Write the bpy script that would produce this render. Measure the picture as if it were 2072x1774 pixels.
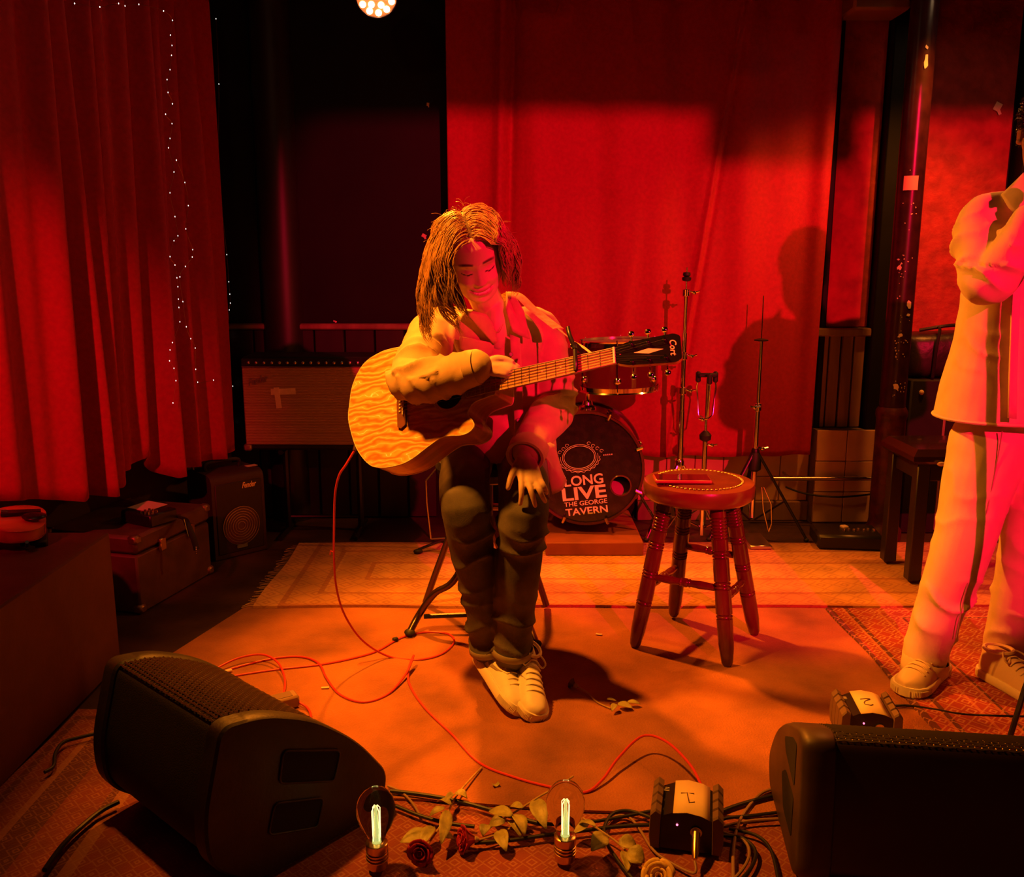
import bpy, math, random
import numpy as np
from mathutils import Vector, Matrix
random.seed(7); RNG = np.random.default_rng(7)
for _o in list(bpy.data.objects): bpy.data.objects.remove(_o)
SC = bpy.context.scene; COL = SC.collection
# ------------------------------------------------------------------ camera
W_PX, H_PX, F_PX = 2072, 1774, 1850.0
CAM_H = 1.32; PITCH = math.radians(11.2)
cd = bpy.data.cameras.new('camera'); cam = bpy.data.objects.new('camera', cd); COL.objects.link(cam)
cd.sensor_fit = 'HORIZONTAL'; cd.sensor_width = 36.0; cd.lens = 36.0 * F_PX / W_PX
cd.clip_start = 0.02; cd.clip_end = 50
cam.location = (0, 0, CAM_H); cam.rotation_euler = (math.pi/2 - PITCH, 0, 0)
SC.camera = cam
# ------------------------------------------------------------------ world, lights, exposure
w = bpy.data.worlds.new('world'); SC.world = w; w.use_nodes = True
w.node_tree.nodes['Background'].inputs[0].default_value = (0.002, 0.0003, 0.00015, 1)
w.node_tree.nodes['Background'].inputs[1].default_value = 1.0
SC.view_settings.view_transform = 'Standard'; SC.view_settings.look = 'None'
SC.view_settings.gamma = 1.0; SC.view_settings.use_curve_mapping = False
SC.view_settings.exposure = 0.0
def spot(name, loc, target, power, col, angle, blend, radius):
    l = bpy.data.lights.new(name, 'SPOT'); l.energy = power; l.color = col
    l.spot_size = math.radians(angle); l.spot_blend = blend; l.shadow_soft_size = radius
    o = bpy.data.objects.new(name, l); COL.objects.link(o); o.location = loc
    o.rotation_euler = (Vector(target) - Vector(loc)).to_track_quat('-Z', 'Y').to_euler()
    return o
ORANGE = (1.0, 0.24, 0.010); AMBER = (1.0, 0.29, 0.014); RED = (1.0, 0.003, 0.045)
PAR_BACK = (-0.55, 3.98, 2.36)          # the lamp that shows at the top of the picture
PAR_FRONT = (-1.0, 2.12, 2.70)         # amber lamp over the guitar
PAR_RED = (1.70, -1.0, 2.50)            # red lamp over the audience
PAR_WALL = (-1.50, 0.55, 2.35)          # red lamp raking along the velvet curtain
PAR_SIDE = (1.98, 3.85, 2.50)           # lamp just above the frame by the pole
spot('light_back', (PAR_BACK[0]+.02, PAR_BACK[1]-.06, PAR_BACK[2]-.07), (0.70, 2.3, 0.0), 440, ORANGE, 80, .7, .05)
spot('light_front', (PAR_FRONT[0]+.02, PAR_FRONT[1], PAR_FRONT[2]-.12), (-0.04, 2.55, 0.45), 440, AMBER, 66, 1.0, .075)
spot('light_red', (PAR_RED[0]-.02, PAR_RED[1]+.12, PAR_RED[2]-.02), (0.98, 4.4, 1.22), 1080, RED, 42, .2, .022)
spot('light_wall', (PAR_WALL[0], PAR_WALL[1]+.1, PAR_WALL[2]-.08), (-1.98, 2.95, 0.95), 290, (1.0, .012, .03), 38, .8, .04)
spot('light_side', (PAR_SIDE[0]-.02, PAR_SIDE[1]-.05, PAR_SIDE[2]-.07), (1.6, 3.75, 0.0), 95, (1.0, .24, .02), 120, .6, .05)
# ------------------------------------------------------------------ pixel -> ray helpers
_cp, _sp = math.cos(PITCH), math.sin(PITCH)
CAMP = Vector((0, 0, CAM_H))
def ray(px, py):
    x = (px - W_PX/2)/F_PX; y = (H_PX/2 - py)/F_PX
    return Vector((x, _cp + y*_sp, -_sp + y*_cp))
def G(px, py, z=0.0):
    d = ray(px, py); return CAMP + d*((z - CAM_H)/d.z)
def P(px, py, Y):
    d = ray(px, py); return CAMP + d*(Y/d.y)
def PL(px, py, p0, n):
    d = ray(px, py); n = Vector(n); return CAMP + d*((Vector(p0)-CAMP).dot(n)/d.dot(n))
def proj(p):
    v = Vector(p)-CAMP; dep = v.y*_cp - v.z*_sp
    return (W_PX/2 + F_PX*v.x/dep, H_PX/2 - F_PX*(v.y*_sp+v.z*_cp)/dep)
# ------------------------------------------------------------------ materials
def mat(name, col, rough=.6, metal=0., var=0., vscale=8., bump=0., bscale=60., spec=.5, coat=0., sheen=0., trans=0., emit=None, estr=1., stretch=None, detail=4, col2=None):
    m = bpy.data.materials.new(name); m.use_nodes = True
    nt = m.node_tree; b = nt.nodes['Principled BSDF']
    b.inputs['Base Color'].default_value = (*col, 1); b.inputs['Roughness'].default_value = rough
    b.inputs['Metallic'].default_value = metal; b.inputs['Specular IOR Level'].default_value = spec
    b.inputs['Coat Weight'].default_value = coat; b.inputs['Sheen Weight'].default_value = sheen
    b.inputs['Transmission Weight'].default_value = trans
    if sheen: b.inputs['Sheen Roughness'].default_value = .4
    if emit: b.inputs['Emission Color'].default_value = (*emit, 1); b.inputs['Emission Strength'].default_value = estr
    if var or bump or col2:
        tc = nt.nodes.new('ShaderNodeTexCoord'); mp = nt.nodes.new('ShaderNodeMapping')
        nt.links.new(tc.outputs['Object'], mp.inputs['Vector'])
        if stretch: mp.inputs['Scale'].default_value = stretch
    if var or col2:
        n = nt.nodes.new('ShaderNodeTexNoise'); n.inputs['Scale'].default_value = vscale; n.inputs['Detail'].default_value = detail
        nt.links.new(mp.outputs['Vector'], n.inputs['Vector'])
        r = nt.nodes.new('ShaderNodeValToRGB')
        r.color_ramp.elements[0].position = .32; r.color_ramp.elements[1].position = .68
        c2 = col2 or tuple(min(1, c*(1+var)) for c in col); c1 = col if col2 else tuple(c*(1-var) for c in col)
        r.color_ramp.elements[0].color = (*c1, 1); r.color_ramp.elements[1].color = (*c2, 1)
        nt.links.new(n.outputs['Fac'], r.inputs['Fac']); nt.links.new(r.outputs['Color'], b.inputs['Base Color'])
    if bump:
        n2 = nt.nodes.new('ShaderNodeTexNoise'); n2.inputs['Scale'].default_value = bscale; n2.inputs['Detail'].default_value = 5
        nt.links.new(mp.outputs['Vector'], n2.inputs['Vector'])
        bp = nt.nodes.new('ShaderNodeBump'); bp.inputs['Strength'].default_value = bump; bp.inputs['Distance'].default_value = .01
        nt.links.new(n2.outputs['Fac'], bp.inputs['Height']); nt.links.new(bp.outputs['Normal'], b.inputs['Normal'])
    return m
def node(nt, t, **kw):
    n = nt.nodes.new(t)
    for k, v in kw.items():
        if k.startswith('i_'): n.inputs[int(k[2:])].default_value = v
        else: setattr(n, k, v)
    return n
# ------------------------------------------------------------------ mesh builder
def frame(d, up=(0, 0, 1)):
    d = Vector(d).normalized(); u = Vector(up)
    if abs(d.dot(u.normalized())) > .98: u = Vector((0, 1, 0)) if abs(d.y) < .9 else Vector((1, 0, 0))
    x = u.cross(d).normalized(); y = d.cross(x)
    return x, y, d
def basis(o, x, y, z):
    m = Matrix.Identity(4)
    for i, a in enumerate((x, y, z, o)):
        a = Vector(a)
        for k in range(3): m[k][i] = a[k]
    return m
def cat(pts, n=8, closed=False):
    p = [Vector(q) for q in pts]; out = []; L = len(p)
    if L < 3 and not closed: 
        return [p[0].lerp(p[-1], i/n) for i in range(n+1)]
    segs = L if closed else L-1
    for i in range(segs):
        if closed: a, b, c, d = p[(i-1) % L], p[i], p[(i+1) % L], p[(i+2) % L]
        else: a, b, c, d = p[max(i-1, 0)], p[i], p[i+1], p[min(i+2, L-1)]
        for k in range(n):
            t = k/n
            out.append(.5*((2*b) + (c-a)*t + (2*a-5*b+4*c-d)*t*t + (3*b-a-3*c+d)*t**3))
    if not closed: out.append(p[-1].copy())
    return out
class MB:
    def __init__(s, M=None): s.v = []; s.f = []; s.M = M
    def add(s, vs, fs):
        o = len(s.v)
        if s.M is not None: vs = [s.M @ Vector(q) for q in vs]
        s.v.extend([tuple(q) for q in vs]); s.f.extend([tuple(i+o for i in f) for f in fs]); return s
    def box(s, c, size, R=None, bev=0.):
        hx, hy, hz = [q/2 for q in size]; c = Vector(c); b = min(bev, hx*.98, hy*.98, hz*.98)
        R = R or Matrix.Identity(3)
        if b <= 0:
            vs = [c + R @ Vector((x, y, z)) for x in (-hx, hx) for y in (-hy, hy) for z in (-hz, hz)]
            return s.add(vs, [(0, 1, 3, 2), (4, 6, 7, 5), (0, 4, 5, 1), (2, 3, 7, 6), (0, 2, 6, 4), (1, 5, 7, 3)])
        vs = []; idx = {}
        for sx in (-1, 1):
            for sy in (-1, 1):
                for sz in (-1, 1):
                    for a in range(3):
                        q = [sx*(hx-b), sy*(hy-b), sz*(hz-b)]; q[a] += (sx, sy, sz)[a]*b
                        idx[(sx, sy, sz, a)] = len(vs); vs.append(c + R @ Vector(q))
        fs = []
        for a in range(3):
            o1, o2 = [(1, 2), (0, 2), (0, 1)][a]
            for sg in (-1, 1):
                q = []
                for s1, s2 in ((-1, -1), (1, -1), (1, 1), (-1, 1)):
                    k = [0, 0, 0]; k[a] = sg; k[o1] = s1; k[o2] = s2; q.append(idx[(*k, a)])
                fs.append(tuple(q))
        for a in range(3):
            o1, o2 = [(1, 2), (0, 2), (0, 1)][a]
            for s1 in (-1, 1):
                for s2 in (-1, 1):
                    k0 = [0, 0, 0]; k0[o1] = s1; k0[o2] = s2; k1 = list(k0); k0[a] = -1; k1[a] = 1
                    fs.append((idx[(*k0, o1)], idx[(*k1, o1)], idx[(*k1, o2)], idx[(*k0, o2)]))
        for sx in (-1, 1):
            for sy in (-1, 1):
                for sz in (-1, 1): fs.append(tuple(idx[(sx, sy, sz, a)] for a in range(3)))
        return s.add(vs, fs)
    def loft(s, rings, caps=True, closed=True, loop=False):
        n = len(rings[0]); vs = [q for r in rings for q in r]; fs = []; m = len(rings)
        for i in range(m if loop else m-1):
            j = (i+1) % m
            for k in range(n if closed else n-1):
                k2 = (k+1) % n; fs.append((i*n+k, i*n+k2, j*n+k2, j*n+k))
        if caps and closed and not loop:
            fs.append(tuple(reversed(range(n)))); fs.append(tuple(range((m-1)*n, m*n)))
        return s.add(vs, fs)
    def tube(s, pts, r, n=8, caps=True, loop=False, flat=1., up=(0, 0, 1)):
        p = [Vector(q) for q in pts]; L = len(p); rings = []
        rr = r if hasattr(r, '__len__') else [r]*L
        t0 = (p[1]-p[0]).normalized(); x, y, _ = frame(t0, up)
        for i in range(L):
            if loop: t = (p[(i+1) % L]-p[i-1])
            else: t = p[min(i+1, L-1)]-p[max(i-1, 0)]
            if t.length < 1e-9: t = t0
            t = t.normalized(); x = (x - t*x.dot(t)); x = x.normalized() if x.length > 1e-6 else frame(t)[0]; y = t.cross(x)
            rings.append([p[i] + x*(rr[i]*math.cos(a)) + y*(rr[i]*flat*math.sin(a)) for a in [2*math.pi*k/n for k in range(n)]])
        return s.loft(rings, caps, True, loop)
    def cyl(s, a, b, r0, r1=None, n=16, caps=True):
        return s.tube([a, b], [r0, r0 if r1 is None else r1], n, caps)
    def lathe(s, prof, n=24, o=(0, 0, 0), ax=(0, 0, 1), caps=True):
        x, y, z = frame(ax); o = Vector(o)
        return s.loft([[o + z*h + x*(r*math.cos(2*math.pi*k/n)) + y*(r*math.sin(2*math.pi*k/n)) for k in range(n)] for r, h in prof], caps)
    def prism(s, poly, o, u, v, h, bev=0.):
        o, u, v = Vector(o), Vector(u).normalized(), Vector(v).normalized(); w_ = u.cross(v)
        n = len(poly); a = [o+u*q[0]+v*q[1] for q in poly]; b = [q+w_*h for q in a]
        fs = [tuple(reversed(range(n))), tuple(range(n, 2*n))]
        fs += [(k, (k+1) % n, n+(k+1) % n, n+k) for k in range(n)]
        return s.add(a+b, fs)
    def sphere(s, c, r, nu=12, nv=8, R=None):
        r = (r, r, r) if not hasattr(r, '__len__') else r; c = Vector(c); R = R or Matrix.Identity(3)
        vs = []; fs = []
        for i in range(nv+1):
            t = math.pi*i/nv
            for k in range(nu):
                a = 2*math.pi*k/nu
                vs.append(c + R @ Vector((r[0]*math.sin(t)*math.cos(a), r[1]*math.sin(t)*math.sin(a), r[2]*math.cos(t))))
        for i in range(nv):
            for k in range(nu): fs.append((i*nu+k, i*nu+(k+1) % nu, (i+1)*nu+(k+1) % nu, (i+1)*nu+k))
        return s.add(vs, fs)
    def grid(s, fn, nu, nv):
        vs = [fn(i/nu, j/nv) for j in range(nv+1) for i in range(nu+1)]
        return s.add(vs, [(j*(nu+1)+i, j*(nu+1)+i+1, (j+1)*(nu+1)+i+1, (j+1)*(nu+1)+i) for j in range(nv) for i in range(nu)])
    def build(s, name, m, parent=None, smooth=True, angle=40, solid=0., sub=0, kind=None, label=None, local=False):
        me = bpy.data.meshes.new(name)
        off = Vector((0, 0, 0)) if local else root_loc(parent)
        me.from_pydata([(q[0]-off.x, q[1]-off.y, q[2]-off.z) for q in s.v], [], s.f); me.validate(); 
        me.update()
        ob = bpy.data.objects.new(name, me); COL.objects.link(ob)
        if m is not None: me.materials.append(m)
        if parent is not None: ob.parent = parent
        if smooth:
            me.polygons.foreach_set('use_smooth', [True]*len(me.polygons))
            sharp_by_angle(me, angle)
        if solid: md = ob.modifiers.new('s', 'SOLIDIFY'); md.thickness = solid; md.offset = 0
        if sub: md = ob.modifiers.new('b', 'SUBSURF'); md.levels = sub; md.render_levels = sub
        if kind: ob['kind'] = kind
        if label: ob['label'] = label
        return ob
def sharp_by_angle(me, deg):
    import bmesh
    bm = bmesh.new(); bm.from_mesh(me); bmesh.ops.recalc_face_normals(bm, faces=bm.faces)
    lim = math.radians(deg)
    for e in bm.edges:
        if len(e.link_faces) == 2 and e.calc_face_angle(0) > lim: e.smooth = False
    bm.to_mesh(me); bm.free()
def root_loc(p):
    v = Vector((0, 0, 0))
    while p is not None: v = v + p.location; p = p.parent
    return v
GROUPS = {'stage_lamp': 'LED stage lamps hung from the ceiling', 'bulb_lamp': 'filament bulbs on the floor', 'rose': 'roses strewn at the front of the stage', 'stage_box': 'labelled stage boxes', 'stage_cable': 'cables on the stage floor', 'fairy_lights': 'strings of fairy lights', 'monitor_speaker': 'floor monitor wedges'}
def thing(name, label, categ, loc=(0, 0, 0), group=None):
    o = bpy.data.objects.new(name, None); COL.objects.link(o); o.location = loc; o.empty_display_size = .05
    o['label'] = label; o['category'] = categ
    if group or name in GROUPS: o['group'] = group or GROUPS[name]
    return o
def tag(o, label, categ, group=None):
    o['label'] = label; o['category'] = categ
    if group: o['group'] = group
    return o
def struct(o): o['kind'] = 'structure'; return o
def based(mb, name, m, label, categ, loc=None, group=None, **kw):
    """a thing that is one mesh, with its origin at its base"""
    if loc is None:
        a = np.array(mb.v); loc = (float(a[:, 0].mean()), float(a[:, 1].mean()), float(a[:, 2].min()))
    mb.v = [(q[0]-loc[0], q[1]-loc[1], q[2]-loc[2]) for q in mb.v]
    o = mb.build(name, m, None, **kw); o.location = loc
    return tag(o, label, categ, group or GROUPS.get(name))
def clone(o, parent=None, loc=None, label=None, rotz=None):
    c = o.copy(); COL.objects.link(c); c.parent = parent
    if loc is not None: c.location = loc
    if rotz is not None: c.rotation_euler = (0, 0, rotz)
    if label: c['label'] = label
    for ch in [q for q in KIDS.get(o.name, [])]: clone(ch, c)
    return c
KIDS = {}
def index_kids():
    KIDS.clear()
    for o in bpy.data.objects:
        if o.parent: KIDS.setdefault(o.parent.name, []).append(o)
def text_mb(mb, txt, size, o, u, v, shear=0., depth=.0006, align='CENTER', space=1., bold=0., fit=None):
    cu = bpy.data.curves.new('t', 'FONT'); cu.body = txt; cu.size = size; cu.shear = shear; cu.align_x = align; cu.align_y = 'CENTER'
    cu.space_character = space; cu.extrude = depth; cu.offset = bold; cu.resolution_u = 4
    ob = bpy.data.objects.new('t', cu); COL.objects.link(ob)
    bpy.context.view_layer.update()
    me = bpy.data.meshes.new_from_object(ob.evaluated_get(bpy.context.evaluated_depsgraph_get()))
    u, v = Vector(u).normalized(), Vector(v).normalized(); w_ = u.cross(v); o = Vector(o)
    if fit:
        xs = [q.co.x for q in me.vertices]; ys = [q.co.y for q in me.vertices]
        fx, fy = fit[0]/(max(xs)-min(xs)), fit[1]/(max(ys)-min(ys)); mx_, my_ = (max(xs)+min(xs))/2, (max(ys)+min(ys))/2
        for q in me.vertices: q.co.x = (q.co.x-mx_)*fx; q.co.y = (q.co.y-my_)*fy
    mb.add([o+u*q.co.x+v*q.co.y+w_*q.co.z for q in me.vertices], [tuple(p.vertices) for p in me.polygons])
    bpy.data.objects.remove(ob); bpy.data.curves.remove(cu); bpy.data.meshes.remove(me)
def rz(a): return Matrix.Rotation(a, 3, 'Z')
# ================================================================== THE SETTING
M_black = mat('black_paint', (.005, .004, .003), .6, spec=.25, var=.4, vscale=3, bump=.08, bscale=25)
M_floor = mat('dark_floor', (.055, .026, .014), .55, var=.5, vscale=5, bump=.15, bscale=40)
M_ceil = mat('black_ceiling', (.01, .008, .008), .8)
M_tile = mat('glazed_tile', (.62, .40, .20), .3, var=.12, vscale=6)
M_grout = mat('grout', (.22, .15, .08), .9)
M_plank = mat('old_plank', (.27, .16, .08), .55, var=.3, vscale=14, stretch=(1, 1, .12), bump=.1)
M_redwall = mat('red_plaster', (.34, .03, .025), .85, var=.25, vscale=16, bump=.6, bscale=35, detail=10)
M_pipe = mat('pole_paint', (.035, .008, .012), .28, var=.3, vscale=20)
M_chip = mat('bare_chip', (.75, .62, .5), .7)
M_tape = mat('cream_tape', (.78, .60, .42), .7, var=.1, vscale=30)
M_steel = mat('dull_steel', (.55, .5, .45), .3, metal=1.)
M_chrome = mat('chrome', (.85, .85, .85), .12, metal=1.)
M_rubber = mat('black_rubber', (.012, .011, .011), .6)
M_blackmetal = mat('black_metal', (.02, .018, .018), .35, metal=.3)
M_brass = mat('brass', (.75, .5, .22), .28, metal=1.)
BACK_Y = 4.56
floor = struct(MB().box((.2, .8, -.05), (6.4, 8.0, .1)).build('floor', M_floor))
ceiling = struct(MB().box((.2, .8, 3.0), (6.4, 8.0, .1)).build('ceiling', M_ceil))
wall_back = struct(MB().box((.2, BACK_Y+.05, 1.475), (6.4, .1, 2.95)).build('wall_back', M_black))
# left wall runs at a slant behind the velvet curtain
LW_A, LW_B = Vector((-1.42, 4.56, 0)), Vector((-3.06, .0, 0))
_d = (LW_B-LW_A).normalized(); _n = Vector((-_d.y, _d.x, 0)); _n = _n if _n.x > 0 else -_n
wl = MB(); wl.add([LW_A, LW_B, LW_B-_n*.1, LW_A-_n*.1]+[q+Vector((0, 0, 2.95)) for q in (LW_A, LW_B, LW_B-_n*.1, LW_A-_n*.1)],
       [(3, 2, 1, 0), (4, 5, 6, 7), (0, 1, 5, 4), (1, 2, 6, 5), (2, 3, 7, 6), (3, 0, 4, 7)])
wall_left = struct(wl.build('wall_left', mat('left_wall_paint', (.09, .045, .025), .7, var=.3, vscale=4)))
wall_right = struct(MB().box((3.0, .8, 1.475), (.1, 8.0, 2.95)).build('wall_right', M_black))
# rounded boxed pipe against the back wall and rail
c = MB(); cx = P(562, 400, 4.56).x
c.loft([[Vector((cx+.10*math.sin(a), BACK_Y-.085*math.cos(a), z)) for a in [math.pi*(k/12-.5) for k in range(13)]] for z in (0.0, 2.95)], caps=False, closed=False)
struct(c.build('trim_1', mat('gloss_black', (.018, .013, .009), .42, var=.2, vscale=3)))
# dado rail and boards of the left half of the back wall
xl, xr = P(455, 700, BACK_Y).x, P(905, 700, BACK_Y).x
struct(MB().box(((xl+xr)/2, BACK_Y-.02, .985), (xr-xl, .04, .03), bev=.008).build('trim_2', M_plank))
pl = MB().box((0, 0, 0), (.142, .018, .96), bev=.004).build('plank', mat('dark_plank', (.02, .012, .008), .5, var=.35, vscale=10, stretch=(1, 1, .15)))
first = True; k = 0
x = xl+.075
while x < xr-.06:
    o = pl if first else pl.copy()
    if not first: COL.objects.link(o)
    first = False; o.parent = wall_back; o.location = (x, BACK_Y-.009-.003*(k % 2), .49); x += .15; k += 1
# right part of the back wall: red plaster panels, boards, glazed tiles
def wall_rect(px0, px1, py0, py1, Y):
    a = P(px0, py0, Y); b = P(px1, py1, Y); c0 = P(px1, py0, Y); d0 = P(px0, py1, Y)
    return (a.x+d0.x)/2, (b.x+c0.x)/2, b.z, a.z
ztop_b = P(1700, 667, 4.5).z; z_tile = P(1700, 869, 4.45).z
x0 = P(1684, 500, 4.5).x; x1 = P(1771, 500, 4.5).x
MB().box(((x0+x1)/2, 4.545, (ztop_b+.012+2.9)/2), (x1-x0, .03, 2.9-ztop_b-.012), bev=.003).build('panel', M_redwall, wall_back)
x2 = P(1850, 450, 4.5).x; x3 = P(2036, 420, 4.5).x
MB().box(((x2+x3)/2, 4.54, (P(1900, 672, 4.5).z+2.9)/2), (x3-x2, .04, 2.9-P(1900, 672, 4.5).z), bev=.003).build('panel', M_redwall, wall_back)
# dark uprights
for (pa, pb, dd) in ((1671, 1684, .05), (1773, 1846, .09), (2038, 2080, .12)):
    a, b = P(pa, 500, 4.5).x, P(pb, 500, 4.5).x
    struct(MB().box(((a+b)/2, BACK_Y-dd/2, 1.475), (b-a, dd, 2.95), bev=.006).build('trim_3', M_black))
# boards with a cap rail between plaster and tiles
MB().box(((x0+x1)/2-.03, 4.515, ztop_b-.012), (x1-x0+.1, .07, .04), bev=.006).build('rail', M_plank, wall_back)
bx = np.linspace(P(1652, 760, 4.5).x, x1, 5)
for i in range(4):
    MB().box(((bx[i]+bx[i+1])/2, 4.53+.004*(i % 2), (z_tile+ztop_b-.03)/2), (bx[i+1]-bx[i]-.008, .03, ztop_b-.03-z_tile), bev=.004).build('plank', M_plank, wall_back)
# tiles: a pier in front by the pole, and the recessed run behind the curtain
tile_me = None
def tiles(xa, xb, z0, z1, Y, cw, ch):
    global tile_me
    nx = max(1, round((xb-xa)/cw)); nz = max(1, round((z1-z0)/ch)); sx = (xb-xa)/nx; sz = (z1-z0)/nz
    for i in range(nx):
        for j in range(nz):
            if tile_me is None:
                o = MB().box((0, 0, 0), (.148, .012, .148), bev=.003).build('tile', M_tile); tile_me = o.data
            else: o = bpy.data.objects.new('tile', tile_me); COL.objects.link(o)
            o.parent = wall_back; o.location = (xa+(i+.5)*sx, Y-random.uniform(0, .0015), z0+(j+.5)*sz); o.scale = ((sx-.003)/.148, 1, (sz-.003)/.148)
            o.rotation_euler = (random.uniform(-.006, .006), 0, random.uniform(-.006, .006))
xa, xb = P(1650, 960, 4.43).x, P(1772, 960, 4.43).x
MB().box(((xa+xb)/2, 4.505, z_tile/2-.002), (xb-xa, .11, z_tile-.004)).build('pier', M_grout, wall_back)
tiles(xa, xb, .01, z_tile, 4.445, .15, .15)
xc = P(1290, 960, 4.54).x
MB().box(((xc+xa)/2, 4.548, .24), (xa-xc, .02, .48)).build('tile_bed', M_grout, wall_back)
tiles(xc, xa-.004, .10, .48, 4.534, .15, .15)
MB().box(((xc+xa)/2, 4.53, .05), (xa-xc, .05, .1), bev=.004).build('skirting', M_plank, wall_back)
# pipe and cable running along the tiles
zr = P(1700, 968, 4.40).z
MB().cyl((P(1560, 966, 4.40).x, 4.40, zr), (P(1768, 966, 4.40).x, 4.40, zr), .011, n=10).build('pipe', M_steel, wall_back)
for xx in (1600, 1740): MB().cyl((P(xx, 966, 4.4).x, 4.40, zr), (P(xx, 966, 4.4).x, 4.55, zr), .007, n=8).build('pipe_bracket', M_steel, wall_back)
# iron column
pole_x, pole_y = 1.768, 4.2
pole = thing('iron_column', 'glossy dark painted iron column with chipped paint and a square of tape', 'column', (pole_x, pole_y, 0))
MB().lathe([(.058, .62), (.057, 2.95)], 28, (pole_x, pole_y, 0)).build('shaft', M_pipe, pole)
MB().lathe([(.085, 0), (.085, .05), (.07, .07), (.066, .1), (.066, .58), (.071, .60), (.071, .62), (.06, .64)], 28, (pole_x, pole_y, 0)).build('base_sleeve', mat('sleeve_paint', (.075, .012, .018), .4, var=.5, vscale=25, bump=.2), pole)
def on_pole(px, py, r=.0585):
    d = ray(px, py); ox, oy = -pole_x, -pole_y
    a = d.x**2+d.y**2; b = 2*(d.x*ox+d.y*oy); cc = ox*ox+oy*oy-r*r; disc = b*b-4*a*cc
    t = (-b-math.sqrt(max(disc, 0)))/(2*a); return CAMP+d*t
def pole_patch(px, py, wpx, hpx, jag=0., seed=0):
    rr = random.Random(seed); c0 = on_pole(px, py); ang = math.atan2(c0.x-pole_x, -(c0.y-pole_y)); mpp = 4.2/F_PX
    da = wpx*mpp/.0585; dz = hpx*mpp; n = 10 if jag else 4; poly = []
    if jag:
        for k in range(n):
            t = 2*math.pi*k/n; q = 1-jag*rr.random(); poly.append((ang+.5*da*math.cos(t)*q, c0.z+.5*dz*math.sin(t)*q))
    else: poly = [(ang-da/2+da*i/8, c0.z-dz/2) for i in range(9)]+[(ang+da/2-da*i/8, c0.z+dz/2) for i in range(9)]; n = 18
    if not jag:
        vs = [(pole_x+.0592*math.sin(ang-da/2+da*i/8), pole_y-.0592*math.cos(ang-da/2+da*i/8), c0.z+sg*dz/2) for sg in (-1, 1) for i in range(9)]
        return vs, [(i, i+1, 10+i, 9+i) for i in range(8)]
    R0, R1 = .0588, .0598
    vs = [(pole_x+r*math.sin(a), pole_y-r*math.cos(a), z) for r in (R0, R1) for a, z in poly]
    return vs, [tuple(range(n-1, -1, -1)), tuple(range(n, 2*n))]+[(k, (k+1) % n, n+(k+1) % n, n+k) for k in range(n)]
tp = MB(); tp.add(*pole_patch(1843, 370, 27, 27)); tp.build('tape_square', mat('pink_tape', (.75, .3, .3), .6), pole)
chips = MB(); sd = 1
for (a, b, cw, ch) in [(1875, 95, 7, 10), (1874, 126, 15, 30), (1820, 541, 10, 14), (1839, 618, 12, 24), (1822, 678, 14, 14), (1814, 783, 17, 17), (1838, 637, 10, 7), (1818, 525, 7, 5)]:
    chips.add(*pole_patch(a, b, cw, ch, .6, sd)); sd += 1
for q in range(70):
    yy = random.choice([515, 525, 540, 560, 600, 640, 680, 700, 720, 780, 790, 340, 420, 460]) + random.uniform(-14, 14)
    chips.add(*pole_patch(1868-.063*yy + random.uniform(-15, 13), yy, random.uniform(1.5, 3.5), random.uniform(1.5, 4), .5, q+50))
chips.build('paint_chips', M_chip, pole, kind='stuff')
# unseen ceiling beam, with a box added to notch its shadow on the curtain
beam_y = .62
beam = struct(MB().box((.9, beam_y, 2.648), (4.1, .14, .604)).build('trim_4', M_black))
jb = MB().box((1.57, beam_y+.02, 2.330), (.20, .16, .10), bev=.01)
based(jb, 'notch_box', M_blackmetal, 'unseen black box added under the ceiling beam to notch its shadow', 'box')
# duct end seen at the top right
dz = P(1780, 12, 4.3).z
based(MB().box((P(1779, 10, 4.3).x, 4.36, dz+.07), (.25, .2, .19), bev=.012), 'ceiling_duct', mat('duct_brown', (.22, .09, .05), .5), 'brown boxed duct end up by the iron column', 'duct')
# scraps of tape left on walls
for (a, b, wd, ht, rot, Y) in ((866, 211, .012, .026, .1, 4.553), (858, 477, .022, .03, .5, 4.553), (678, 650, .018, .012, .3, 4.553), (2019, 216, .032, .07, .45, 4.512), (605, 576, .008, .006, 0, 4.553)):
    q = P(a, b, Y); m_ = MB(); R = Matrix.Rotation(rot, 3, 'Y')
    m_.box((q.x, q.y, q.z), (wd, .002, ht*.55), R); m_.box((q.x+wd*.2, q.y-.001, q.z-ht*.28), (wd*.45, .002, ht*.5), Matrix.Rotation(-rot, 3, 'Y'))
    m_.build('tape_scrap', M_tape, wall_back)
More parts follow.
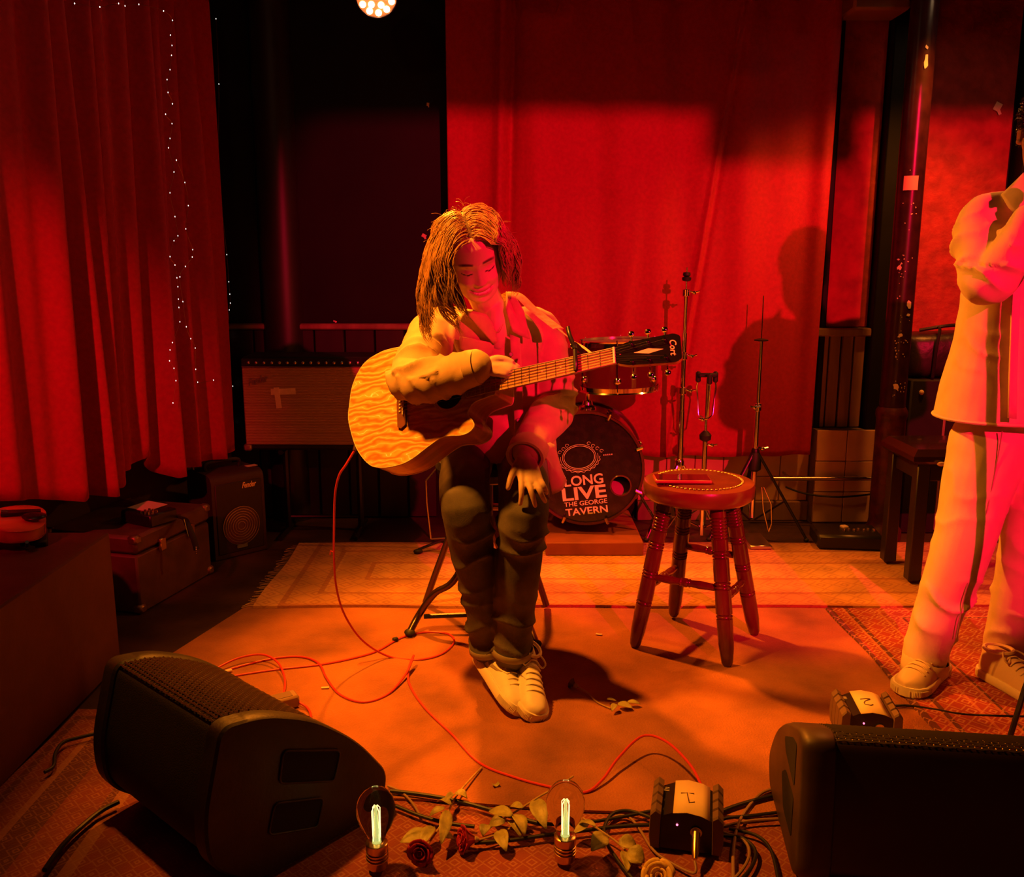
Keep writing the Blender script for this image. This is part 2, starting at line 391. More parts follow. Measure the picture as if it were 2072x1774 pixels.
# ------------------------------------------------------------------ RUGS
def rug_mat(name, hx, hy, cols, bands, vsc, weave=220., motif=.5):
    m = bpy.data.materials.new(name); m.use_nodes = True; nt = m.node_tree; b = nt.nodes['Principled BSDF']; L = nt.links.new
    tc = node(nt, 'ShaderNodeTexCoord'); sx = node(nt, 'ShaderNodeSeparateXYZ'); L(tc.outputs['Object'], sx.inputs[0])
    def edge(out, h):
        a = node(nt, 'ShaderNodeMath', operation='ABSOLUTE'); L(out, a.inputs[0])
        s = node(nt, 'ShaderNodeMath', operation='SUBTRACT', i_0=h); L(a.outputs[0], s.inputs[1]); return s
    ex, ey = edge(sx.outputs[0], hx), edge(sx.outputs[1], hy)
    mn = node(nt, 'ShaderNodeMath', operation='MINIMUM'); L(ex.outputs[0], mn.inputs[0]); L(ey.outputs[0], mn.inputs[1])
    sc = node(nt, 'ShaderNodeMath', operation='MULTIPLY', i_1=1/.5); L(mn.outputs[0], sc.inputs[0])
    rp = node(nt, 'ShaderNodeValToRGB'); rp.color_ramp.interpolation = 'CONSTANT'
    while len(rp.color_ramp.elements) < len(bands): rp.color_ramp.elements.new(.5)
    for e, (p, ci) in zip(rp.color_ramp.elements, bands): e.position = p; e.color = (*cols[ci], 1)
    L(sc.outputs[0], rp.inputs['Fac'])
    vo = node(nt, 'ShaderNodeTexVoronoi', distance='MANHATTAN'); vo.inputs['Scale'].default_value = vsc; vo.inputs['Randomness'].default_value = .25
    L(tc.outputs['Object'], vo.inputs['Vector'])
    r2 = node(nt, 'ShaderNodeValToRGB'); r2.color_ramp.interpolation = 'CONSTANT'
    for p, c_ in ((.0, 0.), (.22, 1.), (.34, 0.), (.55, .8), (.66, 0.)):
        e = r2.color_ramp.elements[0] if p == 0 else r2.color_ramp.elements.new(p); e.position = p; e.color = (c_, c_, c_, 1)
    r2.color_ramp.elements[-1].color = (0, 0, 0, 1)
    L(vo.outputs['Distance'], r2.inputs['Fac'])
    mfac = node(nt, 'ShaderNodeMath', operation='MULTIPLY', i_1=motif); L(r2.outputs['Color'], mfac.inputs[0])
    mx = node(nt, 'ShaderNodeMixRGB'); L(mfac.outputs[0], mx.inputs['Fac']); L(rp.outputs['Color'], mx.inputs[1]); mx.inputs[2].default_value = (*cols[-1], 1)
    no = node(nt, 'ShaderNodeTexNoise'); no.inputs['Scale'].default_value = 5; no.inputs['Detail'].default_value = 8; L(tc.outputs['Object'], no.inputs['Vector'])
    r3 = node(nt, 'ShaderNodeValToRGB'); r3.color_ramp.elements[0].position = .3; r3.color_ramp.elements[1].position = .7
    r3.color_ramp.elements[0].color = (.62, .6, .6, 1); r3.color_ramp.elements[1].color = (1.15, 1.1, 1.05, 1); L(no.outputs['Fac'], r3.inputs['Fac'])
    mu = node(nt, 'ShaderNodeMixRGB', blend_type='MULTIPLY'); mu.inputs['Fac'].default_value = 1; L(mx.outputs[0], mu.inputs[1]); L(r3.outputs['Color'], mu.inputs[2])
    L(mu.outputs[0], b.inputs['Base Color']); b.inputs['Roughness'].default_value = .92; b.inputs['Sheen Weight'].default_value = .15
    n4 = node(nt, 'ShaderNodeTexNoise'); n4.inputs['Scale'].default_value = weave; L(tc.outputs['Object'], n4.inputs['Vector'])
    bp = node(nt, 'ShaderNodeBump'); bp.inputs['Strength'].default_value = .5; bp.inputs['Distance'].default_value = .004
    L(n4.outputs['Fac'], bp.inputs['Height']); L(bp.outputs['Normal'], b.inputs['Normal'])
    return m
def rug(name, x0, x1, y0, y1, z0, z1, m, label, wav=.002, fringe=None):
    cx_, cy_ = (x0+x1)/2, (y0+y1)/2; nx, ny = max(6, int((x1-x0)/.06)), max(6, int((y1-y0)/.06))
    def fn(u, v, z):
        x, y = x0+(x1-x0)*u, y0+(y1-y0)*v
        e = .006*math.sin(9*y+x0)*(abs(u-.5) > .499)
        h = wav*(math.sin(7*x+3*y)*math.sin(5*y-2*x)) if z > z0 else 0
        return (x+e-cx_, y+.006*math.sin(8*x)*(abs(v-.5) > .499)-cy_, z+(h if 0.001 < u < .999 and .001 < v < .999 else 0)-z0)
    mb = MB(); mb.grid(lambda u, v: fn(u, v, z1), nx, ny)
    nb = len(mb.v); n1, n2 = nx+1, ny+1
    border = [i for i in range(n1)] + [j*n1+nx for j in range(1, n2)] + [ny*n1+i for i in range(nx-1, -1, -1)] + [j*n1 for j in range(ny-1, 0, -1)]
    mb.v += [(mb.v[i][0], mb.v[i][1], 0.0) for i in border]; B = len(border)
    mb.f += [(border[k], nb+k, nb+(k+1) % B, border[(k+1) % B]) for k in range(B)]
    mb.f.append(tuple(nb+k for k in range(B)))
    o = mb.build(name, m, None, angle=60); o.location = (cx_, cy_, z0); tag(o, label, 'rug')
    return o
fr_hx, fr_hy = 2.0, .85
R_front = rug_mat('rug_front_weave', 1.76, 1.07, [(.27, .05, .03), (.38, .14, .06), (.15, .03, .02), (.52, .26, .14)], [(0, 0), (.06, 2), (.1, 0), (.22, 1), (.26, 2), (.4, 0), (.6, 2), (.64, 1), (.7, 0)], 24, motif=.42)
rug_front = rug('patterned_rug', -1.29, 2.2, .35, 2.5, .0, .0065, R_front, 'worn red patterned rug in front, under the monitor speakers and bulbs')
M_plain = mat('worn_carpet', (.36, .12, .036), .95, var=.42, vscale=3.2, bump=.5, bscale=180, detail=9, sheen=.1)
pc = MB(); q = [G(515, 1234), G(238, 1392), G(100, 1520), G(790, 1592), G(1150, 1625), G(1590, 1640)]
pts = [(-.99, 3.42), (-1.02, 3.28), (-1.22, 2.62), (-.98, 2.3), (-.75, 2.06), (-.2, 2.03), (.1, 1.99), (.6, 1.96), (1.6, 1.95), (1.62, 3.42)]
pc.prism(pts, (0, 0, .0092), (1, 0, 0), (0, 1, 0), .006)
based(pc, 'plain_carpet', M_plain, 'plain worn orange-brown carpet across the middle of the stage', 'carpet', loc=(.2, 2.7, .0092), smooth=False)
R_beige = rug_mat('rug_beige_weave', 1.6, .42, [(.60, .28, .09), (.46, .17, .05), (.66, .34, .12), (.34, .10, .04)], [(0, 2), (.05, 1), (.09, 0), (.3, 1), (.34, 2), (.36, 0), (.62, 1), (.66, 2)], 11, motif=.55)
rug_beige = rug('faded_rug', -.98, 2.35, 3.28, 4.06, 0.0155, .0255, R_beige, 'faded beige oriental rug lying before the drums', .002)
fr = MB()
for k in range(46):
    y = 3.29+k*.0166; fr.tube([(-.975, y, .021), (-.995-random.random()*.012, y+random.uniform(-.008, .008), .018), (-1.012-random.random()*.02, y+random.uniform(-.016, .016), .0168)], .0016, 4)
fr.build('fringe', mat('fringe_yarn', (.5, .28, .12), .9), rug_beige, kind='stuff')
R_red = rug_mat('rug_red_weave', .62, .78, [(.36, .022, .02), (.12, .012, .012), (.52, .12, .06), (.62, .28, .18)], [(0, 1), (.03, 0), (.1, 2), (.12, 1), (.15, 0), (.34, 2), (.36, 0), (.46, 2), (.48, 1), (.5, 0)], 17, motif=.8)
rug_red = rug('red_rug', 1.19, 2.43, 2.0, 3.265, .0155, .0225, R_red, 'deep red oriental rug beneath the standing person', .0012)
# ------------------------------------------------------------------ CURTAINS
def velvet(name, col, rough=.75, sheen=.6, tint=(1, .12, .12)):
    m = mat(name, col, rough, var=.12, vscale=60, sheen=sheen, bump=.15, bscale=400)
    m.node_tree.nodes['Principled BSDF'].inputs['Sheen Tint'].default_value = (*tint, 1); return m
M_drape = velvet('red_drape', (.42, .006, .03), sheen=.25)
cu0, cu1 = P(906, 450, 4.42), P(1676, 450, 4.42); hem = P(1300, 925, 4.42).z
def drape(u, v):
    x = cu0.x+(cu1.x-cu0.x)*u; z = hem+(2.9-hem)*v; t = 1-v
    o = .022*math.sin(u*24+1.6*math.sin(v*2.2)+.5)*(0.5+.5*v) + .010*math.sin(u*57+2*v)*(.4+.6*v) + .016*math.sin(u*11-3*v)
    o += .035*math.exp(-((u-.12-.03*v)/.016)**2)*(0.4+v)-.03*math.exp(-((u-.15-.03*v)/.012)**2)*(.2+v) + .018*math.exp(-((u-.98)/.02)**2)
    d = u-(.60+.19*v); o += .016*math.exp(-(d/.007)**2)*(1 if d < 0 else .3) - .01*math.exp(-((d-.012)/.008)**2)
    d2 = u-(.40+.10*math.sin(v*3)); o += .008*math.exp(-(d2/.018)**2)
    for cx0, cz0, ww in ((.46, .62, .10), (.5, .5, .12), (.78, .7, .08), (.25, .8, .07)):
        s = v-cz0-2.5*(u-cx0)**2; o += .012*math.exp(-(s/.018)**2)*math.exp(-((u-cx0)/ww)**2)
    return (x, 4.455-o, z+.004*math.sin(u*40)*(v < .01))
cdr = MB(); cdr.grid(drape, 260, 90)
based(cdr, 'stage_drape', M_drape, 'big flat red stage drape hung behind the drums', 'curtain', loc=((cu0.x+cu1.x)/2, 4.44, hem), angle=180, solid=.003)
# left velvet curtain
CA, CB = Vector((-1.235, 4.17, 0)), Vector((-2.02, 2.0, 0))    # far end, near end
cdir = (CB-CA).normalized(); cnor = Vector((-cdir.y, cdir.x, 0)); cnor = cnor if cnor.x > 0 else -cnor; clen = (CB-CA).length
def on_curtain(px, py, off=0.):
    q = PL(px, py, CA+cnor*off, cnor); return (q-CA).dot(cdir)/clen, q.z
hems = sorted([on_curtain(a, b) for a, b in ((-130, 1030), (-60, 1015), (0, 1008), (60, 1008), (128, 1010), (136, 1000), (205, 1002), (214, 996), (238, 984), (245, 968), (285, 938), (306, 918), (314, 935), (330, 955), (348, 966), (353, 962), (400, 945), (462, 925))])
hu = np.array([q[0] for q in hems]); hz = np.array([q[1] for q in hems])
crest = [(on_curtain(a, 80)[0], on_curtain(b, 880)[0], wd, am) for a, b, wd, am in ((-170, -110, .03, .07), (-80, -20, .03, .07), (6, 60, .026, .06), (66, 122, .020, .085), (118, 196, .016, .07), (180, 232, .012, .055), (222, 262, .012, .03), (262, 300, .012, .035), (300, 347, .012, .06), (335, 362, .008, .025), (358, 400, .010, .045), (379, 452, .011, .05))]
def velv(u, v):
    h = float(np.interp(u, hu, hz)); z = h+(2.9-h)*v
    o = .012*math.sin(u*70+3*v)
    for a, b, wd, am in crest:
        c_ = b+(a-b)*min(1.25, v*1.18)
        d = (u-c_)/wd; o += 1.9*am*math.exp(-d*d) if d < 0 else 1.9*am*math.exp(-(d/1.7)**2)
    o *= .75+.25*(1-v)
    q = CA+cdir*(clen*u)+cnor*(o-.07); return (q.x, q.y, z)
cvl = MB(); cvl.grid(velv, 420, 50)
M_velvet = velvet('red_velvet', (.40, .006, .025), sheen=.7)
lc = based(cvl, 'velvet_curtain', M_velvet, 'heavy red velvet curtain falling in deep folds along the side wall', 'curtain', loc=(-1.63, 3.1, .5), angle=180, solid=.004)
# fairy lights on the velvet
FL = [[(151, 7), (202, 14), (240, 7), (253, 12), (281, 9), (331, 22), (349, 41), (345, 71), (348, 92), (347, 112), (344, 141), (338, 161), (340, 187), (349, 210), (335, 231), (348, 250), (344, 280), (341, 299), (352, 348), (344, 390), (354, 438), (360, 477), (352, 487), (344, 519), (354, 536), (358, 562), (360, 580), (361, 605), (362, 622), (364, 651), (349, 693), (344, 708), (343, 730), (352, 745), (356, 770), (350, 815)],
      [(357, 324), (374, 369), (381, 416), (376, 463), (390, 505), (389, 520), (375, 539), (364, 560), (370, 610), (377, 661), (386, 685), (395, 704), (396, 747), (400, 773), (432, 769)],
      [(437, 38), (443, 170), (443, 349), (459, 515), (463, 570), (465, 595), (466, 613), (464, 627), (462, 680), (471, 781), (470, 857)]]
M_led = mat('led_white', (1, 1, 1), .5, emit=(1, .92, .85), estr=3.)
M_wire = mat('copper_wire', (.5, .25, .15), .35, metal=.8)
led_me = None
for si, (sname, pts_) in enumerate(zip(('outer', 'inner', 'corner'), FL)):
    lab = ('long string of tiny white fairy lights down the velvet curtain', 'shorter string of fairy lights beside the long one on the velvet', 'string of sparse fairy lights at the black wall corner past the velvet')[si]
    w3 = []
    for a, b in pts_:
        if si < 2:
            u_, z_ = on_curtain(a, b, .05); base_ = Vector(velv(min(max(u_, 0), 1), .5)); q = PL(a, b, CA+cnor*.062, cnor)
        else: q = P(a, b, 4.50)
        w3.append(q)
    loc = w3[-1]; t = thing('fairy_lights', lab, 'fairy lights', loc)
    wr = MB(); wr.tube(cat(w3, 4), .0007, 4); wr.build('wire', M_wire, t)
    for q in w3:
        if led_me is None:
            o = MB().sphere((0, 0, 0), (.0016, .0016, .0026), 8, 6).build('led', M_led); led_me = o.data
        else: o = bpy.data.objects.new('led', led_me); COL.objects.link(o)
        o.parent = t; o.location = q-loc
# ------------------------------------------------------------------ STAGE LAMPS
M_lens = mat('lamp_lens', (1, .8, .6), .3, emit=(1, .62, .3), estr=30.)
M_lampface = mat('lamp_reflector', (.55, .2, .1), .3, metal=.5, emit=(1, .16, .03), estr=.55)
M_lensoff = mat('lamp_lens_red', (.6, .05, .05), .3, emit=(1, .02, .03), estr=6.)
def par(loc, target, label, lens, face, r=.085):
    loc = Vector(loc); d = (Vector(target)-loc).normalized(); t = thing('stage_lamp', label, 'stage lamp', loc, None)
    x, y, z = frame(d)
    MB().lathe([(r*.55, -.16), (r*.8, -.13), (r*.98, -.05), (r, 0), (r*1.02, .008), (r*.96, .012), (r*.95, .002)], 28, loc, d, caps=False).build('housing', M_blackmetal, t)
    MB().lathe([(r*.955, .001), (r*.95, .003)], 28, loc, d).build('front_plate', face, t)
    pos = [(0, 0)]+[(r*.46*math.cos(a), r*.46*math.sin(a)) for a in [k*math.pi/3 for k in range(6)]]+[(r*.76*math.cos(a), r*.76*math.sin(a)) for a in [(k+.5)*math.pi/5.5 for k in range(11)]]
    for a, b in pos:
        MB().lathe([(r*.135, .003), (r*.15, .006), (r*.10, .010), (r*.03, .0115)], 12, loc+x*a+y*b, d).build('lens', lens, t)
    MB().tube([loc-x*(r+.02)-d*.05, loc-x*(r+.02)-d*.05+Vector((0, 0, .1)), loc+Vector((0, 0, .2))-d*.05, loc+x*(r+.02)-d*.05+Vector((0, 0, .1)), loc+x*(r+.02)-d*.05], .008, 6).build('yoke', M_blackmetal, t)
    MB().cyl(loc-d*.05+Vector((0, 0, .2)), (loc.x-d.x*.05, loc.y-d.y*.05, 2.95), .012, n=8).build('hanger', M_blackmetal, t)
    return t
par(PAR_BACK, (0.0, 1.2, .9), 'glowing orange LED stage lamp hung before the black back wall', M_lens, M_lampface)
par(PAR_FRONT, (0, 2.55, .4), 'amber LED stage lamp hung over the guitarist', M_lens, M_lampface)
par(PAR_WALL, (-1.98, 2.95, .95), 'red LED stage lamp hung by the side wall near the audience', M_lensoff, M_blackmetal)
par(PAR_RED, (.95, 4.4, 1.05), 'red LED stage lamp hung over the audience', M_lensoff, M_blackmetal)
par(PAR_SIDE, (1.9, 3.4, 0), 'orange stage lamp above the iron column', M_lens, M_lampface)
# ================================================================== STAGE FURNITURE AND GEAR
M_cab = mat('textured_black', (.007, .006, .005), .7, var=.3, vscale=30, bump=.25, bscale=300)
M_scuff = mat('scuffed_black', (.02, .014, .009), .5, var=.5, vscale=12, bump=.12, bscale=120, detail=8)
M_grille = mat('perforated_steel', (.10, .06, .035), .42, metal=.6)
M_inshade = mat('inside_shade', (.004, .003, .003), .9)  # near-black colour painted for the shade inside holes and behind grilles
def round_poly(pts, r, seg=4):
    out = []; n = len(pts)
    for i in range(n):
        a, b, c_ = Vector(pts[i-1]).to_2d(), Vector(pts[i]).to_2d(), Vector(pts[(i+1) % n]).to_2d()
        rr = r[i] if hasattr(r, '__len__') else r
        d1 = (a-b); d2 = (c_-b); rr = min(rr, d1.length*.45, d2.length*.45)
        p1 = b+d1.normalized()*rr; p2 = b+d2.normalized()*rr
        for k in range(seg+1):
            t = k/seg; out.append(tuple((1-t)**2*p1+2*t*(1-t)*b+t*t*p2))
    return out
def wedge(corner, f, wdt, label, prof, rad, holes, edge_hole=None):
    """corner: top back edge end nearest the visible cheek; f: facing; width runs along a = left of f"""
    f = Vector(f).normalized(); a = Vector((-f.y, f.x, 0)); z = Vector((0, 0, 1)); o = Vector((corner[0], corner[1], .0155))
    t = thing('monitor_speaker', label, 'speaker', o)
    side = round_poly(prof, rad, 6)
    def poly3(off, s_=1., dx=0.):
        cx_ = sum(q[0] for q in side)/len(side); cz_ = sum(q[1] for q in side)/len(side)
        return [o + f*(cx_+(q[0]-cx_)*s_) + z*(cz_+(q[1]-cz_)*s_) + a*off for q in side]
    def mw(q): return o+f*q[0]+z*q[1]
    # cabinet between the cheeks
    MB().loft([poly3(.045, .955), poly3(wdt-.045, .955)]).build('cabinet', M_cab, t, angle=30)
    for k, (off0, off1) in enumerate(((0, .05), (wdt-.05, wdt))):
        ch = MB(); ch.loft([poly3(off0, .975), poly3(off0+.006, 1.), poly3(off1-.006, 1.), poly3(off1, .975)])
        cheek = ch.build('cheek', M_scuff, t, angle=35)
        if k == 0:
            for hp in holes:
                hr = round_poly(hp, .014, 4)
                MB().loft([[o+f*q[0]+z*q[1]-a*.0015 for q in hr], [o+f*q[0]+z*q[1]+a*.004 for q in hr]]).build('handle_shade', M_inshade, cheek)  # dark plate flush with the cheek, painting the shade of a handle hole
                lip = [o+f*q[0]+z*q[1]-a*.002 for q in hr]; MB().tube(lip, .0025, 6, loop=True).build('handle_lip', M_scuff, cheek)
    return t, o, f, a, z, side
# profile: s along facing, z up
wp = [(.0, .385), (.10, .372), (.22, .315), (.34, .215), (.435, .085), (.40, .0), (.06, .0), (-.045, .09), (-.05, .2)]
wr_ = [.03, .1, .12, .12, .04, .05, .06, .07, .1]
Bc = G(447, 1473, .40); fdir = Vector((.66, .75, 0))
holes_l = [[(.14, .275), (.29, .212), (.268, .145), (.125, .205)], [(.112, .165), (.238, .118), (.218, .055), (.092, .1)]]
t, o, f, a, z, side = wedge((Bc.x, Bc.y), fdir, .50, 'black floor monitor wedge with scuffed cheek beside the bulb lamp', wp, wr_, holes_l)
WEDGE_L = (o.copy(), f.copy(), a.copy())
# perforated grille: long ribs and cross wires over the front curve
def grille(t, o, f, a, z, side, w0, w1, nrib, m, i0=0, i1=30):
    # front line: part of side polygon running from the top edge down the front
    k0 = max(range(len(side)), key=lambda i: side[i][1]-.2*abs(side[i][0]))
    line = []; i = k0
    while side[i][1] > .07: line.append(side[i]); i = (i+1) % len(side)
    pts = cat([Vector((q[0], q[1], 0)) for q in line], 6)
    d = [0.]
    for q, r in zip(pts[1:], pts): d.append(d[-1]+(q-r).length)
    tot = d[-1]; sm = []
    for k in range(46):
        s_ = tot*k/45; j = int(np.searchsorted(d, s_)); j = min(max(j, 1), len(pts)-1); u_ = (s_-d[j-1])/max(1e-9, d[j]-d[j-1]); sm.append(pts[j-1].lerp(pts[j], u_))
    back = MB(); back.loft([[o+f*(q.x*.965)+z*(q.y*.965+.002)+a*w0 for q in sm], [o+f*(q.x*.965)+z*(q.y*.965+.002)+a*w1 for q in sm]], caps=False, closed=False)
    back.build('grille_cloth', M_inshade, t)
    g = MB()
    for k, q in enumerate(sm):
        c0 = o+f*(q.x*.982)+z*(q.y*.982+.003); n_ = 34
        g.tube([c0+a*(w0+(w1-w0)*j/n_)+z*(.0016 if (j+k) % 2 else -.0006) for j in range(n_+1)], .0028, 4)
    for j in range(nrib):
        aa = a*(w0+(w1-w0)*(j+.5)/nrib)
        g.tube([o+f*(q.x*.98)+z*(q.y*.98+.003)+aa for q in sm[::3]], .0022, 4)
    g.build('grille', m, t)
grille(t, o, f, a, z, side, .05, .45, 36, M_grille)
# right wedge: its flat back faces the camera
Rc = G(1694, 1500, .35); f2 = Vector((.13, 1, 0)).normalized()
wp2 = [(.0, .335), (.05, .338), (.19, .28), (.33, .18), (.41, .07), (.38, .0), (.02, .0), (-.03, .04), (-.02, .2)]
# its visible cheek is on the left, so mirror: width runs to +x
def wedge_right():
    o = Vector((Rc.x-.045, Rc.y, .0155)); f = f2; a = Vector((f.y, -f.x, 0)); z = Vector((0, 0, 1)); wdt = .62
    t = thing('monitor_speaker', 'black floor monitor wedge with its flat back turned, by the microphone stand', 'speaker', o)
    side = round_poly(wp2, [.03, .06, .12, .12, .04, .05, .04, .03, .1], 6)
    cx_ = .17; cz_ = .18
    def poly3(off, s_=1.): return [o+f*(cx_+(q[0]-cx_)*s_)+z*(cz_+(q[1]-cz_)*s_)+a*off for q in side]
    MB().loft([poly3(.045, .965), poly3(wdt-.045, .965)]).build('cabinet', mat('monitor_back', (.02, .008, .008), .45, var=.2, vscale=6), t, angle=30)
    for k, (o0, o1) in enumerate(((0, .045), (wdt-.045, wdt))):
        sg = -1 if k == 0 else 1
        bulge = .045
        rows = [poly3(o0, .97), poly3(o0+.006, 1.), poly3(o1-.006, 1.), poly3(o1, .97)]
        if k == 0: rows = [poly3(-.024, .90), poly3(-.021, .955), poly3(-.008, .995)]+rows[1:]
        ck = MB().loft(rows).build('cheek', mat('lit_cheek', (.055, .032, .018), .5, var=.3, vscale=10) if k == 0 else M_scuff, t, angle=50)  # visible cheek coloured lighter: the lamp light on it is in the colour
        if k == 0:
            for hp in ([(.055, .195), (.055, .295), (.10, .287), (.19, .24), (.17, .215)], [(.055, .075), (.055, .17), (.16, .175), (.20, .145), (.16, .08)]):
                hp = round_poly(hp, .012, 4)
                q0 = [o+f*q[0]+z*q[1]-a*.0252 for q in hp]
                MB().loft([q0, [q+a*.004 for q in q0]]).build('handle_shade', M_inshade, ck)  # no real hole: its shade is painted as a flush dark plate
    return t, o, f, a, z, side
t2, o2, ff2, a2, z2, side2 = wedge_right()
grille(t2, o2, ff2, a2, z2, side2, .045, .575, 40, mat('bright_mesh', (.4, .3, .22), .35, metal=.8))
# --- stage block with violin
bt = G(222, 1079, .45)
blk = MB().box((bt.x-.28, (bt.y+1.45)/2, .225+.004), (.56, bt.y-1.45, .45), bev=.006)
based(blk, 'stage_block', mat('block_paint', (.12, .045, .025), .6, var=.25, vscale=5, bump=.1), 'brown painted stage block with a violin lying on it', 'stage block')
# violin lying on the block
vq = G(20, 1052, .52)
vt = thing('violin', 'orange varnished violin with shoulder rest on the stage block', 'violin', (0, 0, 0))
VX = Vector((-.86, -.42, .0)).normalized(); VZ = Vector((.12, -.10, 1)).normalized(); VY = VZ.cross(VX).normalized(); VX = VY.cross(VZ)
vend = G(92, 1046, .535)
vt.matrix_world = basis(vend, VX, VY, VZ); vt.location = vend; vt.rotation_euler = Matrix((VX, VY, VZ)).transposed().to_euler()
half = [(.0, .0), (.0, .045), (.02, .088), (.06, .102), (.105, .095), (.135, .070), (.15, .075), (.165, .056), (.195, .052), (.225, .062), (.235, .078), (.25, .074), (.285, .083), (.325, .075), (.348, .045), (.355, .0)]
vo_ = half + [(p_[0], -p_[1]) for p_ in half[-2:0:-1]]
vo_ = [tuple(q)[:2] for q in cat([(q[0], q[1], 0) for q in vo_], 3, closed=True)]
M_violin = mat('violin_varnish', (.55, .17, .05), .25, coat=.6, var=.25, vscale=20, stretch=(.2, 1, 1))
def vring(z_, s_): return [Vector((.175+(q[0]-.175)*s_, q[1]*s_, z_)) for q in vo_]
MB().loft([vring(-.034, .96), vring(-.032, .985), vring(-.002, .985)], caps=True).build('ribs', M_violin, vt, local=True, angle=30)
MB().loft([vring(-.002, 1.), vring(.001, 1.005), vring(.006, .93), vring(.011, .7), vring(.0135, .35)]).build('top_plate', M_violin, vt, local=True, angle=40)
MB().loft([vring(-.034, 1.), vring(-.038, .97), vring(-.044, .6)]).build('back_plate', M_violin, vt, local=True, angle=40)
M_ebony = mat('ebony', (.012, .01, .01), .3)
fb = MB(); fb.loft([[Vector((x_, y_, z_)) for y_, z_ in ((-w_, .0), (w_, .0), (w_*.8, .008), (-w_*.8, .008))] for x_, w_, in ((.17, .021), (.49, .012))]); fb.v = [(q[0], q[1], q[2]+.017+.02*(.49-q[0])*.4) for q in fb.v]; fb.build('fingerboard', M_ebony, vt, local=True, angle=30)
MB().loft([[Vector((x_, y_*w_, z_)) for y_, z_ in ((-1, .002), (1, .002), (.6, -.02), (-.6, -.02))] for x_, w_ in ((.35, .018), (.46, .013), (.5, .012))]).build('neck', M_violin, vt, local=True)
MB().tube(cat([(.5, 0, .0), (.55, 0, -.012), (.585, 0, -.03), (.60, 0, -.012), (.585, 0, .0)], 6), [.012]*12+[.010]*13, 8).build('scroll', M_violin, vt, local=True)
MB().prism([(-.021, 0), (.021, 0), (.018, .02), (.008, .033), (-.008, .033), (-.018, .02)], (.165, 0, .012), (0, 1, 0), (0, 0, 1), .005).build('bridge', mat('maple', (.7, .5, .3), .5), vt, local=True)
MB().loft([[Vector((x_, y_*w_, z_)) for y_, z_ in ((-1, .018), (1, .018), (.8, .025), (-.8, .025))] for x_, w_ in ((.012, .010), (.08, .017), (.12, .02))]).build('tailpiece', M_ebony, vt, local=True)
MB().sphere((.03, .04, .022), (.035, .028, .008), 14, 8).build('chin_rest', M_ebony, vt, local=True)
for y_ in (-.009, -.003, .003, .009):
    MB().tube([(.1, y_*1.1, .026), (.167, y_*1.2, .045), (.49, y_*.6, .029)], .0005, 4).build('string', M_steel, vt, local=True)
for sg in (-1, 1):
    pts = [(.125, sg*.032, .0125), (.135, sg*.037, .0115), (.145, sg*.033, .0125), (.16, sg*.035, .0115), (.185, sg*.03, .0128), (.195, sg*.023, .0135), (.2, sg*.028, .013)]
    MB().tube(cat(pts, 4), .0026, 6, flat=.4).build('sound_hole', M_inshade, vt, local=True)
sr = MB().tube(cat([(.045, -.125, -.05), (.055, -.07, -.062), (.06, .0, -.055), (.055, .07, -.06), (.04, .11, -.05)], 5), .013, 8, flat=.35)
srest = sr.build('shoulder_rest', M_rubber, vt, local=True)
for sg in (-1, 1):
    MB().tube([(.05, sg*.10, -.058), (.05, sg*.105, -.04), (.05, sg*.112, -.03)], .006, 6).build('rest_clamp', M_blackmetal, srest, local=True)
vcl = MB().box((.02, .0, -.072), (.05, .11, .036), bev=.006).build('rest_pad', M_rubber, srest, local=True)
# --- trunk, with things on it
tr_a = G(432, 1160); tr_b = G(288, 1244)
td = (tr_a-tr_b).normalized(); tn = Vector((-td.y, td.x, 0)); tl = (tr_a-tr_b).length
TZ = .305
R_tr = Matrix((td, tn, Vector((0, 0, 1)))).transposed()
tc0 = tr_b+td*tl/2+tn*.205
M_trunk = mat('trunk_fibre', (.11, .055, .03), .55, var=.3, vscale=9, bump=.1)
trunk = thing('travel_trunk', 'old brown travel trunk with metal corners at the foot of the velvet curtain', 'trunk', (tc0.x, tc0.y, 0))
MB().box((tc0.x, tc0.y, .115), (tl, .40, .23), R_tr, bev=.008).build('body', M_trunk, trunk)
lid = MB().box((tc0.x, tc0.y, .27), (tl+.006, .406, .07), R_tr, bev=.012).build('lid', M_trunk, trunk)
for sx in (-1, 1):
    for sy in (-1, 1):
        for zz in (.02, .29):
            MB().box(tc0+td*(sx*(tl/2-.012))+tn*(sy*.188)+Vector((0, 0, zz)), (.04, .04, .034), R_tr, bev=.008).build('corner_cap', mat('tarnished_metal', (.35, .22, .12), .45, metal=.8) if (sx, sy, zz) == (-1, -1, .02) else bpy.data.materials['tarnished_metal'], trunk)
for q in (.3, .7):
    MB().box(tr_b+td*(tl*q)-tn*.006+Vector((0, 0, .235)), (.035, .012, .05), R_tr, bev=.003).build('latch', M_brass, trunk)
MB().tube(cat([tr_a+tn*.16+Vector((.004, .004, .17)), tr_a+tn*.19+td*.035+Vector((0, 0, .15)), tr_a+tn*.25+td*.035+Vector((0, 0, .15)), tr_a+tn*.28+Vector((.004, .004, .17))], 5), .008, 6).build('handle', M_rubber, trunk)
# flat black bag behind it under the curtain
bg = MB(); bc = tc0+tn*.28-td*.2
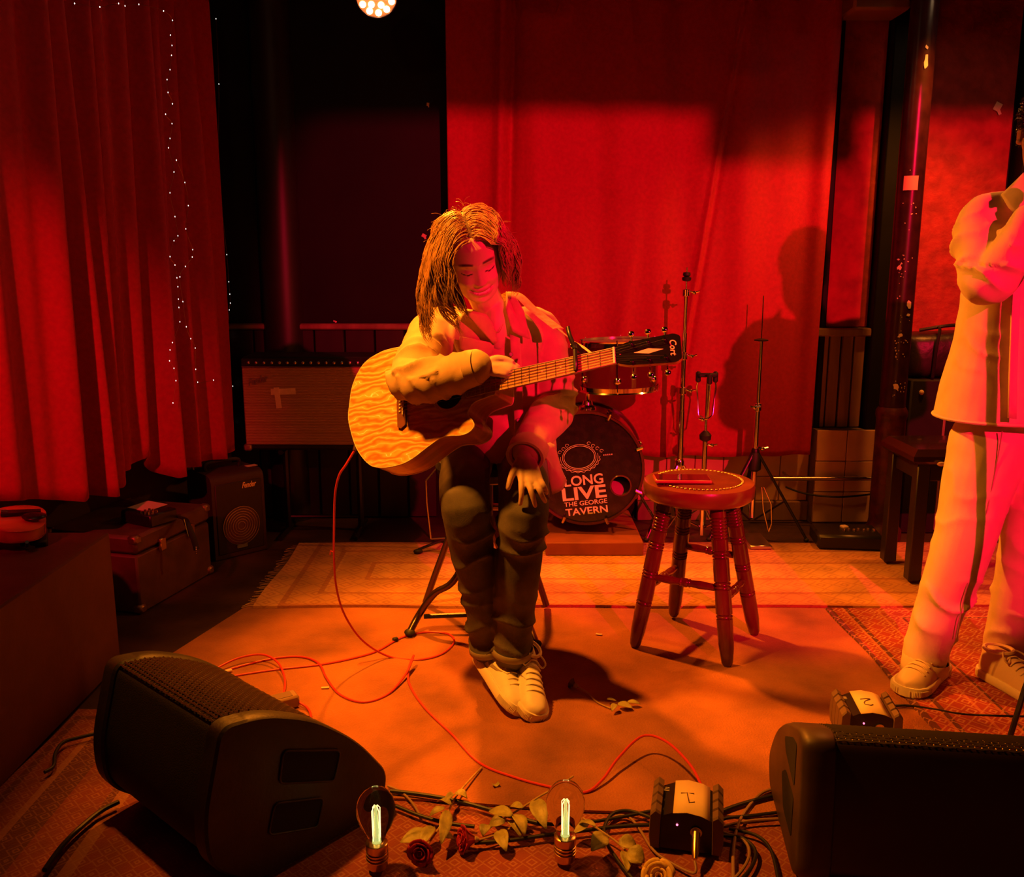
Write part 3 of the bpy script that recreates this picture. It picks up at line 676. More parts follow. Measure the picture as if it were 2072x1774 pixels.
# effects pedal with paper on the trunk
pd = G(312, 1040, TZ+.03); pdc = Vector((pd.x-.02, pd.y, TZ))
R_pd = rz(-.5)
ped = thing('mixer_box', 'small black mixer box with knobs and a paper sheet, on the trunk', 'mixer', pdc)
MB().box(pdc+Vector((0, 0, .026)), (.17, .13, .05), R_pd, bev=.006).build('case', M_blackmetal, ped)
MB().box(pdc+R_pd @ Vector((-.03, .02, .054)), (.11, .10, .002), R_pd @ Matrix.Rotation(.04, 3, 'X')).build('paper', mat('paper', (.75, .6, .45), .8), ped, smooth=False)
for i in range(3):
    for j in range(3):
        q = pdc+R_pd @ Vector((.045+.02*j-.02, -.045+.02*i-.012, .05)); MB().lathe([(.006, 0), (.005, .01), (.003, .011)], 10, q).build('knob', M_chrome, ped)
# leather strap hanging over the trunk edge
hs = G(375, 1052, TZ); st_ = thing('guitar_strap', 'black strap with metal studs hanging over the trunk edge', 'strap', (hs.x, hs.y, TZ))
sp = cat([G(340, 1042, TZ+.006), G(362, 1046, TZ+.008), G(374, 1050, TZ+.012), P(380, 1062, hs.y-.06), P(392, 1090, hs.y-.07), P(398, 1112, hs.y-.07)], 6)
MB().tube(sp, .012, 8, flat=.3).build('band', M_rubber, st_)
MB().tube([P(372, 1050, hs.y-.075), P(381, 1086, hs.y-.09)], .0022, 6).build('buckle_pin', M_chrome, st_)
for k in range(4): MB().sphere(P(397, 1107+4*k, hs.y-.085), .003, 8, 6).build('stud', M_chrome, st_)
# --- small acoustic amplifier
am_a, am_b = G(437, 1137), G(541, 1112); ad = (am_b-am_a).normalized(); an = Vector((-ad.y, ad.x, 0)); aw = (am_b-am_a).length; AH = .385
R_am = Matrix((ad, an, Vector((0, 0, 1)))).transposed(); amc = am_a+ad*aw/2+an*.12
M_tolex = mat('dark_tolex', (.045, .022, .013), .6, bump=.2, bscale=350)
sa = thing('practice_amplifier', 'small dark boxy practice amplifier with round speaker grille, beside the trunk', 'amplifier', (amc.x, amc.y, 0))
pr = round_poly([(-.12, .0), (.12, .0), (.12, AH), (-.12, AH)], [.01, .01, .045, .045], 5)
MB().loft([[am_a+an*(.12+q[0])+Vector((0, 0, q[1]))+ad*s_ for q in pr] for s_ in (0, aw)]).build('cabinet', M_tolex, sa, angle=30)
fcen = am_a+ad*aw/2-an*.001
MB().box(fcen+Vector((0, 0, .185)), (aw-.03, .006, .32), R_am, bev=.004).build('baffle', mat('baffle_black', (.02, .014, .01), .5), sa)
spk = MB().lathe([(.085, .0), (.085, .003), (.02, .006), (.0, .006)], 28, fcen+Vector((0, 0, .145))-an*.004, -an).build('speaker_cone', mat('speaker_cone', (.10, .06, .03), .5), sa)
for k in range(7): 
    r_ = .018+k*.0115; MB().tube([fcen+Vector((0, 0, .145))-an*.012+ad*(r_*math.cos(t_))+Vector((0, 0, r_*math.sin(t_))) for t_ in [2*math.pi*i/32 for i in range(32)]], .0013, 5, loop=True).build('grille_ring', M_steel, spk)
tm = MB(); text_mb(tm, 'Fender', .05, fcen-an*.005+ad*.05+Vector((0, 0, .325)), ad, (0, 0, 1), shear=.4, fit=(.07, .026), bold=.001); tm.build('logo', mat('logo_silver', (.75, .65, .5), .35, metal=.6), sa)
MB().box(fcen-an*.006+Vector((0, 0, .05)), (.05, .006, .016), R_am).build('badge', M_chrome, sa)
MB().tube(cat([amc-ad*.09+Vector((0, 0, AH)), amc-ad*.08+Vector((0, 0, AH+.035)), amc+ad*.06+Vector((0, 0, AH+.035)), amc+ad*.07+Vector((0, 0, AH))], 5), .009, 8).build('handle', M_rubber, sa)
MB().box(amc+ad*.11-an*.04+Vector((0, 0, AH+.002)), (.05, .03, .002), R_am).build('tape', M_tape, sa)
# little tripod leaning there
q0, q1, qt = P(390, 944, 4.0), P(352, 830, 4.06), P(345, 800, 4.06)
ms = thing('folded_stand', 'folded chrome tripod stand leaning behind the practice amplifier', 'stand', (q0.x, q0.y, 0))
MB().tube([(q0.x+.06, q0.y, .0), q0, P(366, 880, 4.03)], .005, 8).build('rod', M_steel, ms)
MB().tube([P(360, 866, 4.03), P(348, 828, 4.05)], .004, 8).build('upper_rod', M_chrome, ms)
MB().lathe([(.01, -.02), (.016, -.015), (.016, .015), (.01, .02)], 10, P(362, 872, 4.03), q1-q0).build('clamp', M_blackmetal, ms)
for dx_, dy_ in ((-8, 0), (9, -4), (12, 6), (-3, 10)): MB().sphere(P(362+dx_, 868+dy_, 4.02), .006, 8, 6).build('wing_nut', M_chrome, ms)
# --- big combo amplifier on a stand
AY = 4.22
c1, c2, c3 = P(486, 722, AY), P(496, 912, AY), P(783, 727, AY)
ax0, ax1 = (c1.x+c2.x)/2, (c1.x+c2.x)/2+.675; az0, az1 = c2.z, c1.z
ca = thing('combo_amplifier', 'large combo guitar amplifier with silvery grille cloth and a taped cross', 'amplifier', ((ax0+ax1)/2, AY+.11, az0))
MB().box(((ax0+ax1)/2, AY+.12, (az0+az1)/2), (ax1-ax0, .23, az1-az0), bev=.012).build('cabinet', M_cab, ca)
zc0, zc1 = P(500, 900, AY-.005).z, P(500, 743, AY-.005).z
def cloth_mat():
    m = mat('grille_cloth', (.36, .20, .10), .75, var=.15, vscale=4); nt = m.node_tree; b = nt.nodes['Principled BSDF']
    tc = node(nt, 'ShaderNodeTexCoord'); wv = node(nt, 'ShaderNodeTexWave', bands_direction='Z'); wv.inputs['Scale'].default_value = 42; wv.inputs['Distortion'].default_value = .6; wv.inputs['Detail'].default_value = 2
    nt.links.new(tc.outputs['Object'], wv.inputs['Vector']); r = node(nt, 'ShaderNodeValToRGB')
    r.color_ramp.elements[0].color = (.30, .16, .08, 1); r.color_ramp.elements[1].color = (.48, .28, .14, 1); nt.links.new(wv.outputs['Fac'], r.inputs['Fac']); nt.links.new(r.outputs['Color'], b.inputs['Base Color'])
    bp = node(nt, 'ShaderNodeBump'); bp.inputs['Strength'].default_value = .4; bp.inputs['Distance'].default_value = .003; nt.links.new(wv.outputs['Fac'], bp.inputs['Height']); nt.links.new(bp.outputs['Normal'], b.inputs['Normal'])
    return m
MB().box(((ax0+ax1)/2, AY+.002, (zc0+zc1)/2), (ax1-ax0-.012, .012, zc1-zc0), bev=.004).build('grille_cloth', cloth_mat(), ca)
pnl = MB().box(((ax0+ax1)/2, AY+.004, (zc1+az1)/2-.002), (ax1-ax0-.012, .012, az1-zc1-.012)).build('control_panel', M_blackmetal, ca)
for k in range(17): MB().lathe([(.007, 0), (.0065, .012), (.003, .014)], 10, (ax0+.04+k*.036, AY-.002, (zc1+az1)/2-.002), (0, -1, 0)).build('knob', M_steel, pnl)
MB().box(((ax0+ax1)/2, AY-.004, zc1+.002), (ax1-ax0-.01, .004, .004)).build('piping', M_steel, ca)
tm = MB(); lp = P(522, 769, AY-.006); text_mb(tm, 'Fender', .05, lp, (1, 0, .25), (-.25, 0, 1), shear=.45, fit=(.098, .034), bold=.001, depth=.003); tm.build('logo', mat('logo_grey', (.3, .22, .16), .4, metal=.5), ca)
tq = P(573, 792, AY-.006)
tb = MB(); tb.box((tq.x, AY-.006, tq.z), (.115, .0015, .028), Matrix.Rotation(-.03, 3, 'Y')); tb.build('tape_strip', M_tape, ca, smooth=False)
tb = MB(); t_ = P(562, 805, AY-.006); tb.box((t_.x, AY-.0075, t_.z), (.025, .0015, .098), Matrix.Rotation(-.09, 3, 'Y')); tb.build('tape_strip', M_tape, ca, smooth=False)
for xx in (ax0+.012, ax1-.012): MB().box((xx, AY+.012, az0+.016), (.04, .036, .034), bev=.008).build('corner_cap', mat('corner_metal', (.45, .3, .2), .4, metal=.7) if xx < 0-1 else bpy.data.materials.get('corner_metal') or M_steel, ca)
tilt_stand = thing('amplifier_stand', 'black tubular stand holding the large combo amplifier', 'stand', ((ax0+ax1)/2, AY+.12, 0))
for xx in (ax0+.16, ax1-.16):
    MB().tube([(xx, AY+.02, az0-.012), (xx, AY+.24, az0-.012)], .012, 8).build('arm', M_blackmetal, tilt_stand)
    MB().tube([(xx, AY+.12, az0-.02), (xx, AY+.12, .02)], .016, 8).build('upright', M_blackmetal, tilt_stand)
    MB().tube([(xx, AY-.06, .012), (xx, AY+.26, .012)], .012, 8).build('foot_bar', M_blackmetal, tilt_stand)
MB().tube([(ax0+.16, AY+.12, .07), (ax1-.16, AY+.12, .07)], .01, 8).build('cross_bar', M_blackmetal, tilt_stand)
# --- thin stand behind the guitarist
sb = Vector((P(905, 1080, 3.98).x, 3.98, 0)); gs = thing('music_stand', 'thin black folding stand behind the seated player', 'stand', sb)
fl = G(846, 1112, .046)
MB().tube([fl, P(905, 1088, 3.97)+Vector((0, 0, 0))], .006, 6).build('leg', M_blackmetal, gs)
MB().sphere(fl+Vector((0, 0, -.008)), (.022, .014, .012), 10, 6).build('rubber_foot', M_rubber, gs)
MB().tube([P(905, 1088, 3.97), (sb.x+.18, 3.86, .03)], .006, 6).build('leg', M_blackmetal, gs)
MB().tube([P(905, 1088, 3.97), (sb.x+.05, 4.2, .03)], .006, 6).build('leg', M_blackmetal, gs)
MB().tube([P(905, 1088, 3.97), (sb.x, 3.97, .75)], .007, 8).build('pole', M_blackmetal, gs)
for a_, b_ in (((862, 972), (864, 1018)), ((864, 1018), (872, 1090))): MB().tube([P(*a_, 3.9), P(*b_, 3.9)], .004, 6).build('brace', M_steel, gs)
MB().tube([P(872, 1090, 3.9), P(905, 1088, 3.97)], .004, 6).build('brace', M_steel, gs)
MB().tube([P(862, 972, 3.9), (sb.x, 3.97, .45)], .004, 6).build('brace', M_steel, gs)
# --- wooden stool
feet = [G(1284, 1308, .015), G(1472, 1347, .015), G(1527, 1283, .015), G(1363, 1245, .026)]
sc_ = sum(feet, Vector())/4; sz_ = P(1414, 972, sc_.y).z
scx = P(1414, 972, sc_.y).x
M_stool = mat('stool_wood', (.11, .024, .012), .22, var=.45, vscale=16, stretch=(1, 1, .25), coat=.5, bump=.04)
M_stoolseat = mat('stool_seat_wood', (.20, .06, .022), .28, var=.35, vscale=10, stretch=(.3, 1, 1), coat=.4)
M_leather = mat('brown_leather', (.12, .03, .015), .3, var=.25, vscale=20, bump=.15, bscale=150)
stool = thing('wooden_stool', 'round wooden stool with turned legs and a studded leather seat', 'stool', (scx, sc_.y, .016))
sr_ = .185
MB().lathe([(.0, sz_-.056), (sr_*.93, sz_-.056), (sr_*.99, sz_-.045), (sr_, sz_-.012), (sr_*.975, sz_-.001), (sr_*.9, sz_+.002), (.0, sz_+.002)], 48, (scx, sc_.y, 0)).build('seat', M_stoolseat, stool, angle=50)
pad = MB().lathe([(.142, sz_+.001), (.14, sz_+.005), (.12, sz_+.008), (.0, sz_+.009)], 40, (scx, sc_.y, 0)).build('leather_pad', M_leather, stool)
for k in range(64):
    t_ = 2*math.pi*k/64; o_ = None
    q = Vector((scx+.143*math.cos(t_), sc_.y+.143*math.sin(t_), sz_+.004))
    if k == 0: st0 = MB().sphere((0, 0, 0), (.0045, .0045, .0035), 8, 5).build('stud', M_brass, pad, local=True); st0.location = q-root_loc(pad)
    else: o_ = st0.copy(); COL.objects.link(o_); o_.parent = pad; o_.location = q-root_loc(pad)
tops = []
for ft in feet:
    dv = Vector((ft.x-scx, ft.y-sc_.y, 0)).normalized(); tp_ = Vector((scx, sc_.y, sz_-.05))+dv*.115; tops.append(tp_)
    Lg = (tp_-ft).length; prof = [(.013, 0), (.019, .012), (.0245, .06), (.0265, .13)]
    for frac, nn in ((.29, 2), (.47, 3), (.66, 3), (.78, 7)):
        h0 = Lg*frac
        for k in range(nn):
            hh = h0+k*.011; prof += [(.0265, hh), (.0225, hh+.002), (.0225, hh+.004), (.0272, hh+.0065)]
    prof += [(.027, Lg*.93), (.024, Lg)]
    prof = sorted(prof, key=lambda q: q[1]); MB().lathe(prof, 18, ft, tp_-ft).build('leg', M_stool, stool, angle=60)
def on_leg(i, fz): return feet[i].lerp(tops[i], fz)
for i, j, h in ((0, 1, .475), (1, 2, .40), (2, 3, .56), (3, 0, .40)):
    a_, b_ = on_leg(i, h), on_leg(j, h); L_ = (b_-a_).length
    pf = [(.009, 0), (.011, .02), (.014, L_*.3), (.0115, L_*.42), (.0145, L_*.44), (.0125, L_*.46), (.015, L_*.48), (.015, L_*.52), (.0125, L_*.54), (.0145, L_*.56), (.0115, L_*.58), (.014, L_*.7), (.011, L_-.02), (.009, L_)]
    MB().lathe(pf, 14, a_, b_-a_).build('stretcher', M_stool, stool)
# phone on the stool
ph = G(1380, 971, sz_+.012); R_ph = rz(-.04)
pho = thing('smartphone', 'flat smartphone in a pink case lying on the stool', 'phone', (ph.x, ph.y, sz_+.009))
MB().box((ph.x, ph.y, sz_+.0155), (.185, .088, .012), R_ph, bev=.004).build('case', mat('pink_case', (.5, .08, .09), .3), pho)
MB().box((ph.x, ph.y, sz_+.0222), (.175, .079, .0015), R_ph, bev=.0005).build('screen', mat('dark_glass', (.03, .008, .01), .06, coat=1.), pho)
# ================================================================== DRUMS AND STANDS
M_drumhead = mat('black_drumhead', (.022, .012, .012), .22, var=.35, vscale=30, spec=.6)
M_shell = mat('drum_lacquer', (.10, .008, .012), .15, coat=.8)
M_hoop = mat('hoop_lacquer', (.09, .02, .02), .2, coat=.6)
M_print = mat('white_print', (.85, .75, .65), .6)
rs = G(1104, 1124, .026)
rsx1 = G(1302, 1124, .026).x
riser = MB().box(((rs.x+rsx1)/2, (rs.y+4.4)/2, .026+.03), (rsx1-rs.x, 4.4-rs.y, .06), bev=.004)
based(riser, 'drum_riser', mat('riser_board', (.33, .07, .035), .7, var=.2, vscale=8), 'low wooden board under the bass drum', 'riser')
RZ = .086
bdc = P(1186, 947, 4.02); BR = .262; bax = Vector((-.10, -1, .03)).normalized()
bdx = Vector((0, 0, 1)).cross(bax).normalized()*1; bdx = -bdx if bdx.x < 0 else bdx; bdz = bax.cross(bdx); bdz = bdz if bdz.z > 0 else -bdz
bdc.z = max(bdc.z, RZ+BR+.006)
bd = thing('bass_drum', 'black bass drum with bold white lettering and an oval emblem on its head', 'drum', (bdc.x, bdc.y, RZ))
def circ(c_, r_, x_, y_, n=64, ph=0.): return [Vector(c_)+x_*(r_*math.cos(2*math.pi*k/n+ph))+y_*(r_*math.sin(2*math.pi*k/n+ph)) for k in range(n)]
DEP = .34
MB().loft([circ(bdc-bax*.02, BR*.965, bdx, bdz), circ(bdc-bax*DEP, BR*.965, bdx, bdz)], caps=False).build('shell', M_shell, bd)
for s_ in (0, DEP): 
    b_ = bdc-bax*s_
    MB().loft([circ(b_+bax*.018, BR*.955, bdx, bdz), circ(b_+bax*.02, BR*.99, bdx, bdz), circ(b_+bax*.014, BR, bdx, bdz), circ(b_-bax*.02, BR, bdx, bdz), circ(b_-bax*.022, BR*.96, bdx, bdz)], loop=True, caps=False).build('hoop', M_hoop, bd)
def on_head(px, py, off=.0): return PL(px, py, bdc+bax*off, bax)
hc = on_head(1256, 982); hcl = ((hc-bdc).dot(bdx), (hc-bdc).dot(bdz)); hr_ = .046
MB().loft([circ(bdc+bax*.004, BR*.962, bdx, bdz, 64), circ(bdc+bdx*hcl[0]+bdz*hcl[1]+bax*.004, hr_, bdx, bdz, 64)], caps=False).build('front_head', M_drumhead, bd)
MB().loft([circ(bdc-bax*(DEP-.01), BR*.96, bdx, bdz, 48), circ(bdc-bax*(DEP-.012), .002, bdx, bdz, 48)], caps=False).build('rear_head', mat('white_drumhead', (.7, .6, .55), .5), bd)
MB().tube(circ(bdc+bdx*hcl[0]+bdz*hcl[1]+bax*.005, hr_, bdx, bdz, 40), .004, 8, loop=True).build('port_ring', M_hoop, bd)
pil = MB().sphere(bdc+bdx*(hcl[0]-.03)+bdz*(hcl[1]-.06)-bax*.12, (.12, .06, .07), 16, 10).build('damping_pillow', mat('pillow', (.6, .35, .32), .9), bd)
tu = (on_head(1228, 1003)-on_head(1140, 1012)).normalized(); tv = bax.cross(tu); tv = tv if tv.z > 0 else -tv
mpp = (on_head(1190, 950)-on_head(1189, 950)).length
for txt, px, py, wd, ht, bo in (('LONG', 1181, 971, 79, 21, .02), ('LIVE', 1182, 997, 90, 27, .025), ('THE GEORGE', 1185, 1017, 88, 9.5, .012), ('TAVERN', 1187, 1033, 86, 15, .02)):
    tm = MB(); text_mb(tm, txt, 1., on_head(px, py, .0055), tu, tv, fit=(wd*mpp, ht*mpp), bold=bo, depth=.0); tm.build('lettering', M_print, bd, smooth=False)
ec = on_head(1172, 925, .006)
def ell(rx, ry, n=48, wob=0., fr=0, a0=0., a1=2*math.pi): return [ec+tu*((rx+wob*math.cos(fr*t))*mpp*math.cos(t))+tv*((ry+wob*math.cos(fr*t))*mpp*math.sin(t)) for t in [a0+(a1-a0)*k/n for k in range(n+(a1-a0 < 6))]]
em = MB(); em.tube(ell(31, 23), .0013, 5, loop=True); em.tube(ell(34, 26), .0010, 5, loop=True)
em.tube(ell(42, 31, 90, 1.2, 22, math.pi*1.02, math.pi*1.98), .0011, 5); em.tube(ell(38, 29, 60, 0, 1, math.pi*.95, math.pi*2.05), .0010, 5)
for sg in (-1, 1):
    for q in range(4):
        cx_, cy_ = sg*(46-q*8), 8+q*6
        em.tube([ec+tu*((cx_+4*math.cos(t)*(1-.5*t/6))*mpp)+tv*((cy_+4*math.sin(t)*(1-.5*t/6))*mpp) for t in [k*.45 for k in range(13)]], .0009, 5)
for q in range(5): em.box(ec+tu*((50+q*4)*mpp)+tv*(-1*mpp), (.004, .0008, .006))
em.build('emblem', M_print, bd)
for k in range(8):
    t_ = 2*math.pi*(k+.5)/8; d_ = bdx*math.cos(t_)+bdz*math.sin(t_)
    cl = MB(); cl.tube([bdc+bax*.024+d_*(BR-.02), bdc+bax*.026+d_*(BR+.004), bdc-bax*.01+d_*(BR+.012)], .007, 6); cl.tube([bdc-bax*.0+d_*(BR+.012), bdc-bax*.11+d_*(BR+.008)], .004, 6)
    cw = cl.build('claw', M_chrome, bd); MB().box(bdc-bax*.13+d_*(BR-.002), (.02, .05, .02), Matrix((bdx, bax, bdz)).transposed(), bev=.006).build('lug', M_chrome, cw)
for sg in (-1, 1):
    MB().tube([bdc+bdx*(sg*BR*.9)-bdz*.12-bax*.1, bdc+bdx*(sg*(BR+.09))-bax*.02+Vector((0, 0, -(bdc.z-RZ)+.006))], .007, 8).build('spur', M_chrome, bd)
# tom holder on the bass drum
th = bdc+bdz*(BR-.01)-bax*.13
MB().lathe([(.04, -.01), (.04, .012), (.025, .02), (.02, .04)], 16, th, bdz).build('tom_mount', M_chrome, bd)
# tom
tc_ = P(1253, 738, 4.13); tax = Vector((-.03, .02, 1)).normalized(); TR = .182; THT = .205
tmx = Vector((1, 0, .05)).normalized(); tmy = tax.cross(tmx).normalized(); tmx = tmy.cross(tax)
tom = thing('tom_drum', 'dark red lacquered tom drum with chrome rims above the bass drum', 'drum', tc_-tax*THT/2)
b0, b1 = tc_-tax*THT/2, tc_+tax*THT/2
MB().loft([circ(b0, TR*.95, tmx, tmy, 40), circ(b1, TR*.95, tmx, tmy, 40)], caps=False).build('shell', M_shell, tom)
for b_, sg, nm in ((b1, 1, 'batter_head'), (b0, -1, 'resonant_head')):
    MB().loft([circ(b_+tax*sg*.003, TR*.95, tmx, tmy, 40), circ(b_+tax*sg*.004, .002, tmx, tmy, 40)], caps=False).build(nm, mat('tom_head', (.4, .3, .3), .4) if sg > 0 else M_drumhead, tom)
    MB().loft([circ(b_-tax*sg*.012, TR*.97, tmx, tmy, 40), circ(b_-tax*sg*.014, TR*1.02, tmx, tmy, 40), circ(b_+tax*sg*.006, TR*.99, tmx, tmy, 40), circ(b_+tax*sg*.012, TR*1.015, tmx, tmy, 40), circ(b_+tax*sg*.014, TR*.97, tmx, tmy, 40)], loop=True, caps=False).build('rim', M_chrome, tom)
for k in range(6):
    t_ = 2*math.pi*(k+.35)/6; d_ = tmx*math.cos(t_)+tmy*math.sin(t_)
    lg = MB().sphere(tc_+d_*(TR*.96)+tax*.045, (.020, .020, .020), 12, 8).build('lug', M_chrome, tom); MB().sphere(tc_+d_*(TR*.96)-tax*.055, .018, 12, 8).build('lug', M_chrome, tom)
    MB().tube([b0+d_*(TR*1.01), b1+d_*(TR*1.01)+tax*.02], .003, 6).build('tension_rod', M_chrome, lg)
MB().tube([th+bdz*.03, th+bdz*.08, tc_-tax*.06+tmy*.12*0-tmx*.12, tc_-tmx*(TR*.95)-tax*.02], .010, 8).build('mount_arm', M_chrome, tom)
MB().box(tc_-tmx*(TR*.99)+tax*.03, (.03, .05, .06), bev=.008).build('mount_bracket', M_blackmetal, tom)
# hardware stands
def tri_base(t, c_, r_, zj, ang, m=M_chrome, flat=.55, rad=.009):
    for k in range(3):
        a_ = ang+2*math.pi*k/3; d_ = Vector((math.cos(a_), math.sin(a_), 0))
        ft = Vector((c_.x, c_.y, .034))+d_*r_; kn = Vector((c_.x, c_.y, zj))+d_*.02
        lg = MB().tube([kn, ft], rad, 8, flat=flat).build('leg', m, t)
        MB().sphere(ft+Vector((0, 0, -.004)), (.013, .013, .011), 8, 6).build('rubber_foot', M_rubber, lg)
        MB().tube([Vector((c_.x, c_.y, .09))+d_*.012, kn.lerp(ft, .55)], .005, 6).build('brace', m, t)
    MB().lathe([(.016, zj-.03), (.02, zj-.02), (.02, zj+.02), (.015, zj+.03)], 12, (c_.x, c_.y, 0)).build('leg_collar', m, t)
def wing(t, p, r=.012):
    n_ = MB().sphere(p, r*.8, 8, 6); n_.tube([Vector(p)+Vector((-r*1.8, -.01, r*.6)), p, Vector(p)+Vector((r*1.8, -.01, r*.6))], r*.35, 6); return n_.build('wing_nut', M_chrome, t)
# tall hi-hat stand
hb = P(1377, 900, 4.2); hx, hy = hb.x, 4.2
hh = thing('hi_hat_stand', 'tall chrome hi-hat stand with a black clutch at the top', 'stand', (hx, hy, .026))
zt = P(1387, 541, hy).z
for z0, z1, r_ in ((.05, .62, .0135), (.60, .98, .0115), (.96, zt-.10, .009), (zt-.14, zt, .0035)): MB().cyl((hx, hy, z0), (hx, hy, z1), r_, n=14).build('tube', M_chrome, hh)
MB().lathe([(.008, zt-.062), (.020, zt-.058), (.022, zt-.045), (.010, zt-.04), (.018, zt-.035), (.016, zt-.022), (.005, zt-.02)], 14, (hx, hy, 0)).build('clutch', M_rubber, hh)
for zz in (P(1387, 592, hy).z, P(1380, 720, hy).z, P(1375, 790, hy).z):
    MB().lathe([(.013, zz-.018), (.018, zz-.014), (.018, zz+.014), (.013, zz+.018)], 12, (hx, hy, 0)).build('clamp_collar', M_chrome, hh); wing(hh, (hx+.035, hy-.01, zz))
tri_base(hh, Vector((hx, hy, 0)), .2, .36, -.45)
# snare stand with folded basket
sx, sy = P(1424, 960, 4.10).x, 4.10
sn = thing('snare_stand', 'chrome snare drum stand with its basket arms folded upward', 'stand', (sx, sy, .026))
zb = P(1428, 880, sy).z; ztp = P(1432, 757, sy).z
MB().cyl((sx, sy, .05), (sx, sy, zb), .0115, n=12).build('tube', M_chrome, sn)
MB().lathe([(.01, zb-.03), (.026, zb-.02), (.028, zb), (.018, zb+.012), (.01, zb+.02)], 14, (sx, sy, 0)).build('tilt_knob', M_rubber, sn)
MB().cyl((sx, sy, zb), (sx, sy, ztp-.02), .006, n=10).build('tube', M_chrome, sn)
for k in range(3):
    a_ = .5+2*math.pi*k/3; d_ = Vector((math.cos(a_), math.sin(a_), 0))
    ar = MB().tube([Vector((sx, sy, zb+.07)), Vector((sx, sy, zb+.09))+d_*.035, Vector((sx, sy, ztp-.06))+d_*.05, Vector((sx, sy, ztp-.01))+d_*.042], .0055, 8, flat=.6).build('basket_arm', M_chrome, sn)
    MB().box(Vector((sx, sy, ztp-.015))+d_*.045, (.022, .022, .05), bev=.006).build('rubber_grip', M_rubber, ar)
MB().box((sx, sy, ztp-.004), (.085, .02, .018), bev=.004).build('basket_crown', M_rubber, sn)
wing(sn, (sx-.02, sy-.02, zb+.075)); wing(sn, (sx+.03, sy-.01, P(1430, 900, sy).z))
tri_base(sn, Vector((sx, sy, 0)), .22, .30, 1.3)
# cymbal stand on the right
yx, yy = P(1529, 900, 4.22).x, 4.22
cs = thing('cymbal_stand', 'chrome cymbal stand with a bare thin tip, before the tiles', 'stand', (yx, yy, .026))
zt = P(1543, 598, yy).z; zf = P(1540, 688, yy).z; zj = P(1530, 823, yy).z
MB().cyl((yx, yy, .10), (yx, yy, zj), .0125, n=14).build('tube', M_chrome, cs); MB().cyl((yx, yy, zj-.02), (yx, yy, zf), .0095, n=14).build('tube', M_chrome, cs); MB().cyl((yx, yy, zf), (yx, yy, zt), .0032, n=8).build('tip_rod', M_chrome, cs)
MB().lathe([(.012, zf-.006), (.032, zf-.003), (.033, zf+.002), (.01, zf+.008)], 16, (yx, yy, 0)).build('felt', M_rubber, cs)
MB().lathe([(.013, zj-.02), (.018, zj-.016), (.018, zj+.016), (.013, zj+.02)], 12, (yx, yy, 0)).build('clamp_collar', M_chrome, cs); wing(cs, (yx-.02, yy-.02, zj), .014)
zc = P(1530, 915, yy).z
MB().lathe([(.018, zc-.09), (.030, zc-.08), (.030, zc-.02), (.02, zc)], 14, (yx, yy, 0)).build('black_boss', M_rubber, cs); wing(cs, (yx+.03, yy-.01, zc+.02), .014)
tri_base(cs, Vector((yx, yy, 0)), .26, zc-.01, -.55, m=M_blackmetal, flat=.6, rad=.010)
# hi-hat style foot pedal wire in front of it
wq = [P(1541, 985, 4.12), P(1544, 1030, 4.12), P(1555, 1076, 4.12), P(1561, 1060, 4.12), P(1560, 1020, 4.12), P(1545, 985, 4.12)]
MB().tube(wq, .003, 6).build('pedal_linkage', M_chrome, cs)
MB().box((P(1530, 1072, 4.05).x, 4.05, .036), (.10, .2, .018), bev=.004).build('pedal_plate', M_steel, cs)
# ================================================================== RIGHT SIDE
b1_ = G(1843, 1178, .026); b2_ = G(1803, 1143, .026)
bx0 = (b1_.x+b2_.x)/2; byc = (b1_.y+b2_.y)/2; bzt = P(1850, 905, b1_.y).z
bench = thing('piano_bench', 'black piano bench with a glossy padded top', 'bench', (bx0+.32, byc, .026))
M_bench = mat('bench_black', (.022, .015, .012), .35); M_pad = mat('bench_vinyl', (.035, .01, .012), .2, coat=.3)
for sx_ in (0, .64):
    for yy_ in (b1_.y, b2_.y+.03): MB().box((bx0+sx_, yy_, (.026+bzt-.07)/2+.013), (.052, .052, bzt-.07-.026), bev=.004).build('leg', M_bench, bench)
ym = (b1_.y+b2_.y)/2+.015
MB().box((bx0+.32, ym, bzt-.10), (.66, b2_.y-b1_.y+.05, .07), bev=.004).build('apron', M_bench, bench)
pp = MB(); pp.loft([[Vector((bx0+.32+sx_*(.36+e), ym+sy_*(.15+e), z_)) for sx_, sy_ in ((-1, -1), (1, -1), (1, 1), (-1, 1))] for e, z_ in ((.0, bzt-.062), (.012, bzt-.05), (.012, bzt-.03), (-.01, bzt-.004), (-.05, bzt))]); pp.build('padded_top', M_pad, bench, angle=30)
MB().sphere((bx0+.05, b1_.y-.055, bzt-.055), (.018, .004, .009), 10, 6).build('button', M_tape, bench)
# flight case and bag behind
fcx0, fcx1 = P(1838, 850, 4.28).x, P(1838, 850, 4.28).x+.52
fz1 = P(1880, 768, 4.28).z
case = thing('flight_case', 'black flight case with metal edges behind the piano bench', 'case', ((fcx0+fcx1)/2, 4.40, 0))
MB().box(((fcx0+fcx1)/2, 4.40, fz1/2), (fcx1-fcx0, .24, fz1), bev=.008).build('body', M_cab, case)
ey = 4.278
for xx in (fcx0+.17, fcx1-.02): MB().box((xx, ey, fz1/2), (.012, .006, fz1-.04), bev=.002).build('edge_strip', mat('case_edge', (.5, .25, .25), .4, metal=.5) if xx < fcx0+.2 else bpy.data.materials['case_edge'], case)
MB().box(((fcx0+.17+fcx1)/2, ey, fz1-.04), (fcx1-fcx0-.17, .006, .012), bev=.002).build('edge_strip', bpy.data.materials['case_edge'], case)
MB().box((fcx0+.165, ey-.002, fz1-.03), (.045, .008, .045), bev=.004).build('corner_cap', M_steel, case)
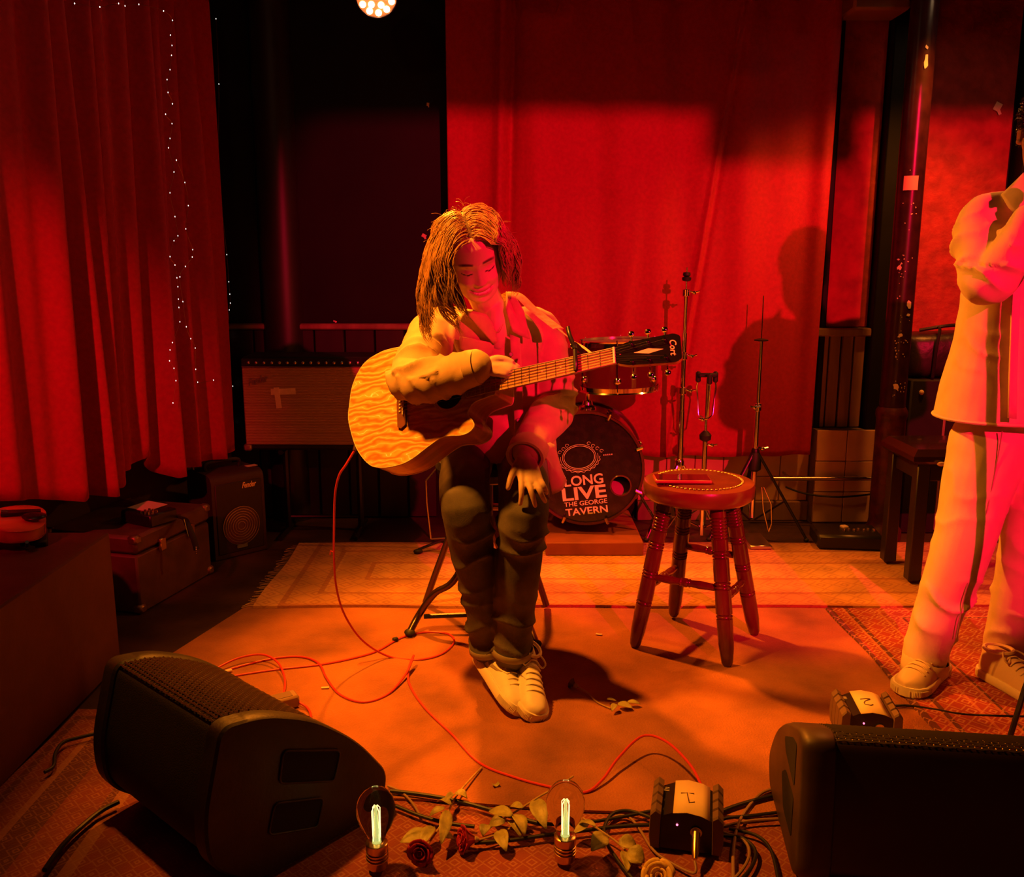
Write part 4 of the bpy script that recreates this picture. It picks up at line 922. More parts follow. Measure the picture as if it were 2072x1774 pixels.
MB().box((fcx0+.24, ey, fz1-.13), (.05, .008, .12), bev=.004).build('latch', bpy.data.materials['case_edge'], case)
MB().sphere((fcx0+.05, ey, fz1-.06), .012, 10, 6).build('rivet', M_tape, case)
M_bag = mat('bag_nylon', (.02, .012, .014), .4, var=.3, vscale=20, bump=.3, bscale=30)
bag = thing('gear_bag', 'black padded gear bag lying on the flight case', 'bag', ((fcx0+fcx1)/2, 4.40, fz1))
bz1 = P(1900, 668, 4.3).z
br = []
for x_, s_ in ((fcx0-.0, .75), (fcx0+.03, .93), (fcx0+.12, 1.), (fcx0+.3, 1.04), (fcx1, 1.06), (fcx1+.05, .9)):
    h_ = (bz1-fz1)*(.9+.2*(x_-fcx0)); br.append([Vector((x_, 4.405+.115*s_*math.copysign(abs(math.cos(t_))**.5, math.cos(t_)), fz1+.002+h_/2*(1+s_*math.copysign(abs(math.sin(t_))**.45, math.sin(t_))) if s_ == 1 else fz1+.002+h_*.5*(1+.99*math.copysign(abs(math.sin(t_))**.45, math.sin(t_))))) for t_ in [2*math.pi*k/20 for k in range(20)]])
MB().loft(br).build('body', M_bag, bag)
MB().tube(cat([Vector((fcx0+.10, 4.285, fz1+.01)), Vector((fcx0+.10, 4.275, fz1+.15)), Vector((fcx0+.12, 4.30, bz1+.005)), Vector((fcx0+.14, 4.38, bz1+.012))], 5), .008, 6, flat=.5).build('zip', M_blackmetal, bag)
MB().tube(cat([Vector((fcx0+.2, 4.29, fz1+.06)), Vector((fcx0+.21, 4.265, fz1+.16)), Vector((fcx0+.26, 4.27, fz1+.2)), Vector((fcx0+.32, 4.28, bz1))], 6), .012, 6, flat=.35).build('strap', M_bag, bag)
MB().tube(cat([Vector((fcx0+.05, 4.36, bz1-.005)), Vector((fcx0+.14, 4.33, bz1+.015)), Vector((fcx0+.22, 4.36, bz1+.02))], 5), .009, 6).build('carry_handle', M_rubber, bag)
# pedal board on the floor by the column
pq = G(1725, 1113, .026)
pb = thing('pedal_board', 'black pedal board with small switches on the floor by the tiles', 'pedal board', (pq.x, pq.y+.09, .026))
MB().box((pq.x, pq.y+.09, .026+.035), (.29, .2, .07), rz(-.12), bev=.012).build('case', M_blackmetal, pb)
for k in range(7): MB().lathe([(.008, 0), (.007, .012), (.003, .014)], 8, (pq.x-.02+k*.022, pq.y+.06+.01*(k % 2), .096)).build('switch', M_steel, pb)
MB().box((pq.x+.0, pq.y+.12, .1), (.03, .03, .012), rz(.3), bev=.003).build('tag', M_tape, pb)
# cable slung across the tiles
ck = MB().tube(cat([P(1590, 985, 4.38), P(1620, 996, 4.38), P(1660, 1003, 4.38), P(1710, 1005, 4.38), P(1768, 999, 4.39)], 6), .005, 6)
based(ck, 'wall_cable', M_rubber, 'black cable sagging along the tiles by the iron column', 'cable')
# ================================================================== SEAT OF THE PLAYER
sl, sr2 = G(829, 1279, .03), G(1085, 1302, .03)
pst = thing('player_stool', 'black stool with curved tubular legs under the guitarist', 'stool', (-.10, 3.02, .016))
SEAT_Z = .655; pc_ = Vector((-.085, 3.02, SEAT_Z))
MB().lathe([(.0, -.06), (.14, -.06), (.165, -.05), (.175, -.025), (.165, -.004), (.13, .0), (.0, .0)], 32, pc_).build('seat_pad', mat('black_vinyl', (.015, .012, .012), .4), pst)
MB().cyl(pc_+Vector((0, 0, -.2)), pc_+Vector((0, 0, -.06)), .02, n=12).build('post', M_blackmetal, pst)
for ft, pts_ in ((sl, [(850, 1240, 3.06), (880, 1200, 3.04), (925, 1165, 3.03)]), (sr2, [(1070, 1262, 3.02), (1055, 1220, 3.02), (1030, 1170, 3.02)])):
    pth = [ft]+[P(*q) for q in pts_]+[pc_+Vector((.0, 0, -.17))]
    lg = MB().tube(cat(pth, 6), .0125, 10).build('leg', mat('bronze_tube', (.12, .07, .04), .25, metal=.8) if 'bronze_tube' not in bpy.data.materials else bpy.data.materials['bronze_tube'], pst)
    MB().sphere(ft, (.02, .02, .013), 10, 6).build('rubber_foot', M_rubber, lg)
for ft in (Vector((-.33, 3.30, .03)), Vector((.13, 3.27, .03))):
    ft.z = .03; pth = [ft, ft.lerp(pc_, .25)+Vector((0, .03, .02)), ft.lerp(pc_, .6)+Vector((0, .02, .02)), pc_+Vector((0, 0, -.17))]
    MB().tube(cat(pth, 6), .0125, 10).build('leg', bpy.data.materials['bronze_tube'], pst)
MB().tube([P(858, 1247, 3.05), P(985, 1242, 3.05), P(1070, 1250, 3.03)], .009, 8).build('cross_bar', M_blackmetal, pst)
# ================================================================== GUITAR
cu_ = Vector((.871, .165, .456)).normalized()
cw_ = Vector((-.02, .953, -.30)); cw_ = (cw_-cu_*cw_.dot(cu_)).normalized(); cn_ = cu_.cross(cw_)
RC = Matrix(((1, 0, 0), (0, _sp, -_cp), (0, _cp, _sp)))    # camera axes (right, up, back) -> world
GU, GW, GN = RC @ cu_, RC @ cw_, RC @ cn_
GD = 2.60
gx, gy = (817-W_PX/2)/F_PX*GD, (H_PX/2-816)/F_PX*GD
GO = CAMP + RC @ Vector((gx, gy, -GD))
GM = basis(GO, GU, GW, GN)
gt = thing('acoustic_guitar', 'acoustic guitar with tiger-striped blond top and cutaway, held by the seated person', 'guitar', GO)
gt.rotation_euler = Matrix((GU, GW, GN)).transposed().to_euler()
def gpt(u, w_, n): return GM @ Vector((u, w_, n))
up_ = [(-.199, 0), (-.196, .035), (-.186, .095), (-.149, .152), (-.09, .176), (-.035, .178), (.0, .172), (.05, .148), (.10, .118), (.145, .106), (.19, .110), (.232, .111), (.265, .096), (.288, .07), (.298, .042), (.30, .028)]
lo_ = [(.30, -.026), (.281, -.033), (.238, -.040), (.217, -.055), (.212, -.073), (.226, -.093), (.231, -.110), (.218, -.123), (.192, -.128), (.155, -.123), (.127, -.124), (.09, -.139), (.024, -.171), (-.03, -.18), (-.086, -.175), (-.125, -.155), (-.166, -.103), (-.192, -.035)]
out = [tuple(q)[:2] for q in cat([(a_, b_, 0) for a_, b_ in up_+lo_], 4, closed=True)]
def gring(n, s_=1., sh=0.): return [Vector((a_*s_ if a_ < 0 else a_, b_*s_, n)) for a_, b_ in out]
def top_mat():
    m = mat('figured_maple', (.8, .5, .2), .32, coat=.35); nt = m.node_tree; b = nt.nodes['Principled BSDF']; L = nt.links.new
    tc = node(nt, 'ShaderNodeTexCoord'); mp = node(nt, 'ShaderNodeMapping'); mp.inputs['Scale'].default_value = (.42, 1, 1); mp.inputs['Rotation'].default_value = (0, 0, .1); L(tc.outputs['Object'], mp.inputs[0])
    wv = node(nt, 'ShaderNodeTexWave', bands_direction='Y'); wv.inputs['Scale'].default_value = 17; wv.inputs['Distortion'].default_value = 13; wv.inputs['Detail'].default_value = 2.5; wv.inputs['Detail Scale'].default_value = 1.3
    L(mp.outputs[0], wv.inputs['Vector']); r = node(nt, 'ShaderNodeValToRGB')
    for p_, c_ in ((0., (.55, .19, .03)), (.2, (.72, .34, .07)), (.42, (.82, .46, .11)), (1., (.85, .50, .13))):
        e = r.color_ramp.elements[0] if p_ == 0 else (r.color_ramp.elements[1] if p_ == 1. else r.color_ramp.elements.new(p_)); e.position = p_; e.color = (*c_, 1)
    L(wv.outputs['Fac'], r.inputs['Fac']); L(r.outputs['Color'], b.inputs['Base Color']); return m
M_top = top_mat(); M_side = mat('guitar_side', (.48, .18, .06), .3, coat=.4, var=.25, vscale=12, stretch=(.4, .4, 5))
M_bind = mat('binding', (.85, .62, .35), .4); M_rose = mat('rosewood', (.16, .045, .02), .4, var=.3, vscale=30, stretch=(.2, 1, 1))
hole = [(.153+.045*math.cos(t_), .045*math.sin(t_)) for t_ in [2*math.pi*k/24 for k in range(24)]]
n_out = len(out)
tb = MB(); tb.prism([q for q in out], (0, 0, -.003), (1, 0, 0), (0, 1, 0), .003); tb.build('top', M_top, gt, local=True, angle=30)
MB().lathe([(.0, .0003), (.045, .0004)], 36, (.153, 0, 0), caps=False).build('sound_hole', M_inshade, gt, local=True)
for r_ in (.048, .052, .055): MB().tube([(.153+r_*math.cos(t_), r_*math.sin(t_), .0003) for t_ in [2*math.pi*k/48 for k in range(48)]], .0011, 5, loop=True, flat=.4).build('rosette', M_bind, gt, local=True)
MB().loft([gring(-.003), gring(-.098)], caps=False).build('sides', M_side, gt, local=True, angle=60)
MB().loft([gring(-.098), gring(-.102, .97), gring(-.106, .6)], caps=True).build('back', M_side, gt, local=True, angle=40)
MB().tube([Vector((a_, b_, -.0015)) for a_, b_ in out], .0021, 5, loop=True).build('binding', M_bind, gt, local=True)
MB().tube([Vector((a_, b_, -.098)) for a_, b_ in out], .0021, 5, loop=True).build('binding', M_bind, gt, local=True)
# bridge
brg = MB().prism([(-.016, -.07), (-.004, -.076), (.012, -.066), (.012, .066), (-.004, .076), (-.016, .07), (-.02, .0)], (0, 0, 0), (1, 0, 0), (0, 1, 0), .007).build('bridge', M_rose, gt, local=True, angle=30)
MB().box((.004, 0, .009), (.003, .075, .006)).build('saddle', mat('bone', (.85, .75, .55), .4), brg, local=True)
FH = .006
nut_u = .648; fend = .213
def fw(u): return .0215+(nut_u-u)/(nut_u-.0)*.0065*1.05
for k in range(6):
    y_ = -.026+k*.0104
    MB().sphere((-.0075, y_, .0085), (.003, .003, .003), 8, 6).build('bridge_pin', bpy.data.materials['bone'], brg, local=True)
    yn = -.0175+k*.007
    hd = nut_u+.05+.042*(k if k < 3 else 5-k) if False else None
    MB().tube([(-.0075, y_, .008), (.004, y_, .0125), (nut_u, yn, FH+.0035)], .00055+.00012*(k), 5).build('string', M_steel, gt, local=True)
fbm = MB(); fbm.loft([[Vector((u_, -fw(u_), .0)), Vector((u_, fw(u_), .0)), Vector((u_, fw(u_)*.97, FH)), Vector((u_, -fw(u_)*.97, FH))] for u_ in (fend, .4, nut_u)]); M_fb = mat('fretboard_wood', (.42, .17, .07), .4, var=.2, vscale=30, stretch=(.2, 1, 1)); fbo = fbm.build('fretboard', M_fb, gt, local=True, angle=20)
for k in range(1, 21):
    u_ = nut_u*2**(-k/12.)
    if u_ < fend: continue
    MB().box((u_, 0, FH+.0004), (.0016, fw(u_)*1.95, .0016)).build('fret', M_chrome, fbo, local=True)
for k in (3, 5, 7, 9, 12):
    u_ = nut_u*(2**(-k/12.)+2**(-(k-1)/12.))/2; MB().lathe([(.003, 0), (.003, .0006)], 10, (u_, 0, FH)).build('fret_dot', M_bind, fbo, local=True)
for sg in (-1, 1): MB().tube([(fend, sg*fw(fend)*.985, FH-.001), (nut_u, sg*fw(nut_u)*.985, FH-.001)], .0012, 5).build('edge_binding', M_bind, fbo, local=True)
nk = MB(); nk.loft([[Vector((u_, w_*fw(u_), n_*d_-.0005)) for w_, n_ in ((-1, 0), (-.9, -.5), (-.5, -.9), (0, -1), (.5, -.9), (.9, -.5), (1, 0))] for u_, d_ in ((.28, .05), (.31, .028), (.36, .022), (.6, .019), (.655, .018))]); nk.build('neck', M_side, gt, local=True, angle=50)
MB().box((nut_u+.002, 0, FH*.5+.002), (.005, .043, FH+.004)).build('nut', bpy.data.materials['bone'], gt, local=True)
# headstock, leaning back
ha = math.radians(13); HU = Vector((math.cos(ha), 0, -math.sin(ha))); HN = Vector((math.sin(ha), 0, math.cos(ha))); HO = Vector((nut_u+.005, 0, FH*.5))
hp_ = round_poly([(0, -.022), (.03, -.031), (.148, -.0385), (.163, -.030), (.163, .030), (.148, .0385), (.03, .031), (0, .022)], .006, 3)
def hpt(x_, y_, z_): return HO+HU*x_+Vector((0, y_, 0))+HN*z_
MB().loft([[hpt(q[0], q[1], z_) for q in hp_] for z_ in (-.014, .0)]).build('headstock_core', M_side, gt, local=True, angle=30)
hs_ = MB().loft([[hpt(q[0], q[1], z_) for q in hp_] for z_ in (.0, .0025)]).build('headstock_face', mat('black_gloss', (.010, .008, .008), .15, coat=.6), gt, local=True, angle=30)
MB().add([hpt(.045, 0, .0029), hpt(.082, -.007, .0029), hpt(.12, 0, .0029), hpt(.082, .007, .0029)], [(0, 1, 2, 3)]).build('inlay', M_bind, hs_, local=True, smooth=False)
tm = MB(); text_mb(tm, 'Cort', .03, hpt(.144, 0, .003), (0, -1, 0), tuple(HU), shear=.25, fit=(.042, .017), bold=.0005, depth=.0002); tm.build('logo', mat('logo_gold', (.85, .55, .3), .4), hs_, local=True, smooth=False)
for k in range(6):
    sg = 1 if k >= 3 else -1; j = k if k < 3 else 5-k; xx = .04+.042*j
    tu_ = MB(); tu_.lathe([(.0045, 0), (.0045, .006), (.003, .007), (.003, .014), (.004, .015)], 10, hpt(xx, sg*.024, .002), HN)
    tuo = tu_.build('tuning_post', M_chrome, gt, local=True)
    kb = MB(); kb.tube([hpt(xx, sg*.034, -.012), hpt(xx, sg*.05, -.012)], .0025, 6); kb.sphere(hpt(xx, sg*.058, -.012), (.009, .008, .005), 10, 6); kb.build('tuning_key', M_chrome, tuo, local=True)
    yn = -.0175+(k if sg < 0 else k)*.007
    MB().tube([Vector((nut_u, yn, FH+.0035)), hpt(xx, sg*.022, .012)], .0006, 5).build('string', M_steel, gt, local=True)
# strap button and end jack
EJ = Vector((-.199, -.045, -.05))
MB().lathe([(.008, 0), (.008, .006), (.005, .008)], 12, EJ, (-1, -.1, 0)).build('end_jack', M_chrome, gt, local=True)
# capo
cpu = .548
cp = thing('capo', 'black spring capo clamped across the guitar neck', 'capo', gpt(cpu, 0, 0)); cp.rotation_euler = gt.rotation_euler
MB().box((0, .006, FH+.012), (.012, .066, .010), bev=.004).build('bar', M_blackmetal, cp, local=True)
MB().tube(cat([(0, .036, FH+.012), (-.004, .05, FH+.008), (-.008, .058, -.01), (-.006, .05, -.04), (0, .03, -.05)], 5), .007, 8).build('arm', M_blackmetal, cp, local=True)
MB().tube(cat([(0, .04, FH+.014), (-.01, .075, FH+.02), (-.016, .1, FH+.016)], 5), .006, 8, flat=.5).build('lever', M_blackmetal, cp, local=True)
MB().lathe([(.006, -.008), (.008, -.006), (.008, .006), (.006, .008)], 10, (-.006, .05, FH+.005), (1, 0, 0)).build('spring', M_chrome, cp, local=True)
# ================================================================== PEOPLE
from mathutils import noise as mnoise
def remesh(mb, vox, smooth=4, fac=.5):
    me = bpy.data.meshes.new('tmp'); me.from_pydata(mb.v, [], mb.f); me.update()
    ob = bpy.data.objects.new('tmp', me); COL.objects.link(ob)
    r = ob.modifiers.new('r', 'REMESH'); r.mode = 'VOXEL'; r.voxel_size = vox
    if smooth: s_ = ob.modifiers.new('s', 'SMOOTH'); s_.factor = fac; s_.iterations = smooth
    bpy.context.view_layer.update()
    m2 = bpy.data.meshes.new_from_object(ob.evaluated_get(bpy.context.evaluated_depsgraph_get()))
    v = np.empty(len(m2.vertices)*3); m2.vertices.foreach_get('co', v); n = np.empty(len(m2.vertices)*3); m2.vertices.foreach_get('normal', n)
    f = [tuple(p_.vertices) for p_ in m2.polygons]
    bpy.data.objects.remove(ob); bpy.data.meshes.remove(me); bpy.data.meshes.remove(m2)
    return v.reshape(-1, 3), n.reshape(-1, 3), f
def mesh_obj(name, v, f, m, parent, col=None):
    off = root_loc(parent); me = bpy.data.meshes.new(name)
    me.from_pydata([(q[0]-off.x, q[1]-off.y, q[2]-off.z) for q in v], [], f); me.update()
    me.polygons.foreach_set('use_smooth', [True]*len(me.polygons))
    if col is not None:
        a_ = me.color_attributes.new('tone', 'FLOAT_COLOR', 'POINT'); a_.data.foreach_set('color', np.asarray(col, dtype=np.float32).ravel())
    ob = bpy.data.objects.new(name, me); COL.objects.link(ob); ob.parent = parent; me.materials.append(m); return ob
def lerp_list(pts, rad, n=6):
    c_ = cat(pts, n); L = len(pts)-1; rr = [float(np.interp(i/n, range(L+1), rad)) for i in range(len(c_))]; return c_, rr
def limb(mb, pts, rad, n=16, flat=1., up=(0, 0, 1)):
    c_, rr = lerp_list(pts, rad); mb.tube(c_, rr, n, flat=flat, up=up)
    for q, r_ in ((c_[0], rr[0]), (c_[-1], rr[-1])): mb.sphere(q, (r_*.98,)*3, 14, 10)
def rings(mb, L, n=36, xa=(1, 0, 0), p_=.85):
    """L: (centre, half width, half depth) stacked upward, denser between"""
    xa = Vector(xa).normalized(); out_ = []
    cs_ = cat([q[0] for q in L], 5); k_ = len(L)-1
    for i, c_ in enumerate(cs_):
        hx = float(np.interp(i/5, range(k_+1), [q[1] for q in L])); hy = float(np.interp(i/5, range(k_+1), [q[2] for q in L])); ya = Vector((-xa.y, xa.x, 0))
        out_.append([c_+xa*(hx*math.copysign(abs(math.cos(t_))**p_, math.cos(t_)))+ya*(hy*math.copysign(abs(math.sin(t_))**p_, math.sin(t_))) for t_ in [2*math.pi*k/n for k in range(n)]])
    mb.loft(out_)
def wrinkle(v, n, amp, fn):
    out_ = v.copy()
    for i in range(len(v)): out_[i] += n[i]*(amp*fn(v[i]))
    return out_
def seg_wr(a_, b_, freq, seed):
    """folds running across a limb from a to b"""
    a_, b_ = np.array(a_), np.array(b_); d_ = (b_-a_)/np.linalg.norm(b_-a_)
    def fn(q):
        r_ = q-a_; s_ = float(r_ @ d_); wob = mnoise.noise(Vector((q[0]*9+seed, q[1]*9, q[2]*9)))
        ph_ = s_*freq*.5+2.2*wob+seed; return ((1-abs(math.sin(ph_)))**1.5*1.9-.55)*max(0., mnoise.noise(Vector((q[0]*7, q[1]*7+seed, q[2]*7)))+.35)
    return fn
# ------------------------------------------------------------------ skin
def skin_mat(name, base):
    m = mat(name, base, .48, bump=.05, bscale=300); nt = m.node_tree; b = nt.nodes['Principled BSDF']
    at = node(nt, 'ShaderNodeAttribute', attribute_name='tone'); mu = node(nt, 'ShaderNodeMixRGB', blend_type='MULTIPLY'); mu.inputs['Fac'].default_value = 1
    mu.inputs[1].default_value = (*base, 1); nt.links.new(at.outputs['Color'], mu.inputs[2]); nt.links.new(mu.outputs[0], b.inputs['Base Color'])
    b.inputs['Subsurface Weight'].default_value = .12; b.inputs['Subsurface Radius'].default_value = (.01, .004, .002); return m
M_skin = skin_mat('skin_light', (.72, .46, .34)); M_skin2 = skin_mat('skin_tan', (.62, .38, .26))
HZ = [-.109, -.102, -.091, -.075, -.054, -.03, 0., .03, .06, .085, .103, .113, .1165]
HWX = [.010, .029, .045, .057, .0655, .070, .0725, .0735, .072, .0615, .042, .020, .002]
HYF = [.070, .083, .0885, .089, .088, .0875, .087, .0905, .086, .071, .046, .022, .002]
HYB = [-.045, -.03, -.005, .02, .05, .073, .087, .097, .098, .086, .060, .03, .002]
def face_fn(x, z, smile):
    g = lambda dx, sx, dz, sz: math.exp(-(dx/sx)**2-(dz/sz)**2)
    ax = abs(x); d = 0.
    # nose
    if -.055 < z < .03:
        t_ = min(max((.014-z)/.048, 0), 1); ht = .004+.0175*t_**1.15
        if z < -.034: ht *= math.exp(-((z+.034)/.0085)**2)
        if z > .014: ht = .004*math.exp(-((z-.014)/.012)**2)
        d += ht*math.exp(-(x/(.0072+.0045*t_))**2)
    d += .0075*g(ax-.0125, .0058, z+.037, .0062)
    d -= .0022*g(ax-.006, .003, z+.0445, .003)
    # eye sockets, lids
    d -= .0095*g(ax-.030, .0165, z-.001, .0105); d += .0085*g(ax-.031, .0125, z+.002, .0085); d += .0035*g(ax-.032, .018, z-.021, .0065)
    d -= .0016*g(ax-.031, .0125, z+.0075, .0018)
    # cheeks, mouth
    d += (.005+.006*smile)*g(ax-.040, .018, z+.034, .016)
    zm = -.0655+(10.5*smile)*x*x
    wm = max(0., 1-(ax/.033)**4)
    d += wm*(.0052*math.exp(-((z-zm-.0058)/.0042)**2)+.0066*math.exp(-((z-zm+.0075)/.0052)**2)-.0035*math.exp(-((z-zm)/.0019)**2))
    d -= .0022*math.exp(-((ax-.019-(-.042-z)*.55)/.0045)**2)*(1 if -.062 < z < -.036 else 0)*smile
    d -= .003*g(ax-.031, .005, z-zm, .006)*smile
    d += .0055*g(x, .014, z+.100, .010); d -= .003*g(x, .016, z+.084, .005)
    return d
def tone_fn(x, z, smile, brow=.12, lip=(.62, .34, .34)):
    ax = abs(x); c_ = np.array([1., 1., 1.])
    zm = -.0655+(10.5*smile)*x*x; wm = max(0., 1-(ax/.031)**4)
    lipm = max(0., 1-(abs(z-zm-.0005)/.0105)**4)*wm if abs(z-zm) < .0105 else 0
    c_ = c_*(1-lipm)+np.array(lip)*lipm
    if smile > .5 and ax < .023 and -.0036 < z-zm < .0026: c_ = np.array([1.3, 1.7, 2.])      # teeth
    elif abs(z-zm) < .0014 and ax < .032: c_ = np.array([.28, .15, .15])
    zb = .0215+.004*math.sin(min(max((ax-.012)/.04, 0), 1)*math.pi)-.05*max(0, ax-.04)
    bm = math.exp(-((z-zb)/.0039)**4)*(1 if .0125 < ax < .051 else 0)*(1-.5*max(0, (ax-.04)/.011))
    c_ = c_*(1-bm)+np.array([brow, brow*.7, brow*.6])*bm
    zl = -.0045-.0035*(1-((ax-.031)/.014)**2); lm = 1. if abs(z-zl) < .0019 and .0165 < ax < .0455 else 0
    c_ = c_*(1-.92*lm)
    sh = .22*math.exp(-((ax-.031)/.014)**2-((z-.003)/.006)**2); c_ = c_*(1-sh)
    return c_
def head_mesh(Rm, o, smile, brow=.12):
    nz, na = 110, 112; v = []; f = []; col = []
    zs = np.linspace(HZ[0], HZ[-1], nz)
    # smooth profiles
    def sm(y): return np.interp(zs, HZ, y)
    ker = np.hanning(9); ker /= ker.sum()
    def smooth(a): return np.convolve(np.pad(a, 4, mode='edge'), ker, 'valid')
    wx, yf, yb = smooth(sm(HWX)), smooth(sm(HYF)), smooth(sm(HYB))
    for i, z in enumerate(zs):
        yc = (yb[i]-yf[i])/2 if z < -.03 else 0.; 
        for k in range(na):
            t_ = 2*math.pi*k/na; cx_, sy_ = math.cos(t_), math.sin(t_)
            x = wx[i]*math.copysign(abs(cx_)**.86, cx_)
            if z < -.03: hy = (yf[i]+yb[i])/2; y = yc+hy*math.copysign(abs(sy_)**.95, sy_)
            else: y = (yb[i] if sy_ > 0 else yf[i])*math.copysign(abs(sy_)**.92, sy_)
            dd = 0.; tn = np.array([1., 1., 1.])
            if sy_ < 0 and abs(x) < .062:
                fade = min(1., (-sy_)/.35); dd = face_fn(x, z, smile)*fade
                if -sy_ > .3: tn = tone_fn(x, z, smile, brow)
            v.append(Rm @ Vector((x, y-dd, z))+o); col.append((*tn, 1.))
    for i in range(nz-1):
        for k in range(na): f.append((i*na+k, i*na+(k+1) % na, (i+1)*na+(k+1) % na, (i+1)*na+k))
    f.append(tuple(reversed(range(na)))); f.append(tuple(range((nz-1)*na, nz*na)))
    e = MB()
    for sg in (-1, 1):
        for j, (rx, ry, rz_, ox, oy, oz) in enumerate(((.008, .017, .030, .072, .012, -.008), (.011, .011, .009, .071, .008, -.03))):
            e.sphere((sg*ox, oy, oz), (rx, ry, rz_), 12, 10, Matrix.Rotation(.25, 3, 'X'))
    b_ = len(v); v += [Rm @ Vector(q)+o for q in e.v]; f += [tuple(i+b_ for i in q) for q in e.f]; col += [(1, .9, .9, 1)]*len(e.v)
    return v, f, col
def hand(mb, wrist, knuck, fingers, thumb, wr_r=.021, back=(0, -1, 0)):
    """wrist, knuckles (index..little) and finger joint chains in world space"""
    wrist = Vector(wrist); K = [Vector(q) for q in knuck]; mid = (K[1]+K[2])/2
    for i, q in enumerate(K):
        w0 = wrist+(q-mid)*.45
        limb(mb, [w0, w0.lerp(q, .5), q], [wr_r*.62, .0135, .0105], 10)
    limb(mb, [wrist, wrist.lerp(mid, .5), mid], [wr_r*.8, .016, .011], 12)
    for q, chain in zip(K, fingers):
        ch = [q]+[Vector(c_) for c_ in chain]; limb(mb, ch, list(np.linspace(.0097, .0066, len(ch))), 10)
    limb(mb, [Vector(t_) for t_ in thumb], list(np.linspace(.0135, .0078, len(thumb))), 10)
# ================================================================== SEATED GUITARIST
def gface(px, py, off): return PL(px, py, GO+GN*off, GN)
pw = thing('person', 'seated person in a tan canvas jacket and jeans bowing over a guitar', 'person', (-.06, 2.9, 0))
HR = Matrix.Rotation(math.radians(9), 3, 'Z') @ Matrix.Rotation(math.radians(-13), 3, 'Y') @ Matrix.Rotation(math.radians(29), 3, 'X')
eye = P(969, 549, 2.50); HO_ = eye - HR @ Vector((0, -.088, 0))
hv, hf, hcol = head_mesh(HR, HO_, 1.)
PEL = Vector((-.055, 2.985, .735)); NECK = Vector((-.066, 2.765, 1.165))
sR, sL = Vector((-.222, 2.79, 1.105)), Vector((.082, 2.825, 1.10))
eR = gface(850, 770, .058); wR = gface(972, 741, .040)
eL = P(1116, 822, 2.775); wL = P(1063, 922, 2.50)
hipR, hipL = Vector((-.145, 2.955, .72)), Vector((.035, 2.955, .72))
kR, kL = P(940, 1014, 2.53), P(1060, 1030, 2.51)
aR, aL = P(986, 1290, 2.62), P(1037, 1296, 2.575)
bm_ = MB()
rings(bm_, [(PEL, .13, .09), (Vector((-.06, 2.96, .86)), .12, .085), (Vector((-.065, 2.89, 1.0)), .125, .085), (Vector((-.068, 2.82, 1.09)), .13, .08), (Vector((-.067, 2.78, 1.14)), .09, .06)])
limb(bm_, [NECK+Vector((0, .01, -.06)), NECK, HO_+HR @ Vector((0, .02, -.07)), HO_+HR @ Vector((0, .02, 0))], [.055, .048, .047, .045])
bm_.sphere((-.042, 2.737, 1.12), (.043, .078, .085), 18, 12)
limb(bm_, [sR, eR, wR], [.045, .036, .024]); limb(bm_, [sL, eL, wL], [.045, .036, .024])
for h_, k_, a_ in ((hipR, kR, aR), (hipL, kL, aL)): limb(bm_, [h_, h_.lerp(k_, .5)+Vector((0, 0, .012)), k_, k_.lerp(a_, .3), k_.lerp(a_, .65), a_, a_+Vector((0, .0, -.06))], [.065, .055, .042, .04, .036, .03, .03])
# left hand resting on the knee, fingers spread
hy = 2.435
hand(bm_, wL, [P(1055, 970, 2.45), P(1069, 975, 2.445), P(1082, 974, 2.447), P(1091, 968, 2.455)],
     [[P(1055, 988, 2.436), P(1055, 1004, 2.432), P(1053, 1019, 2.436)], [P(1074, 992, 2.43), P(1079, 1008, 2.428), P(1083, 1023, 2.433)], [P(1091, 990, 2.432), P(1097, 1003, 2.432), P(1103, 1014, 2.437)], [P(1098, 980, 2.444), P(1103, 989, 2.445), P(1106, 997, 2.45)]],
     [P(1050, 935, 2.485), P(1042, 948, 2.47), P(1034, 966, 2.46), P(1028, 987, 2.455)])
# right hand lying over the top of the guitar, fingers curling behind the neck
hand(bm_, wR, [gface(1031, 735, -.004), gface(1034, 743, .0), gface(1030, 751, .006), gface(1022, 757, .010)],
     [[gface(1046, 742, -.016), gface(1053, 752, -.034), gface(1052, 764, -.044)], [gface(1047, 752, -.014), gface(1050, 763, -.034), gface(1047, 774, -.044)], [gface(1040, 762, -.008), gface(1043, 773, -.03), gface(1040, 782, -.042)], [gface(1031, 767, -.004), gface(1034, 777, -.026), gface(1030, 785, -.04)]],
     [gface(990, 732, .03), gface(1005, 726, .022), gface(1022, 727, .010), gface(1036, 732, .0)])
bv, bn, bf = remesh(bm_, .0032, 3, .4)
nb = len(hv); v_all = [tuple(q) for q in hv]+[tuple(q) for q in bv]; f_all = list(hf)+[tuple(i+nb for i in q) for q in bf]
mesh_obj('body', v_all, f_all, M_skin, pw, list(hcol)+[(1, 1, 1, 1)]*len(bv))
